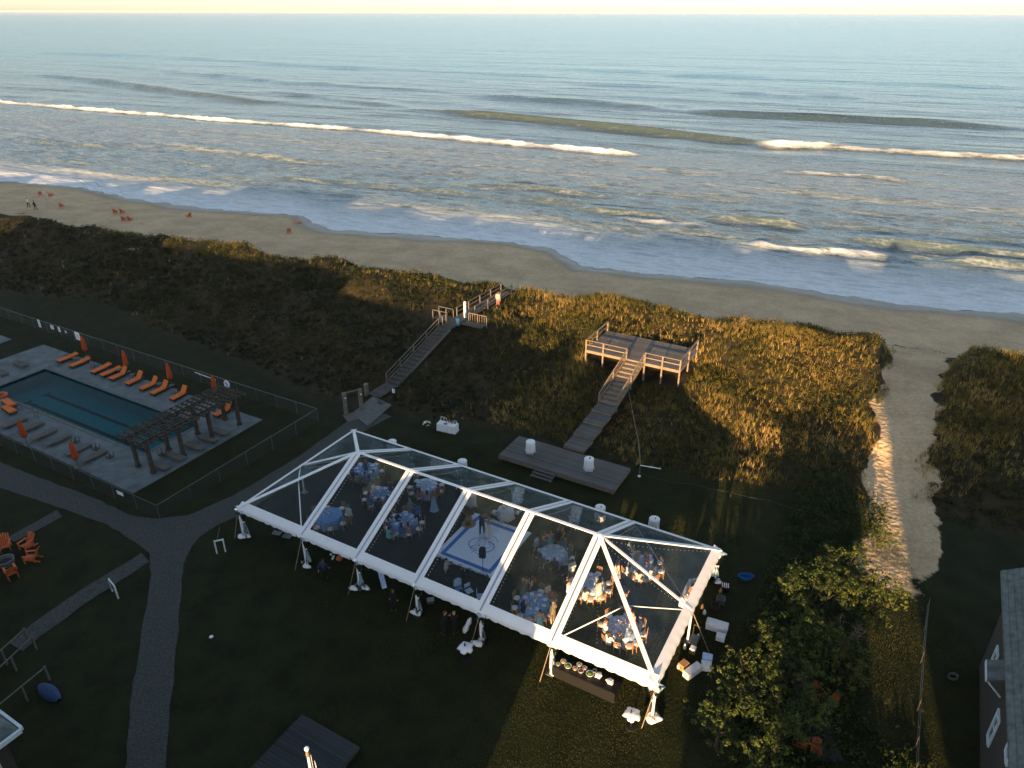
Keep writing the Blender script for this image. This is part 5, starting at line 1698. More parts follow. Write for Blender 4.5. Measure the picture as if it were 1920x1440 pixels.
def flower_bunch(name, loc, r, h, label, cat='flowers', group=None, mats=(0, 1, 2), n=26, seed=1, vase=True):
    q = random.Random(seed)
    t = thing(name, label, cat, loc, 0, group)
    if vase:
        MB().lathe([(.05, 0), (.075, .05), (.06, .14), (.07, .17)], (0, 0, 0), 10).obj('vase', PLATE, t, smooth=True)
    fl, lf = MB(), MB()
    fl.cur = 0
    for k in range(n):
        a, b = q.uniform(0, 6.28), q.uniform(0, 1.4)
        c = (r * math.cos(a) * math.cos(b), r * math.sin(a) * math.cos(b), h + r * .8 * math.sin(b))
        s = r * q.uniform(.16, .28)
        mm = fl if q.random() < .68 else lf
        mm.cur = q.choice([0, 1]) if mm is fl else 0
        mm.lathe([(s * .25, -s * .4), (s * .9, -s * .1), (s, s * .2), (s * .4, s * .35)], c, 7, lambda an, i: 1 + .2 * math.sin(5 * an))
    fl.obj('blooms', [FLOWER[mats[0]], FLOWER[mats[1]]], t)
    lf.obj('leaves', FLOWER[2], t)
    return t

TABLES = [  # top centre, pale cloth?, phrase, chair angles (degrees) left empty
    ((-13.28, 42.92, 0.75), False, 'the empty front left round table', 8),
    ((-9.97, 45.55, 0.75), False, 'the second front left round table', 9),
    ((-11.70, 48.89, 0.75), False, 'the back left round table', 9),
    ((-6.65, 46.66, 0.75), True, 'the round table behind the dance floor', 9),
    ((-7.73, 42.28, 0.75), False, 'the round table left of the dance floor', 9),
    ((2.83, 38.77, 0.75), True, 'the round table right of the dance floor', 9),
    ((5.04, 35.91, 0.75), True, 'the round table under the rightmost rafter', 9),
    ((1.43, 34.17, 0.75), False, 'the round table at the front eave', 9),
    ((6.61, 32.12, 0.75), True, 'the front right corner round table', 9),
    ((8.68, 37.68, 0.75), True, 'the back right round table', 9),
]
TC = []
for i, (c, pale, ph, nch) in enumerate(TABLES):
    t = thing('round_table', 'clothed banquet table, namely ' + ph, 'table', (c[0], c[1], 0), i * .4, 'round banquet tables in the tent')
    link('table_top', TOPM, t)
    for k in range(4):
        link('leg', LEGM, t, (.5 * math.cos(k * R90), .5 * math.sin(k * R90), 0))
    cl = link('tablecloth', TBL[pale], None, (c[0], c[1], 0), i * .7)
    tag(cl, ('pale blue' if pale else 'blue') + ' cloth on ' + ph, 'tablecloth', 'cloths on the round tables')
    TC.append((c[0], c[1]))
    q = random.Random(50 + i)
    if i != 0:
        for k in range(8):
            a = k * math.pi / 4 + i * .37
            p = link('plate', PLATEM, None, (c[0] + .66 * math.cos(a), c[1] + .66 * math.sin(a), .765), 0)
            tag(p, 'white plate, %s side of %s' % (side_word(a), ph), 'plate', 'plates on ' + ph[4:])
    flower_bunch('table_flowers', (c[0], c[1], .765), .17, .25, 'low flower centrepiece on ' + ph, 'flowers', 'table flowers', (0, 1, 2), 22, i)
    gl = []
    for k in range(6):
        a = k * math.pi / 3 + .4 + i
        x_, y_ = c[0] + .40 * math.cos(a), c[1] + .40 * math.sin(a)
        g = MB().lathe([(.035, 0), (.006, .012), (.006, .08), (.035, .12), (.032, .18)], (0, 0, 0), 8)
        if k == 0:
            gm_ = g.mesh('wine_glass', PLATE, True)
        tag(link('wine_glass', gm_, None, (x_, y_, .765)), 'small stemmed glass, %s of centre on %s' % (side_word(a), ph), 'glass', 'glasses on ' + ph[4:])
CHAIRS_AT = {}
def table_chairs(i, degs, rr=1.26):
    c, ph = TC[i], TABLES[i][2]
    for d in degs:
        a = math.radians(d)
        chair((c[0] + rr * math.cos(a), c[1] + rr * math.sin(a), 0), a - R90, 'white-cushioned wooden chair, %s side of %s' % (side_word(a), ph), 'chairs at ' + ph[4:])
table_chairs(0, (200, 240, 285, 20, 60, 110, 150, 330), 1.3)
table_chairs(1, (160, 200, 245, 290, 20, 65, 110, 335))
table_chairs(2, (190, 230, 275, 320, 5, 60, 120))
table_chairs(3, (215, 255, 295, 340, 20, 70, 130, 175))
table_chairs(4, (165, 205, 250, 290, 5, 50, 95, 130, 330))
table_chairs(5, (200, 235, 270, 310, 350, 30, 150))
table_chairs(6, (160, 195, 235, 265, 300, 335, 10, 60))
table_chairs(7, (150, 190, 225, 255, 290, 320, 20, 70))
table_chairs(8, (160, 215, 250, 280, 305, 345, 20, 70, 120))
table_chairs(9, (200, 235, 265, 300, 340, 20, 60, 110))

# ------------------------------------------------------------------ guests
def at_head(px_world, table=None, turn=None):
    x, y = px_world[0], px_world[1]
    if table is not None:
        tx, ty = TC[table]
        return (x, y, 0), math.atan2(ty - y, tx - x) + R90
    return (x, y, 0), turn
SH, LH, BN = 'short_hair', 'long_hair', 'bun'
GUESTS = [
 # head point, table or None, facing, pose, outfit, hair, label, skin
 ((-11.64, 48.79, 1.62), 2, 0, 'stand', ('dress', TEAL), (LH, 2), 'woman in a turquoise dress standing behind the table at the tent back left'),
 ((-12.04, 47.34, 1.24), 2, 0, 'sit', ('shirt', BEIGE, GREY), (SH, 1), 'seated man in a beige shirt with his back turned, at the back left table'),
 ((-11.50, 47.56, 1.24), 2, 0, 'sit', ('dress', LILAC), (SH, 1), 'seated woman in lilac at the near side of the back left table'),
 ((-10.76, 47.85, 1.24), 2, 0, 'sit2', ('dress', AQUA), (BN, 2), 'seated woman in pale aqua at the right side of the back left table'),
 ((-12.56, 47.86, 1.24), 2, 0, 'sit', ('suit', NAVY, NAVY), (SH, 0), 'seated man in navy at the left side of the back left table'),
 ((-10.47, 45.56, 1.62), 1, 0, 'stand', ('shirt', WHT, BLK), (SH, 0), 'man in a white shirt and black trousers standing behind the second left table'),
 ((-10.56, 44.47, 1.62), 1, 0, 'hold', ('dress', BLUE), (LH, 1), 'woman in a bright blue dress standing left of the second left table'),
 ((-9.77, 44.26, 1.24), 1, 0, 'sit', ('dress', LILAC), (LH, 2), 'seated woman in pale lilac on the near side of the second left table'),
 ((-9.24, 44.46, 1.24), 1, 0, 'sit', ('dress', TEAL), (LH, 3), 'seated red-haired woman in teal at the second left table'),
 ((-9.75, 43.41, 1.62), 1, 0, 'talk', ('suit', BLK, BLK), (SH, 0), 'man in a black suit standing before the second left table'),
 ((-9.27, 45.91, 1.62), 1, 0, 'stand', ('suit', GREY, GREY), (SH, 0), 'man in grey standing behind the right of the second left table'),
 ((-11.74, 42.65, 1.62), None, 2.6, 'stand', ('shirt', WHT, KHAKI), (SH, 4), 'man in a white shirt standing alone right of the empty table'),
 ((-8.78, 41.90, 1.24), 4, 0, 'sit', ('dress', BLUE), (LH, 0), 'seated woman in blue at the left of the table left of the dance floor'),
 ((-8.63, 40.64, 1.24), 4, 0, 'sit2', ('dress', AQUA), (BN, 1), 'seated woman in aqua at the near left of the table left of the dance floor'),
 ((-7.76, 41.11, 1.24), 4, 0, 'sit', ('dress', BLUE), (LH, 1), 'seated brown-haired woman in a blue dress seen from behind left of the dance floor'),
 ((-7.29, 41.22, 1.24), 4, 0, 'sit', ('dress', PINK), (LH, 3), 'seated red-haired woman in pink seen from behind left of the dance floor'),
 ((-8.29, 42.45, 1.24), 4, 0, 'sit', ('suit', NAVY, NAVY), (SH, 1), 'seated man in navy on the far side of the table left of the dance floor'),
 ((-6.85, 41.95, 1.24), 4, 0, 'sit', ('shirt', SKY, GREY), (SH, 0), 'seated man in pale blue on the right of the table left of the dance floor'),
 ((-7.49, 43.60, 1.62), None, 1.0, 'talk', ('shirt', GREEN, BEIGE), (SH, 4), 'man in a pale green shirt standing between the left tables'),
 ((-6.87, 42.95, 1.62), None, -2.4, 'hold', ('shirt', BLUE, BLK), (SH, 1), 'man in a blue shirt standing between the left tables'),
 ((-6.97, 45.40, 1.24), 3, 0, 'sit', ('dress', PINK), (LH, 3), 'seated auburn-haired woman in rose at the back left of the dance floor'),
 ((-6.38, 45.12, 1.24), 3, 0, 'sit', ('dress', LILAC), (LH, 1), 'seated woman in lilac seen from behind at the back left of the dance floor'),
 ((-5.82, 44.45, 1.62), 3, 0, 'stand', ('gown', SKY), (LH, 2), 'woman in a long pale blue gown standing behind the dance floor table'),
 ((-7.38, 46.10, 1.24), 3, 0, 'sit', ('suit', GREY, GREY), (SH, 0), 'seated man in grey at the left side of the back dance floor table'),
 ((-5.60, 45.81, 1.24), 3, 0, 'sit', ('dress', ROSE), (BN, 0), 'seated woman in dark rose at the right of the back dance floor table'),
 # right of the dance floor
 ((1.68, 39.32, 1.62), 5, 0, 'stand', ('shirt', SKY, BLK), (SH, 0), 'man in a light blue shirt standing by the dance floor right edge'),
 ((2.31, 39.78, 1.62), 5, 0, 'talk', ('gown', TEAL), (LH, 1), 'woman in a long teal gown standing second behind the right table'),
 ((2.65, 39.89, 1.62), 5, 0, 'stand', ('gown', AQUA), (LH, 3), 'woman in a pale aqua gown standing beside the teal gown'),
 ((3.37, 40.41, 1.62), None, 2.9, 'talk', ('dress', BLK), (LH, 3), 'woman in a black dress standing furthest back right of the dance floor'),
 ((3.54, 39.60, 1.62), 5, 0, 'stand', ('gown', TEAL), (BN, 2), 'blonde woman in a teal gown with bare shoulders behind the right table'),
 ((3.91, 38.65, 1.62), 5, 0, 'hold', ('suit', GREY, GREY), (SH, 1), 'man in a grey suit standing right of the table beside the dance floor'),
 ((3.92, 36.89, 1.62), 5, 0, 'stand', ('suit', WHT, GREY), (SH, 1), 'man in a white jacket standing at the near right of that table'),
 ((3.39, 36.69, 1.62), 5, 0, 'stand', ('suit', NAVY, NAVY), (SH, 4), 'grey-haired man in a navy suit standing before the right table'),
 ((2.79, 37.15, 1.62), 5, 0, 'stand', ('suit', BLK, BLK), (SH, 0), 'man in black standing at the middle near side of the right table'),
 ((1.90, 37.52, 1.62), 5, 0, 'talk', ('suit', GREY, GREY), (SH, 1), 'man in a grey suit standing left of the right table'),
 ((1.51, 37.31, 1.62), 5, 0, 'hold', ('suit', BLK, BLK), (SH, 0), 'man in a black suit with a white collar standing nearest the dance floor'),
 ((2.33, 36.90, 1.62), None, .6, 'talk', ('suit', BLK, GREY), (SH, 0), 'man in a dark jacket standing in the middle of the right group'),
 ((0.85, 35.40, 1.62), None, 2.6, 'talk', ('gown', GREY), (BN, 1), 'woman in a grey-blue gown standing between the two right tables'),
 ((1.35, 35.35, 1.62), None, -2.2, 'stand', ('gown', NAVY), (LH, 3), 'auburn-haired woman in a navy gown between the two right tables'),
 ((2.29, 35.12, 1.30), None, .5, 'stand', ('shirt', CREAM, KHAKI), (LH, 3), 'child in a cream top standing between the right tables'),
 ((2.57, 34.16, 1.62), None, -1.0, 'talk', ('suit', ROSE, BLK), (LH, 3), 'red-haired woman in a russet top standing between the right tables'),
 ((3.15, 35.59, 1.62), None, 1.6, 'talk', ('suit', BLK, BLK), (SH, 0), 'man in black standing under the rightmost wide rafter'),
 ((0.72, 33.56, 1.24), 7, 0, 'sit', ('dress', NAVY), (LH, 1), 'seated woman in navy with bare shoulders at the front right of the dance floor'),
 ((1.69, 32.50, 1.62), 7, 0, 'stand', ('gown', AQUA), (BN, 1), 'woman in a pale aqua gown with bare back at the front eave'),
 ((2.48, 33.16, 1.62), 7, 0, 'stand', ('suit', BEIGE, BEIGE), (SH, 4), 'man in a beige suit standing at the front eave'),
 ((3.61, 35.23, 1.24), 6, 0, 'sit', ('dress', WHT), (BN, 2), 'seated woman in white left of the table under the rightmost rafter'),
 ((4.60, 34.75, 1.24), 6, 0, 'sit', ('dress', CREAM), (LH, 0), 'seated dark-haired woman in cream seen from behind under the rightmost rafter'),
 ((5.53, 35.24, 1.62), 6, 0, 'stand', ('gown', CREAM), (LH, 0), 'woman in a long cream gown standing at the right of that table'),
 ((6.94, 37.25, 1.62), None, 1.2, 'stand', ('gown', CREAM), (LH, 1), 'woman in a long cream gown standing left of the back right table'),
 ((6.92, 34.38, 1.62), None, 2.2, 'talk', ('dress', NAVY), (BN, 3), 'woman in a navy dress with bare shoulders in the middle of the right end'),
 ((7.73, 38.20, 1.62), 9, 0, 'talk', ('suit', NAVY, NAVY), (SH, 0), 'man in a navy suit standing leftmost behind the back right table'),
 ((8.35, 38.04, 1.62), 9, 0, 'stand', ('suit', BEIGE, BEIGE), (SH, 1), 'man in a beige suit standing behind the back right table'),
 ((8.94, 37.82, 1.62), 9, 0, 'hold', ('dress', ROSE), (LH, 0), 'woman in dark rose standing behind the back right table'),
 ((9.50, 37.61, 1.62), 9, 0, 'stand', ('suit', NAVY, NAVY), (SH, 3), 'red-haired man in navy standing rightmost behind the back right table'),
 ((7.64, 36.86, 1.24), 9, 0, 'sit', ('shirt', WHT, GREY), (SH, 0), 'seated man in a white shirt at the left of the back right table'),
 ((8.18, 36.35, 1.24), 9, 0, 'sit2', ('dress', CREAM), (LH, 3), 'seated auburn-haired woman in cream on the near side of the back right table'),
 ((9.27, 36.91, 1.24), 9, 0, 'sit', ('suit', CREAM, CREAM), (SH, 1), 'seated man in a cream jacket at the right of the back right table'),
 ((5.55, 31.98, 1.24), 8, 0, 'sit', ('shirt', WHT, BLK), (SH, 3), 'seated man in a white shirt at the left of the front right table'),
 ((5.66, 31.07, 1.24), 8, 0, 'sit', ('shirt', WHT, GREY), (LH, 1), 'seated woman in a loose white blouse seen from behind at the front right table'),
 ((6.24, 31.02, 1.24), 8, 0, 'sit2', ('dress', NAVY), (BN, 1), 'seated woman in navy with bare arms reaching over the front right table'),
 ((7.25, 32.40, 1.62), 8, 0, 'talk', ('dress', ROSE), (BN, 3), 'woman in dark rose with bare shoulders standing behind the front right table'),
 ((7.64, 32.10, 1.62), 8, 0, 'hold', ('suit', NAVY, NAVY), (SH, 1), 'man in a navy suit standing behind the front right table'),
]
for gdata in GUESTS:
    hp, tb, fc_, pose, of, hr, lab = gdata[:7]
    loc, fa = at_head(hp, tb, fc_)
    sc = .78 if 'child' in lab else random.uniform(.97, 1.05)
    person(loc, fa, pose, of, hr, lab, 0 if random.random() < .7 else 1, sc)
# the couple
person(((-2.12, 41.62, 1.62)[0], (-2.12, 41.62, 1.62)[1], .074), -.35 + math.pi, 'dance', ('suit', NAVY, NAVY), (SH, 0), 'groom in a dark navy suit dancing on the white floor', 0, 1.06, None)
person(((-1.67, 41.41, 1.55)[0], (-1.67, 41.41, 1.55)[1], .074), 1.3, 'bride', ('gown', WHT), (BN, 3), 'bride in a long white gown dancing on the white floor', 0, .98, None)
# band and caterers
for hp, fa, pose, of, hr, lab in [
  ((-4.25, 37.02, 1.62), 1.2, 'hold', ('shirt', (.55, .50, .50), BLK), (SH, 0), 'man in a pale shirt standing at the near edge of the dance floor'),
  ((-3.30, 36.20, 1.62), 2.6, 'talk', ('shirt', BLK, BLK), (SH, 1), 'musician in black standing before the dance floor'),
  ((-7.34, 34.19, 1.62), 2.9, 'stand', ('shirt', BLK, BLK), (SH, 1), 'dark-clothed person standing alone in the shade outside the front eave'),
  ((-4.09, 32.22, 1.62), 2.2, 'serve', ('shirt', BLK, BLK), (SH, 3), 'caterer in black with reddish hair outside the tent front, left of the pair'),
  ((-3.40, 32.30, 1.62), -2.6, 'talk', ('shirt', BLK, BLK), (SH, 2), 'caterer in black with light hair outside the tent front, right of the pair'),
  ((11.81, 35.76, 1.62), 1.0, 'serve', ('shirt', WHT, BLK), (SH, 0), 'caterer in a white shirt behind the buffet at the tent right end'),
  ((11.09, 34.61, 1.62), 2.0, 'serve', ('shirt', (.30, .16, .12), BLK), (BN, 1), 'caterer in a rust shirt bending over the buffet at the right end'),
  ((-12.30, 36.94, 1.62), 2.8, 'walk', ('shirt', (.02, .04, .07), BLK), (SH, 0), 'dark figure walking outside the left part of the front eave')]:
    person((hp[0], hp[1], 0), fa, pose, of, hr, lab, 0, 1.0, 'staff around the tent')

# ------------------------------------------------------------------ cocktail tables with long cloths
def cocktail(loc, label, z=0.0, item=None):
    t = thing('cocktail_table', label, 'table', (loc[0], loc[1], z), random.uniform(0, 3), 'tall cocktail tables')
    MB().tube([(0, 0, 0), (0, 0, 1.03)], .035, 8).obj('stem', STEEL, t)
    MB().lathe([(.26, 0), (.26, .03)], (0, 0, 0), 14).obj('base', STEEL, t)
    MB().lathe([(.37, 1.03), (.37, 1.06)], (0, 0, 0), 24).obj('table_top', DKWOOD, t)
    ph_ = random.uniform(0, 6)
    fl = lambda a, i: 1 + (.055 * max(0, i - 2)) * math.sin(11 * a + ph_) + .035 * max(0, i - 2) * math.sin(5 * a + ph_)
    MB().lathe([(.03, 1.075), (.375, 1.075), (.385, 1.06), (.37, .7), (.36, .35), (.40, .02)], (0, 0, 0), 40, fl).obj('long_cloth', CLOTH, t, smooth=True)
    if item:
        c = MB().lathe([(.05, 0), (.055, .1), (.03, .11)], (0, 0, 0), 10).obj('candle_jar', item, None, (loc[0] + .06, loc[1] - .03, z + 1.08))
        tag(c, 'small jar standing on ' + label.replace('tall ', 'the tall ', 1), 'jar')
ZPL = .46
cocktail((1.55, 51.84, 0.46), 'tall white-clothed cocktail table at the left of the low platform', ZPL)
cocktail((6.18, 49.26, 0.46), 'tall white-clothed cocktail table at the right of the low platform', ZPL, BLACK)
cocktail((-4.00, 49.60, 0.00), 'tall white-clothed cocktail table behind the tent back edge left of the platform')
cocktail((6.48, 43.47, 0.00), 'tall white-clothed cocktail table behind the tent below the platform', 0, FLOWER[1])
cocktail((10.21, 42.09, 0.00), 'tall white-clothed cocktail table behind the tent back right corner', 0, FLOWER[1])
cocktail((-10.12, 52.60, 0.00), 'tall white-clothed cocktail table hidden behind the tent back left edge')
cocktail((-3.05, 45.06, 0.00), 'tall white-clothed table inside the tent behind the dance floor')

def small_table(loc, label, lab2):
    t = thing('bistro_table', label, 'table', (loc[0], loc[1], 0), .3, 'small tables on the lawn')
    MB().tube([(0, 0, 0), (0, 0, .98)], .04, 8).obj('stem', BLACK, t)
    MB().lathe([(.3, 0), (.28, .03), (.05, .06)], (0, 0, 0), 14).obj('base', BLACK, t)
    fl = lambda a, i: 1 + .05 * i * math.sin(5 * a) + .03 * i * math.sin(9 * a)
    MB().lathe([(.02, 1.02), (.38, 1.02), (.41, .98), (.43, .90)], (0, 0, 0), 30, fl).obj('cloth', CLOTH, t, smooth=True)
    MB().lathe([(.36, .97), (.36, 1.0)], (0, 0, 0), 16).obj('table_top', BLACK, t)
    b = MB().lathe([(.045, 0), (.05, .14), (.02, .2), (.02, .26)], (0, 0, 0), 10).obj('bottle', fabric(NAVY), None, (loc[0] - .05, loc[1] + .05, 1.03), 0, True)
    tag(b, lab2, 'bottle')
small_table((-2.62, 30.30, 0.00), 'small round table with a white cloth on the shaded lawn', 'dark bottle on the small table on the shaded lawn')
small_table((6.25, 25.87, 0.00), 'small round table with a white cloth on the sunlit lawn', 'dark bottle on the small table on the sunlit lawn')

# welcome table with pictures and bottles
g_ = (-5.72, 56.13, 0.00)
wt_ = thing('welcome_table', 'long table under a white cloth on the lawn before the dune', 'table', g_, SITE + .12)
MB().box((0, 0, .74), (1.7, .72, .03)).obj('table_top', WOOD, wt_)
for sx in (-.75, .75):
    for sy in (-.28, .28):
        MB().box((sx, sy, .36), (.05, .05, .72)).obj('leg', STEEL, wt_)
n_ = 44
vs_, fs_ = [], []
per = [(-.88, -.39), (.88, -.39), (.88, .39), (-.88, .39)]
ring = []
for k in range(4):
    p, q = per[k], per[(k + 1) % 4]
    for j in range(n_ // 4):
        f_ = j / (n_ // 4); ring.append((p[0] + (q[0] - p[0]) * f_, p[1] + (q[1] - p[1]) * f_))
for i, (z, s, w) in enumerate(((.772, 1.0, 0), (.755, 1.012, 0), (.4, 1.02, .02), (.03, 1.05, .045))):
    for k, (x, y) in enumerate(ring):
        b = 1 + w * math.sin(k * 1.9)
        vs_.append((x * s * b, y * s * b, z))
m_ = len(ring)
for i in range(3):
    for k in range(m_):
        fs_.append((i * m_ + k, i * m_ + (k + 1) % m_, (i + 1) * m_ + (k + 1) % m_, (i + 1) * m_ + k))
fs_.append(tuple(range(m_)))
MB().add(vs_, fs_).obj('tablecloth', CLOTH, wt_, smooth=False)
def on_table(dx, dy):
    c, s = math.cos(SITE + .12), math.sin(SITE + .12)
    return (g_[0] + dx * c - dy * s, g_[1] + dx * s + dy * c, .775)
for dx, dy, w, h, lb in [(-.62, .2, .30, .36, 'larger white picture frame on the welcome table'), (-.36, .22, .24, .3, 'smaller white picture frame second from the left on the welcome table'), (.68, .12, .22, .28, 'white picture frame at the right end of the welcome table')]:
    t = thing('picture_frame', lb, 'picture frame', on_table(dx, dy), SITE + .12)
    for sx in (-1, 1):
        MB().beam((sx * w / 2, 0, 0), (sx * w / 2, .08, h), .035, .03).obj('frame_side', WHITEP, t)
        MB().beam((-w / 2 + .018, .04 + sx * .04, h / 2 + sx * h / 2), (w / 2 - .018, .04 + sx * .04, h / 2 + sx * h / 2), .03, .035).obj('frame_side', WHITEP, t)
    MB().beam((0, .012, .02), (0, .092, h - .02), w - .03, .008, (0, -1, .2)).obj('picture', DKWOOD, t)
for k, (dx, dy, m, lb) in enumerate([(-.15, .12, CHAIRW, 'amber bottle left in the middle of the welcome table'), (.0, .18, DKWOOD, 'brown bottle behind the middle of the welcome table'), (.12, .1, FLOWER[2], 'green bottle in the middle of the welcome table'), (.27, .16, BLACK, 'black bottle right of the middle of the welcome table'), (.42, .1, CHAIRW, 'amber bottle at the right of the welcome table'), (.53, .2, DKWOOD, 'brown bottle beside the right picture frame on the welcome table')]):
    tag(MB().lathe([(.05, 0), (.055, .18), (.022, .26), (.022, .34)], (0, 0, 0), 8).obj('bottle', m, None, on_table(dx, dy), 0, True), lb, 'bottle')
bk = MB(); bk.box((-.075, 0, .02), (.15, .2, .03)); bk.box((.077, 0, .02), (.15, .2, .03))
tag(bk.obj('guest_book', fabric(NAVY), None, on_table(-.1, -.2), SITE + .3), 'dark open guest book at the front of the welcome table', 'book')
flower_bunch('flower_basket', (-7.66, 56.89, 0.00), .34, .22, 'bunch of white flowers on the grass left of the welcome table', 'flowers', None, (0, 0, 2), 40, 77, False)
g2_ = (-6.88, 56.32, 0.00)
mc = thing('easel_stand', 'thin dark stand beside the welcome table', 'stand', g2_, .3)
MB().tube([(0, 0, 0), (0, 0, 1.5)], .018, 6).obj('pole', BLACK, mc)
for k in range(3):
    MB().tube([(0, 0, .3), (.3 * math.cos(k * 2.1), .3 * math.sin(k * 2.1), 0)], .015, 5).obj('leg', BLACK, mc)
MB().box((0, -.03, 1.3), (.3, .02, .22)).obj('board', BLACK, mc)

# sweetheart table and flowers behind the dance floor
c = (-0.45, 43.59, 0.75)
sw_ = thing('couple_table', 'small round white-clothed table behind the dance floor', 'table', (c[0], c[1], 0), .2)
link('table_top', TOPM, sw_, scale=(.62, .62, 1))
for k in range(4):
    link('leg', LEGM, sw_, (.3 * math.cos(k * R90), .3 * math.sin(k * R90), 0))
cl = link('tablecloth', table_meshes(.58, .765, CLOTH, 'tablecloth'), None, (c[0], c[1], 0), .5)
tag(cl, 'white pleated cloth on the small round table behind the dance floor', 'tablecloth')
flower_bunch('table_flowers', (c[0] - .1, c[1], .77), .2, .22, 'pink and white flowers on the white table behind the dance floor', 'flowers', None, (0, 1, 2), 24, 31)
flower_bunch('flower_basket', (-1.24, 43.75, 0.00), .26, .24, 'large bunch of white flowers on the floor behind the dance floor', 'flowers', None, (0, 0, 2), 46, 78, False)
# rattan chair on a round mat
g_ = (-3.13, 42.74, 0.00)
rc = thing('rattan_chair', 'golden rattan chair on a round mat at the back corner of the dance floor', 'chair', (g_[0], g_[1], .075), SITE + .5)
RAT = mat('rattan', (.34, .21, .08), .7, .3, 20, .5, 60)
MB().lathe([(.52, 0), (.52, .015)], (0, 0, 0), 24).obj('mat', RAT, rc)
MB().lathe([(.22, .015), (.14, .2), (.24, .42), (.30, .44), (.28, .48)], (0, 0, 0), 16).obj('seat', RAT, rc, smooth=True)
fan = MB()
for k in range(11):
    a = math.pi * (k / 10)
    fan.tube([(.12 * math.cos(a), .2, .48), (.42 * math.cos(a), .34, .72 + .50 * math.sin(a))], .02, 5)
fan.tube([(.42 * math.cos(math.pi * k / 16), .34, .72 + .5 * math.sin(math.pi * k / 16)) for k in range(17)], .03, 6)
fan.obj('fan_back', RAT, rc)

# loudspeaker on its stand
g_ = (-1.89, 37.16, 0.00)
sp = thing('speaker_stand', 'black tripod speaker stand at the near edge of the dance floor', 'stand', g_, 0)
MB().tube([(0, 0, .3), (0, 0, 1.75)], .02, 6).obj('pole', BLACK, sp)
for k in range(3):
    MB().tube([(0, 0, .75), (.4 * math.cos(k * 2.1 + .5), .4 * math.sin(k * 2.1 + .5), 0)], .016, 5).obj('leg', BLACK, sp)
ls = thing('loudspeaker', 'black loudspeaker on a stand beside the dance floor', 'loudspeaker', (g_[0], g_[1], 1.75), -.3)
bx_ = MB(); bx_.prism([(-.2, -.17), (.2, -.17), (.2, .08), (.11, .2), (-.11, .2), (-.2, .08)], 0, .68); bx_.obj('cabinet', BLACK, ls)
MB().box((0, -.176, .34), (.34, .01, .6)).obj('grille', WICKER, ls)
MB().lathe([(.11, 0), (.08, .012)], (0, 0, 0), 16).obj('woofer', GLASS, ls).rotation_euler = (R90, 0, 0)
ls.children[-1].location = (0, -.183, .22)
# instruments in front of the floor
g_ = (-3.39, 35.73, 0.00)
um = thing('blue_cushion_seat', 'blue seat with a tall rounded back among the band chairs', 'seat', g_, .4)
MB().box((0, 0, .42), (.45, .45, .08)).obj('seat', fabric(BLUE), um)
MB().lathe([(.25, 0), (.28, .1), (.26, .5), (.15, .62), (.02, .66)], (0, .2, .42), 16, None, 1, .22).obj('backrest', LCLOTH, um, smooth=True)
for sx in (-.18, .18):
    for sy in (-.18, .18):
        MB().tube([(sx, sy, 0), (sx, sy, .42)], .018, 5).obj('leg', STEEL, um)
for i, (g, lb) in enumerate([((-2.72, 35.44, 0.00), 'folding chair with a pale blue seat left of the band corner post'), ((-1.99, 34.96, 0.00), 'folding chair with a pale blue seat by the front eave post')]):
    t = thing('folding_chair', lb, 'chair', g, .6 + i, 'band chairs by the front eave')
    MB().box((0, 0, .45), (.42, .42, .05)).obj('seat', LCLOTH, t)
    MB().box((0, .21, .78), (.42, .03, .28)).obj('backrest', LCLOTH, t)
    for sx in (-.2, .2):
        MB().tube([(sx, -.22, 0), (sx, .22, .62), (sx, .23, .92)], .016, 5).obj('leg', STEEL, t)
        MB().tube([(sx, .24, 0), (sx, -.18, .46)], .016, 5).obj('leg', STEEL, t)
# foliage along the near edge of the dance floor
q = random.Random(5)
lfx = np.array([q.uniform(-2.3, 2.3) for _ in range(60)]); lfy = np.array([-2.95 + q.uniform(-.12, .12) for _ in range(60)])
wx = [S(DFA + a, DFB + b) for a, b in zip(lfx, lfy)]
v, f, t_ = leaves(np.array([w[0] for w in wx]), np.array([w[1] for w in wx]), np.full(60, .12), np.full(60, .17), np.full(60, .2), 16, .05, rng.uniform(0, .8, 60))
tag(link('leaf_garland', npmesh('leaf_garland', v, f, M_TREE, False, {'tint': t_})), 'leafy green garland along the near edge of the dance floor', 'garland')

# ------------------------------------------------------------------ buffet with bowls outside the front eave
pA, pB = (-11.99, 26.75, 0.00), (-8.98, 27.12, 0.00)
bf = thing('buffet_table', 'long black-clothed buffet table below the front eave', 'table', S((pA[0] + pB[0]) / 2, (pA[1] + pB[1]) / 2 - .05), SITE)
BL_ = (pB[0] - pA[0]) + .7
MB().box((0, 0, .76), (BL_, .8, .03)).obj('table_top', BLACK, bf)
MB().box((0, 0, .385), (BL_ + .04, .84, .72)).obj('cloth_skirt', BLACK, bf)
BOWLC = [mat('salad_green', (.12, .20, .04), .8, .5, 30), mat('fruit', (.45, .20, .06), .7, .5, 30), mat('bread', (.42, .28, .14), .8, .4, 20), mat('sauce', (.10, .035, .02), .4, .3, 20)]
bowlm = MB().lathe([(.06, 0), (.13, .05), (.165, .11), (.155, .115), (.12, .06), (.05, .03)], (0, 0, 0), 16).mesh('bowl_shell', PLATE, True)
foodm = MB().lathe([(.13, .07), (.09, .12), (.02, .14)], (0, 0, 0), 12, lambda a, i: 1 + .15 * math.sin(5 * a + i)).mesh('food', BOWLC[0])
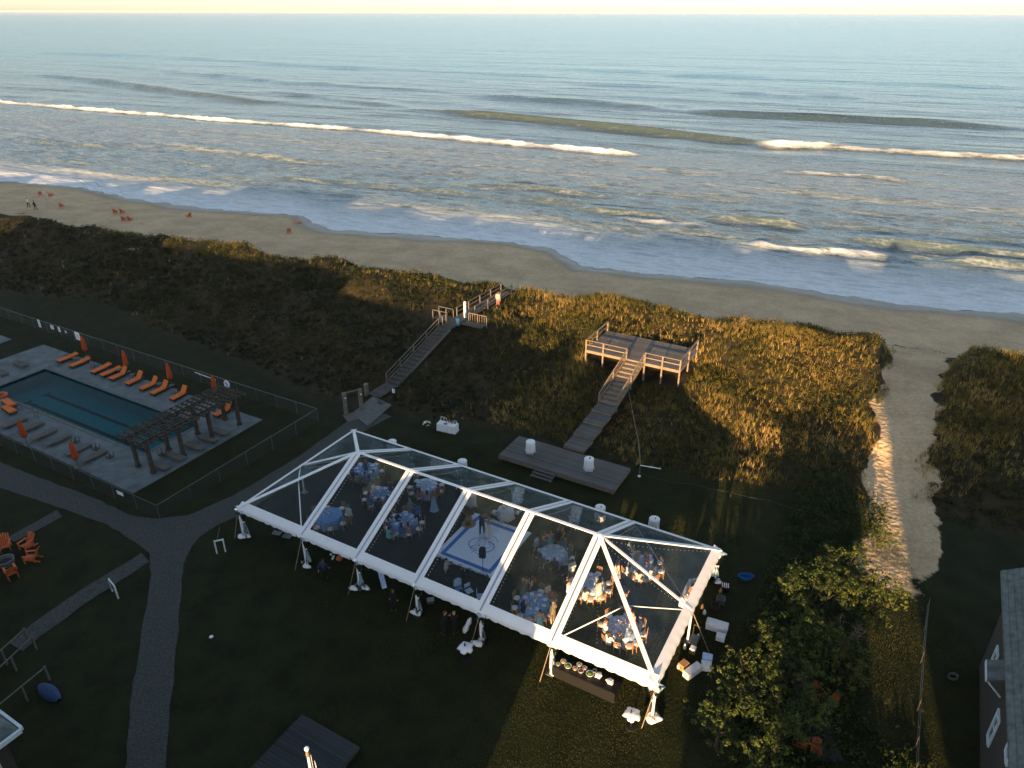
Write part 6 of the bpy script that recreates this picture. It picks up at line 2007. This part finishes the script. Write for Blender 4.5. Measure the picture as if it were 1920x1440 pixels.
BW_ = [(1046,1246,.8,0,'bread-filled white bowl leftmost on the buffet'),(1056,1241,1,2,'white bowl of rolls second from the left on the buffet'),(1067,1250,1.25,0,'large white bowl of green salad on the buffet'),(1080,1254,.9,1,'small bowl of fruit in the middle of the buffet'),(1088,1247,1.,2,'white bowl behind the middle of the buffet'),(1091,1259,1.,3,'white bowl of dark sauce in the middle of the buffet'),(1098,1253,.9,1,'bowl of orange fruit right of the middle of the buffet'),(1107,1264,1.4,0,'largest bowl of greens at the right of the buffet'),(1117,1258,.8,3,'small dark bowl at the right of the buffet')]
BSP = [(2.60, 29.22, 0.80), (2.91, 29.41, 0.80), (3.15, 29.07, 0.80), (3.53, 28.92, 0.80), (3.79, 29.18, 0.80), (3.84, 28.74, 0.80), (4.06, 28.96, 0.80), (4.32, 28.52, 0.80), (4.61, 28.77, 0.80)]
for p, (_, _, sc, fi, lb) in zip(BSP, BW_):
    t = thing('serving_bowl', lb, 'bowl', (p[0], p[1], .776), 0, 'bowls on the buffet')
    t.scale = (sc,) * 3
    link('bowl_shell', bowlm, t); link('food', foodm, t, m=BOWLC[fi])
for p, lb in [((4.78, 28.41, 0.80), 'pile of white napkins on the buffet, left of the two'), ((5.35, 28.05, 0.80), 'pile of white napkins at the right end of the buffet')]:
    mb = MB()
    for k in range(5):
        mb.lathe([(.05, .0), (.16, .01), (.15, .045), (.03, .06)], (random.uniform(-.06, .06), random.uniform(-.06, .06), k * .04), 9, lambda a, i: 1 + .2 * math.sin(4 * a + k))
    tag(mb.obj('napkin_pile', CLOTH, None, (p[0], p[1], .778)), lb, 'napkins')

# ------------------------------------------------------------------ catering things at the right end of the tent
def cooler(g, L, W, H, rz, body, lid, label):
    t = thing('cooler', label, 'cooler', g, rz, 'coolers at the right end of the tent')
    b = MB(); b.box((0, 0, H * .42), (L, W, H * .84), 0, 1.03); b.obj('body', body, t)
    l = MB(); l.box((0, 0, H * .92), (L * 1.05, W * 1.07, H * .15), 0, .94); l.obj('lid', lid, t)
    for sx in (-1, 1):
        MB().tube([(sx * (L / 2 + .01), -W * .25, H * .6), (sx * (L / 2 + .07), 0, H * .6), (sx * (L / 2 + .01), W * .25, H * .6)], .015, 5).obj('handle', BLACK, t)
    MB().box((0, -W / 2 * 1.07, H * .8), (.1, .03, .08)).obj('latch', lid, t)
CW = mat('cooler_white', (.62, .64, .64), .4, .08, 5)
cooler((12.43, 32.68, 0.00), 1.25, .55, .5, SITE + .1, CW, CW, 'long white cooler with rounded lid right of the tent end')
cooler((12.45, 31.87, 0.00), .5, .42, .35, SITE + .1, CW, CW, 'small white cooler beside the long white cooler')
cooler((10.22, 29.32, 0.00), 1.15, .42, .45, SITE + 1.15, CW, CW, 'narrow white cooler near the front right corner')
cooler((11.26, 30.23, 0.00), .55, .45, .4, SITE + .2, CW, LCLOTH, 'white cooler with blue lid behind the narrow cooler')
cooler((11.07, 29.69, 0.00), .55, .45, .4, SITE + .3, CW, CW, 'square white cooler between the blue-lidded and narrow coolers')
cooler((9.79, 29.69, 0.00), .5, .4, .45, SITE + 1.2, mat('tan_cooler', (.45, .24, .07), .5), CHAIRW, 'tan cooler nearest the tent front right corner')
cooler((10.57, 30.86, 0.00), .32, .32, .4, SITE, CHAIRW, CLOTH, 'small orange water cooler by the end valance')
# dish crates
def crate(g, label, m, n=4):
    t = thing('dish_crate', label, 'crate', g, SITE + .25, 'crates at the right end of the tent')
    for k in range(2):
        z = .02 + k * .2
        for (cx, cy, sx, sy) in ((0, -.25, .5, .025), (0, .25, .5, .025), (-.25, 0, .025, .475), (.25, 0, .025, .475)):
            MB().box((cx, cy, z + .08), (sx, sy, .16)).obj('side', m, t)
    for i in range(n):
        for j in range(n):
            MB().box((-.18 + .36 * i / (n - 1), -.18 + .36 * j / (n - 1), .33), (.055, .055, .12)).obj('divider_cell', CLOTH if m is BLACK else m, t)
crate((13.80, 36.07, 0.00), 'black crate of white cups behind the tent back right corner', BLACK)
crate((13.23, 34.92, 0.00), 'grey dish crate in the row right of the tent', STEEL)
crate((12.75, 34.37, 0.00), 'dark grey dish crate next to the long cooler', WICKER, 3)
ty = thing('folded_cart', 'dark metal hand cart under the middle of the right valance', 'cart', (10.78, 31.55, 0.00), SITE)
MB().box((0, 0, .3), (.5, .8, .04)).obj('platform', STEEL, ty)
for sx in (-.2, .2):
    MB().tube([(sx, .4, .3), (sx, .45, 1.0)], .018, 6).obj('handle', STEEL, ty)
    for sy in (-.3, .3):
        MB().lathe([(.1, -.025), (.1, .025)], (0, 0, 0), 12).obj('wheel', BLACK, ty, (sx, sy, .1)).rotation_euler = (0, R90, 0)
MB().tube([(-.2, .45, 1.0), (.2, .45, 1.0)], .018, 6).obj('handle', STEEL, ty)
tb_ = thing('blue_tub', 'bright blue plastic tub on the grass right of the tent', 'tub', (15.42, 37.02, 0.00), SITE + .5)
MB().lathe([(.3, .0), (.36, .22), (.40, .36), (.36, .37), (.32, .24), (.27, .04)], (0, 0, 0), 20, None, 1.25, .7).obj('tub', fabric((.008, .075, .22)), tb_, smooth=True)
for sx in (-1, 1):
    MB().tube([(sx * .46, -.12, .33), (sx * .58, 0, .33), (sx * .46, .12, .33)], .02, 5).obj('handle', fabric((.008, .075, .22)), tb_)
tb2 = thing('serving_table', 'white-clothed serving table lit by the sun under the right end of the roof', 'table', (11.33, 35.21, 0.00), SITE + R90)
MB().box((0, 0, .76), (1.9, .75, .04)).obj('table_top', DKWOOD, tb2)
MB().box((0, 0, .40), (1.94, .79, .78), 0, .985).obj('cloth', CLOTH, tb2)
for k, (dx, lb) in enumerate([(-.6, 'steel chafing dish at one end of the serving table'), (.1, 'steel chafing dish in the middle of the serving table'), (.65, 'steel chafing dish nearest the caterers')]):
    p = Vector((11.33, 35.21, 0.00)); a = SITE + R90
    t = thing('chafing_dish', lb, 'dish', (p.x + dx * math.cos(a), p.y + dx * math.sin(a), .80), a, 'dishes on the serving table')
    MB().box((0, 0, .12), (.5, .32, .1), 0, 1.06).obj('pan', ALU, t)
    MB().lathe([(.24, 0), (.2, .08), (.03, .12)], (0, 0, .172), 14, None, 1.05, .68).obj('lid', ALU, t, smooth=True)
    for sx in (-.2, .2):
        MB().box((sx, 0, .035), (.03, .28, .07)).obj('foot', ALU, t)
for k, (g, m, lb) in enumerate([((11.95, 34.37, 0.00), CHAIRW, 'amber jug on the grass by the long cooler'), ((11.97, 33.91, 0.00), PLATE, 'white jug on the grass by the long cooler'), ((11.12, 31.92, 0.00), PLATE, 'white bottle on the grass under the right valance'), ((10.16, 31.14, 0.00), PLATE, 'white jar on the grass near the tan cooler'), ((9.52, 29.70, 0.00), PLATE, 'white and red bottle leaning by the tan cooler'), ((10.02, 29.62, 0.00), BLACK, 'black thermos between tan and white coolers'), ((13.45, 35.78, 0.00), CHAIRW, 'copper jug before the crate of white cups')]):
    tag(MB().lathe([(.08, 0), (.1, .04), (.1, .22), (.04, .3), (.045, .36)], (0, 0, 0), 12).obj('jug', m, None, g, 0, True), lb, 'jug')
# things under the front eave, in the shade
for g, rz, lb in [((-16.79, 41.68, 0.00), .3, 'flat grey tray on the grass under the front eave, left of the two'), ((-15.97, 41.32, 0.00), .2, 'flat grey tray on the grass under the front eave, right of the two')]:
    t = thing('tray', lb, 'tray', g, SITE + rz, 'trays on the grass')
    MB().box((0, 0, .04), (.62, .42, .05)).obj('base', STEEL, t)
    for sx in (-1, 1):
        MB().box((sx * .3, 0, .08), (.02, .42, .05)).obj('rim', ALU, t)
bp = thing('leaning_board', 'pale board leaning under the front eave', 'board', (-8.49, 36.73, 0.00), SITE + .9)
MB().beam((0, -.7, .05), (0, .7, .75), .32, .03).obj('panel', LCLOTH, bp)
MB().beam((0, .5, .62), (0, .75, 0), .05, .04).obj('leg', WOOD, bp)
ot = tag(MB().lathe([(.2, 0), (.24, .1), (.18, .22), (.05, .28)], (0, 0, 0), 12, lambda a, i: 1 + .12 * math.sin(4 * a)).obj('orange_bag', ORANGEP, None, (-11.75, 38.93, 0.00), 0, True), 'orange bag on the grass beneath the front eave', 'bag')
for k, g in enumerate([(-12.43, 39.37, 0.00), (-12.20, 39.15, 0.00), (-12.22, 38.93, 0.00)]):
    tag(MB().lathe([(.06, 0), (.08, .03), (.07, .12), (.03, .14)], (0, 0, 0), 10).obj('white_pot', PLATE, None, g, 0, True), 'small white pot in a cluster of three beside the orange bag', 'pot', 'white pots by the orange bag')
bx2 = thing('small_crate', 'small grey crate on the grass below the front eave left of the caterers', 'crate', (-5.13, 34.87, 0.00), .2)
MB().box((0, 0, .12), (.42, .32, .24), 0, 1.06).obj('body', STEEL, bx2)
MB().box((0, 0, .25), (.46, .36, .03)).obj('lid', ALU, bx2)
cv = MB()
cv.lathe([(.10, 0), (.16, .25), (.12, .6), (.15, .9), (.05, 1.25)], (0, 0, 0), 14, lambda a, i: 1 + .25 * math.sin(5 * a + i))
cvo = tag(cv.obj('hanging_cloth', CLOTH, None, (-2.86, 32.37, 0.00), 0, True), 'white cloth hanging beside the front eave post near the caterers', 'cloth')
cvo.rotation_euler = (0, .35, 0)

# ------------------------------------------------------------------ lawn furniture on the left
def frame_sign(g, w, h, rz, label, board=True):
    t = thing('sign_frame', label, 'sign', g, rz)
    for sx in (-1, 1):
        MB().box((sx * w / 2, 0, h / 2), (.09, .09, h)).obj('post', TRIM, t)
    MB().box((0, 0, h - .04), (w - .1, .07, .09)).obj('top_bar', TRIM, t)
    if board:
        MB().box((0, 0, h * .55), (w - .12, .03, h * .55)).obj('board', SLAB, t)
frame_sign((-25.39, 35.50, 0.00), .95, 1.05, SITE - .25, 'pale framed notice board beside the narrow path')
frame_sign((-20.07, 39.61, 0.00), .55, 1.1, SITE + .9, 'pale signpost frame left of the tent front corner', False)
sk_ = tag(MB().tube([(-20.90, 41.10, 0.00), ((-20.90, 41.10, 0.00)[0] + .3, (-20.90, 41.10, 0.00)[1] + .2, .9)], .02, 5).obj('stake', WOODR), 'thin wooden stake behind the pale signpost frame', 'stake')
lt_ = thing('ground_light', 'small round white light set in the lawn', 'light', (-17.94, 31.95, 0.00), 0)
MB().lathe([(.11, 0), (.12, .06), (.09, .09), (.02, .10)], (0, 0, 0), 14).obj('dome', PLATE, lt_, smooth=True)
MB().lathe([(.2, 0), (.2, .025)], (0, 0, 0), 14).obj('ring', BLACK, lt_)

def adirondack_mesh():
    mb = MB()
    for k in range(5):
        x = -.22 + k * .11
        mb.beam((x, .22, .30), (x * 1.25, .62, 1.05 - .05 * abs(k - 2)), .095, .02, (0, -1, .4))
    for k in range(6):
        mb.box((0, -.28 + k * .1, .38 - .025 * k), (.54, .085, .02))
    fr = MB()
    for sx in (-1, 1):
        fr.beam((sx * .29, -.36, .62), (sx * .31, .36, .60), .13, .025)
        fr.box((sx * .29, -.32, .31), (.03, .09, .62))
        fr.beam((sx * .26, -.36, .34), (sx * .26, .62, .04), .03, .11)
        fr.box((sx * .30, .3, .32), (.03, .09, .56))
    fr.beam((-.3, .36, .58), (.3, .36, .58), .03, .08)
    return mb.mesh('slats', ORANGEP), fr.mesh('frame', ORANGEP)
AD_S, AD_F = adirondack_mesh()
def adirondack(g, rz, label, group, sc=1.0, m=None):
    t = thing('adirondack_chair', label, 'chair', g, rz, group)
    t.scale = (sc,) * 3
    link('slats', AD_S, t, m=m); link('frame', AD_F, t, m=m)
    return t
fp = (-34.25, 38.45, 0.00)
fpt = thing('fire_pit', 'dark round fire pit ringed by orange chairs', 'fire pit', fp, 0)
MB().lathe([(.55, 0), (.6, .35), (.5, .36), (.45, .12), (.05, .1)], (0, 0, 0), 20).obj('stone_ring', SLAB, fpt)
MB().lathe([(.44, .1), (.3, .2), (.05, .24)], (0, 0, 0), 12).obj('ash', BLACK, fpt)
pos_ = ['at the far left', 'at the back left', 'at the back right', 'at the right', 'at the near right', 'at the near left']
for k, d in enumerate((175, 120, 70, 10, -45, -100)):
    a = math.radians(d)
    adirondack((fp[0] + 1.65 * math.cos(a), fp[1] + 1.65 * math.sin(a), 0), a - R90, 'orange slatted lawn chair by the fire pit, ' + pos_[k], 'orange chairs round the fire pit')
# kayak under cover and ramp rails on the left
ky = thing('upturned_boat', 'small blue-grey upturned boat on the lawn at the left', 'boat', (-25.33, 27.91, 0.00), -.55)
hull = []
nn = 15
for i in range(nn):
    k = i / (nn - 1); w = .38 * math.sin(math.pi * (.06 + .88 * k)) ** .7
    hull.append((-.95 + 1.9 * k, w))
vs_ = []
for x, w in hull:
    for j in range(9):
        a = math.pi * j / 8
        vs_.append((x, w * math.cos(a), .02 + .42 * (w / .38) * math.sin(a) ** .8))
MB().add(vs_, [(i * 9 + j, i * 9 + j + 1, (i + 1) * 9 + j + 1, (i + 1) * 9 + j) for i in range(nn - 1) for j in range(8)]).obj('hull', fabric((.035, .06, .14)), ky, smooth=True)
MB().tube([(x, 0, .44 * (w / .38)) for x, w in hull], .025, 5).obj('keel', fabric((.05, .07, .12)), ky)
rr_ = thing('ramp_railing', 'dim grey wooden ramp railings at the left edge of the lawn', 'railing', (-27.21, 28.38, 0.00), 0)
base = Vector((-27.21, 28.38, 0.00))
for p, q in (((-4.4,2.2),(-4.9,-1.2)), ((-3.6,1.6),(-4.0,-1.6)), ((-1.6,-.6),(-2.4,-3.4))):
    MB().tube([(p[0] + 3, p[1] + 1, 1.0), (q[0] + 3, q[1] + 1, 1.3)], .045, 6).obj('rail', WOOD, rr_)
    for f_ in (0, .5, 1):
        x, y = p[0] + (q[0] - p[0]) * f_ + 3, p[1] + (q[1] - p[1]) * f_ + 1
        MB().box((x, y, .55), (.09, .09, 1.1 + .3 * f_)).obj('rail_post', WOOD, rr_)

# ------------------------------------------------------------------ flagpole
FT = Vector((-7.61, 18.00, 9.00))
fg = thing('flagpole', 'white flagpole with a ball finial', 'flagpole', (FT.x, FT.y, 0), 0)
MB().tube([(0, 0, 0), (0, 0, 4.5), (0, 0, 8.62)], [.085, .07, .05], 10).obj('pole', WHITEP, fg, smooth=True)
MB().lathe([(.075, 8.5), (.08, 8.62), (.06, 8.75), (.045, 8.8)], (0, 0, 0), 10).obj('truck', WOODR, fg, smooth=True)
MB().lathe([(.02, 8.78), (.07, 8.83), (.095, 8.9), (.07, 8.97), (.01, 9.0)], (0, 0, 0), 14).obj('ball', WHITEP, fg, smooth=True)
MB().tube([(.11, 0, .8), (.11, 0, 8.55)], .008, 4).obj('halyard', CLOTH, fg)
flag = thing('flag', 'striped red and white flag with a starred blue corner, hanging limp', 'flag', (FT.x + .1, FT.y, 0), 0)
FR_, FW_, FB_ = fabric((.38, .03, .04)), fabric((.72, .70, .68)), fabric((.02, .03, .14))
def flag_pt(u, v):
    """u along the fly, v down the hoist: hanging in folds"""
    x = .10 + .42 * u * (.35 + .25 * v); y = -.10 * u + .09 * math.sin(u * 9 + v * 2) * u
    return (x, y, 8.30 - 1.25 * v - .95 * u * (1 - .15 * v))
def flag_strip(u0, u1, v0, v1, m, name, up=0.0):
    n = 14
    vs = []
    for i in range(n + 1):
        u = u0 + (u1 - u0) * i / n
        for v in (v0, v1):
            p = flag_pt(u, v); vs.append((p[0], p[1] - up, p[2]))
    MB().add(vs, [(2 * i, 2 * i + 2, 2 * i + 3, 2 * i + 1) for i in range(n)]).obj(name, m, flag, smooth=True)
for k in range(13):
    u0 = .4 if k < 7 else 0
    flag_strip(u0, 1, k / 13, (k + 1) / 13, FR_ if k % 2 == 0 else FW_, 'stripe')
flag_strip(0, .4, 0, 7 / 13, FB_, 'canton')
stars = MB()
for r in range(5):
    for c_ in range(6):
        p = Vector(flag_pt(.035 + .065 * c_, .05 + .105 * r))
        for sd in (-.004, .004):
            pts = []
            for k in range(10):
                a = math.pi / 2 + k * math.pi / 5; rr = .028 if k % 2 == 0 else .012
                pts.append((p.x + rr * math.cos(a) * .6, p.y + sd, p.z + rr * math.sin(a)))
            stars.add(pts, [tuple(range(10))])
tag(stars.obj('stars', FW_, flag), kind='stuff')

# ------------------------------------------------------------------ trees right of the tent
BARK = mat('bark', (.055, .042, .030), .9, .35, 8, .6, 25)
def tree(loc, h, r, label, n_cl=70, per=34, seed=0, tint=.45, lean=(0, 0), leaf=.075):
    q = np.random.default_rng(seed)
    t = thing('tree', label, 'tree', loc, 0, 'trees between the tent and the beach path')
    tr = MB()
    tops = []
    tr.tube([(0, 0, -.1), (lean[0] * .3, lean[1] * .3, h * .3), (lean[0] * .6, lean[1] * .6, h * .55)], [.13, .10, .07], 8)
    nl = 9
    for k in range(nl):
        a = 2 * math.pi * k / nl + q.uniform(-.3, .3)
        s = h * q.uniform(.18, .5)
        b = Vector((lean[0] * s / h, lean[1] * s / h, s))
        e = Vector((math.cos(a) * r * q.uniform(.55, .95) + lean[0], math.sin(a) * r * q.uniform(.55, .95) + lean[1], h * q.uniform(.55, .98)))
        m_ = b.lerp(e, .5) + Vector((q.uniform(-.2, .2), q.uniform(-.2, .2), q.uniform(.0, .25)))
        tr.tube([b, m_, e], [.06, .04, .016], 6)
        tops.append((m_, e))
        for j in range(3):
            e2 = m_.lerp(e, q.uniform(.2, .9)) + Vector((q.uniform(-.6, .6), q.uniform(-.6, .6), q.uniform(-.1, .5)))
            tr.tube([m_.lerp(e, .3), e2], [.022, .008], 5)
            tops.append((e, e2))
    tr.obj('trunk', BARK, t, smooth=True)
    cc = []
    n_cl = int(n_cl * 1.9)
    for k in range(n_cl):
        m_, e = tops[k % len(tops)]
        c = m_.lerp(e, q.uniform(.3, 1.15)) + Vector(q.normal(0, .34, 3))
        c.z = max(c.z, h * .22)
        cc.append(c)
    cc = np.array([tuple(c) for c in cc])
    R_ = q.uniform(.10, .34, n_cl)
    v, f, tn = leaves(cc[:, 0], cc[:, 1], cc[:, 2], R_, R_ * .8, per, leaf, np.clip(q.normal(tint + .1, .28, n_cl), 0, 1))
    link('crown', npmesh('crown', v, f, M_TREE, False, {'tint': tn}), t)
    return t
TREES = [
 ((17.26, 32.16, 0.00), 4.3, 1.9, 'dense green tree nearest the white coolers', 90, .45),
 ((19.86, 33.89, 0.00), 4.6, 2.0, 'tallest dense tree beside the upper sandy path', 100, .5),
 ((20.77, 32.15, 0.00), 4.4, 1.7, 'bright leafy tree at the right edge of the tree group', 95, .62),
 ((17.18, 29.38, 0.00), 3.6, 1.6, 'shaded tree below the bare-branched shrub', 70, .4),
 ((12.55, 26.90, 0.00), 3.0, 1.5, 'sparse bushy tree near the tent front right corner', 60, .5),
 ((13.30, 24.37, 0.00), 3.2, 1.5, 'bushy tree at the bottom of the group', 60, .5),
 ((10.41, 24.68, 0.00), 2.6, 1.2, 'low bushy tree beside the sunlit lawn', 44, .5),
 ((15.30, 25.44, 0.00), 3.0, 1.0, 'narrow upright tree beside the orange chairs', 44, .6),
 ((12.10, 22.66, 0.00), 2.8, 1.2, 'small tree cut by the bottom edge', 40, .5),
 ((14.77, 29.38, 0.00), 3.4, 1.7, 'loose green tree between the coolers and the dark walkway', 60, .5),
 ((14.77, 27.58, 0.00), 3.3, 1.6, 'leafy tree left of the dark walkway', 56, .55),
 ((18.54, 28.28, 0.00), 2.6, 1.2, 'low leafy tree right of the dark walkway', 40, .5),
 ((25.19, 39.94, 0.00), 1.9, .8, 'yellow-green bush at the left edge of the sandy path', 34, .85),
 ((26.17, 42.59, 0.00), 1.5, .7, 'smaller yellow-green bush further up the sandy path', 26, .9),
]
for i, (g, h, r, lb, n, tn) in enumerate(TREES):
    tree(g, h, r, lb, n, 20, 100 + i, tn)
# leafless shrub
g_ = (18.77, 30.33, 0.00)
bs_ = thing('bare_shrub', 'leafless tan twiggy shrub in front of the green trees', 'shrub', g_, 0)
q = random.Random(9)
st_m = MB(); tw = MB()
for k in range(16):
    a = q.uniform(0, 6.28); l = q.uniform(.7, 1.35)
    e = Vector((math.cos(a) * l, math.sin(a) * l, q.uniform(1.6, 2.9)))
    m_ = e * .45 + Vector((0, 0, .35))
    st_m.tube([(0, 0, 0), m_, e], [.035, .022, .010], 5)
    for j in range(9):
        b = m_.lerp(e, q.uniform(.1, 1))
        e2 = b + Vector((q.uniform(-.5, .5), q.uniform(-.5, .5), q.uniform(-.15, .5)))
        tw.tube([b, b.lerp(e2, .5) + Vector((0, 0, .06)), e2], [.012, .009, .004], 4)
TWIG = mat('dry_twig', (.20, .15, .085), .9, .3, 20)
st_m.obj('stem', TWIG, bs_); tag(tw.obj('twigs', TWIG, bs_), kind='stuff')
# undergrowth beneath
ux, uy = scatter(3200, 11, 27, 20, 50)
ok = (path_dist(ux, uy) > .3) & ~in_site(ux, uy, -40, -3.6, 20, 60) & (ux - .35 * uy < 12.5)
ux, uy = ux[ok], uy[ok]
v, f, tn = leaves(ux, uy, np.full(len(ux), .1), rng.uniform(.2, .55, len(ux)), rng.uniform(.3, 1.0, len(ux)), 20, .08, rng.uniform(.1, .6, len(ux)))
tag(link('undergrowth', npmesh('undergrowth', v, f, M_TREE, False, {'tint': tn})), 'dark low undergrowth beneath the trees by the path', 'undergrowth', None, 'stuff')

# orange chairs and a long dark walkway among the trees
ORDK = mat('dark_orange', (.26, .055, .016), .7, .2, 6)  # deeper orange than the other slatted chairs
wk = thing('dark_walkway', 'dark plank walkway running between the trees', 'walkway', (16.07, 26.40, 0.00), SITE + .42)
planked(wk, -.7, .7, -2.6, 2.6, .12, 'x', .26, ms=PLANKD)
for g, rz, lb in [((16.76, 27.79, 0.00), .4, 'orange folding chair at the upper end of the dark walkway'), ((16.24, 27.30, 0.00), 1.4, 'orange folding chair left of the dark walkway'), ((17.11, 27.16, 0.00), -1.2, 'orange folding chair right of the dark walkway'), ((14.80, 24.73, 0.00), .9, 'orange folding chair at the lower left of the dark walkway'), ((15.30, 24.31, 0.00), -.4, 'orange folding chair at the lower end of the dark walkway'), ((19.37, 30.60, 0.00), .2, 'orange folding chair under the bare shrub'), ((22.27, 37.00, 0.00), .6, 'orange folding chair behind the tallest tree'), ((22.92, 36.64, 0.00), 2.6, 'orange folding chair at the edge of the sandy path')]:
    adirondack(g, rz, lb, 'orange chairs among the trees', .72, ORDK)
# thin wire fence right of the path
wf = thing('post_and_wire_fence', 'thin post and wire fence along the right of the sandy path', 'fence', (23.53, 30.12, 0.00), 0)
b0 = Vector((23.53, 30.12, 0.00)); pts = [Vector(p) - b0 for p in ((25.98, 34.33, 0.00), (24.92, 32.56, 0.00), (23.53, 30.12, 0.00), (21.74, 26.88, 0.00), (20.53, 24.66, 0.00), (19.75, 23.20, 0.00))]
for p in pts:
    MB().tube([(p.x, p.y, 0), (p.x, p.y, .9)], .022, 5).obj('post', DKWOOD, wf)
for z in (.5, .9):
    MB().tube([(p.x, p.y, z) for p in pts], .012, 4).obj('wire', STEEL, wf)
hb = thing('hose_reel', 'pale hose bundle on the dark grass beside the right house', 'hose', (24.80, 29.06, 0.00), .3)
for k in range(4):
    MB().tube([(.28 * math.cos(a * .4 + k), .28 * math.sin(a * .4 + k) * .7, .05 + .05 * k) for a in range(17)], .02, 5).obj('coil', SLAB, hb)

# ------------------------------------------------------------------ beach
BCH = [((-99.14, 154.54, -1.26), .5, 'orange beach chair leftmost near the water'), ((-97.06, 154.75, -1.43), -.5, 'orange beach chair right of the leftmost one'), ((-88.37, 143.22, -1.02), .2, 'single orange beach chair beside the two walkers'),
       ((-75.76, 138.94, -1.13), .1, 'left chair of the upper pair in the middle of the beach'), ((-74.53, 139.12, -1.18), -.1, 'right chair of the upper pair in the middle of the beach'), ((-70.88, 132.24, -0.84), .1, 'left chair of the lower pair in the middle of the beach'), ((-69.79, 132.37, -0.88), -.2, 'right chair of the lower pair in the middle of the beach'),
       ((-61.20, 137.25, -1.45), 1.1, 'single orange beach chair tilted on the open sand'), ((-39.38, 126.78, -1.48), .4, 'orange beach chair nearest the orange mat')]
for g, rz, lb in BCH:
    adirondack(g, math.pi + rz, lb, 'orange chairs on the beach')
g_ = (-40.36, 135.65, -1.99)
mt_ = thing('beach_mat', 'orange round mat lying on the sand near the wash', 'mat', g_, .2)
MB().lathe([(.85, .02), (.86, .05), (.8, .07)], (0, 0, 0), 22, lambda a, i: 1 + .05 * math.sin(3 * a), 1.1, .75).obj('mat', ORANGEP, mt_)
MB().lathe([(.2, .07), (.18, .12)], (0, 0, 0), 10).obj('rolled_towel', ORANGED, mt_, (.3, .1, 0))
g_ = (-92.26, 136.48, -0.59)
mt2 = thing('beach_mat', 'small orange mat on the sand near the left edge', 'mat', g_, .2)
MB().lathe([(.6, .02), (.6, .05), (.55, .06)], (0, 0, 0), 16, None, 1.2, .5).obj('mat', ORANGEP, mt2)
MB().box((.3, 0, .09), (.2, .4, .08)).obj('pillow', ORANGED, mt2)
g_ = (-94.20, 142.24, -0.77); person(g_, 2.0, 'walk', ('shirt', WHT, (.02, .02, .03)), (SH, 1), 'walker in a white top and dark trousers on the beach', 0, 1.05, 'walkers on the beach')
g_ = (-91.43, 139.82, -0.71); person(g_, 2.2, 'walk', ('suit', BLK, BLK), (SH, 0), 'walker in dark clothes on the beach', 0, 1.05, 'walkers on the beach')
person((-1.65, 79.49, 2.85), 2.6, 'stand', ('shirt', (.55, .30, .26), (.3, .12, .1)), (SH, 1), 'person in pinkish clothes standing at the top of the beach boardwalk', 0, 1.05, None)
# dry stalks on the upper beach
STALK = mat('dry_stalk', (.42, .30, .20), .9, .3, 10)
for g, n, lb in [((14.53, 87.54, -0.20), 5, 'dry pale grass stalks alone on the sand behind the viewing deck'), ((33.94, 78.62, -0.01), 3, 'dry stalks leftmost of the row at the dune edge'), ((35.28, 77.57, 0.04), 4, 'dry stalks second from the left at the dune edge'), ((36.88, 77.07, -0.02), 4, 'dry stalks in the middle of the row at the dune edge'), ((37.70, 76.81, -0.04), 4, 'reddish dry stalks right of the middle of the row'), ((38.26, 76.26, 0.00), 4, 'dry stalks second from the right at the dune edge'), ((39.36, 74.67, 0.17), 7, 'largest spray of dry stalks at the right end of the row')]:
    t = thing('dry_stalks', lb, 'plant', g, 0, 'dry stalks on the beach')
    for k in range(n):
        a, l = random.uniform(0, 6.28), random.uniform(.15, .5)
        MB().tube([(0, 0, -.05), (l * .3 * math.cos(a), l * .3 * math.sin(a), .5), (l * math.cos(a), l * math.sin(a), random.uniform(.8, 1.2))], [.02, .016, .03], 5).obj('stalk', STALK, t)
# wrack lines of dry weed along the upper beach
lx, ly = [], []
for s in range(90):
    t0 = random.uniform(-150, 40); w0_ = 86.5 + random.gauss(0, .9)
    for k in range(random.randint(3, 9)):
        tt_ = t0 + k * .4 + random.uniform(-.2, .2); w_ = w0_ + random.uniform(-.15, .15)
        lx.append(w_ * DN[0] + tt_ * DN[1]); ly.append(w_ * DN[1] - tt_ * DN[0])
lx, ly = np.array(lx), np.array(ly)
v, f, tn = leaves(lx, ly, th(lx, ly) + .02, np.full(len(lx), .22), np.full(len(lx), .06), 7, .07, rng.uniform(0, .5, len(lx)))
tag(link('seaweed_wrack', npmesh('seaweed_wrack', v, f, leaf_material('wrack', [(.035, .026, .016), (.09, .065, .04)], trans=0), False, {'tint': tn})), 'scattered dark seaweed wrack on the upper beach', 'seaweed', None, 'stuff')

# ------------------------------------------------------------------ evening haze over the sea
hm = bpy.data.materials.new('haze'); hm.use_nodes = True
hn = hm.node_tree.nodes
hn.remove(hn['Principled BSDF'])
pv = hn.new('ShaderNodeVolumePrincipled')
pv.inputs['Color'].default_value = (.93, .93, .93, 1)
pv.inputs['Density'].default_value = 2.2e-5
pv.inputs['Anisotropy'].default_value = 0.0
hm.node_tree.links.new(pv.outputs[0], hn['Material Output'].inputs['Volume'])
hb_ = MB(); hb_.box((0, 15000, 10), (140000, 76000, 52))
tag(hb_.obj('haze', hm), 'thin evening haze over the sea', 'haze', None, 'stuff')
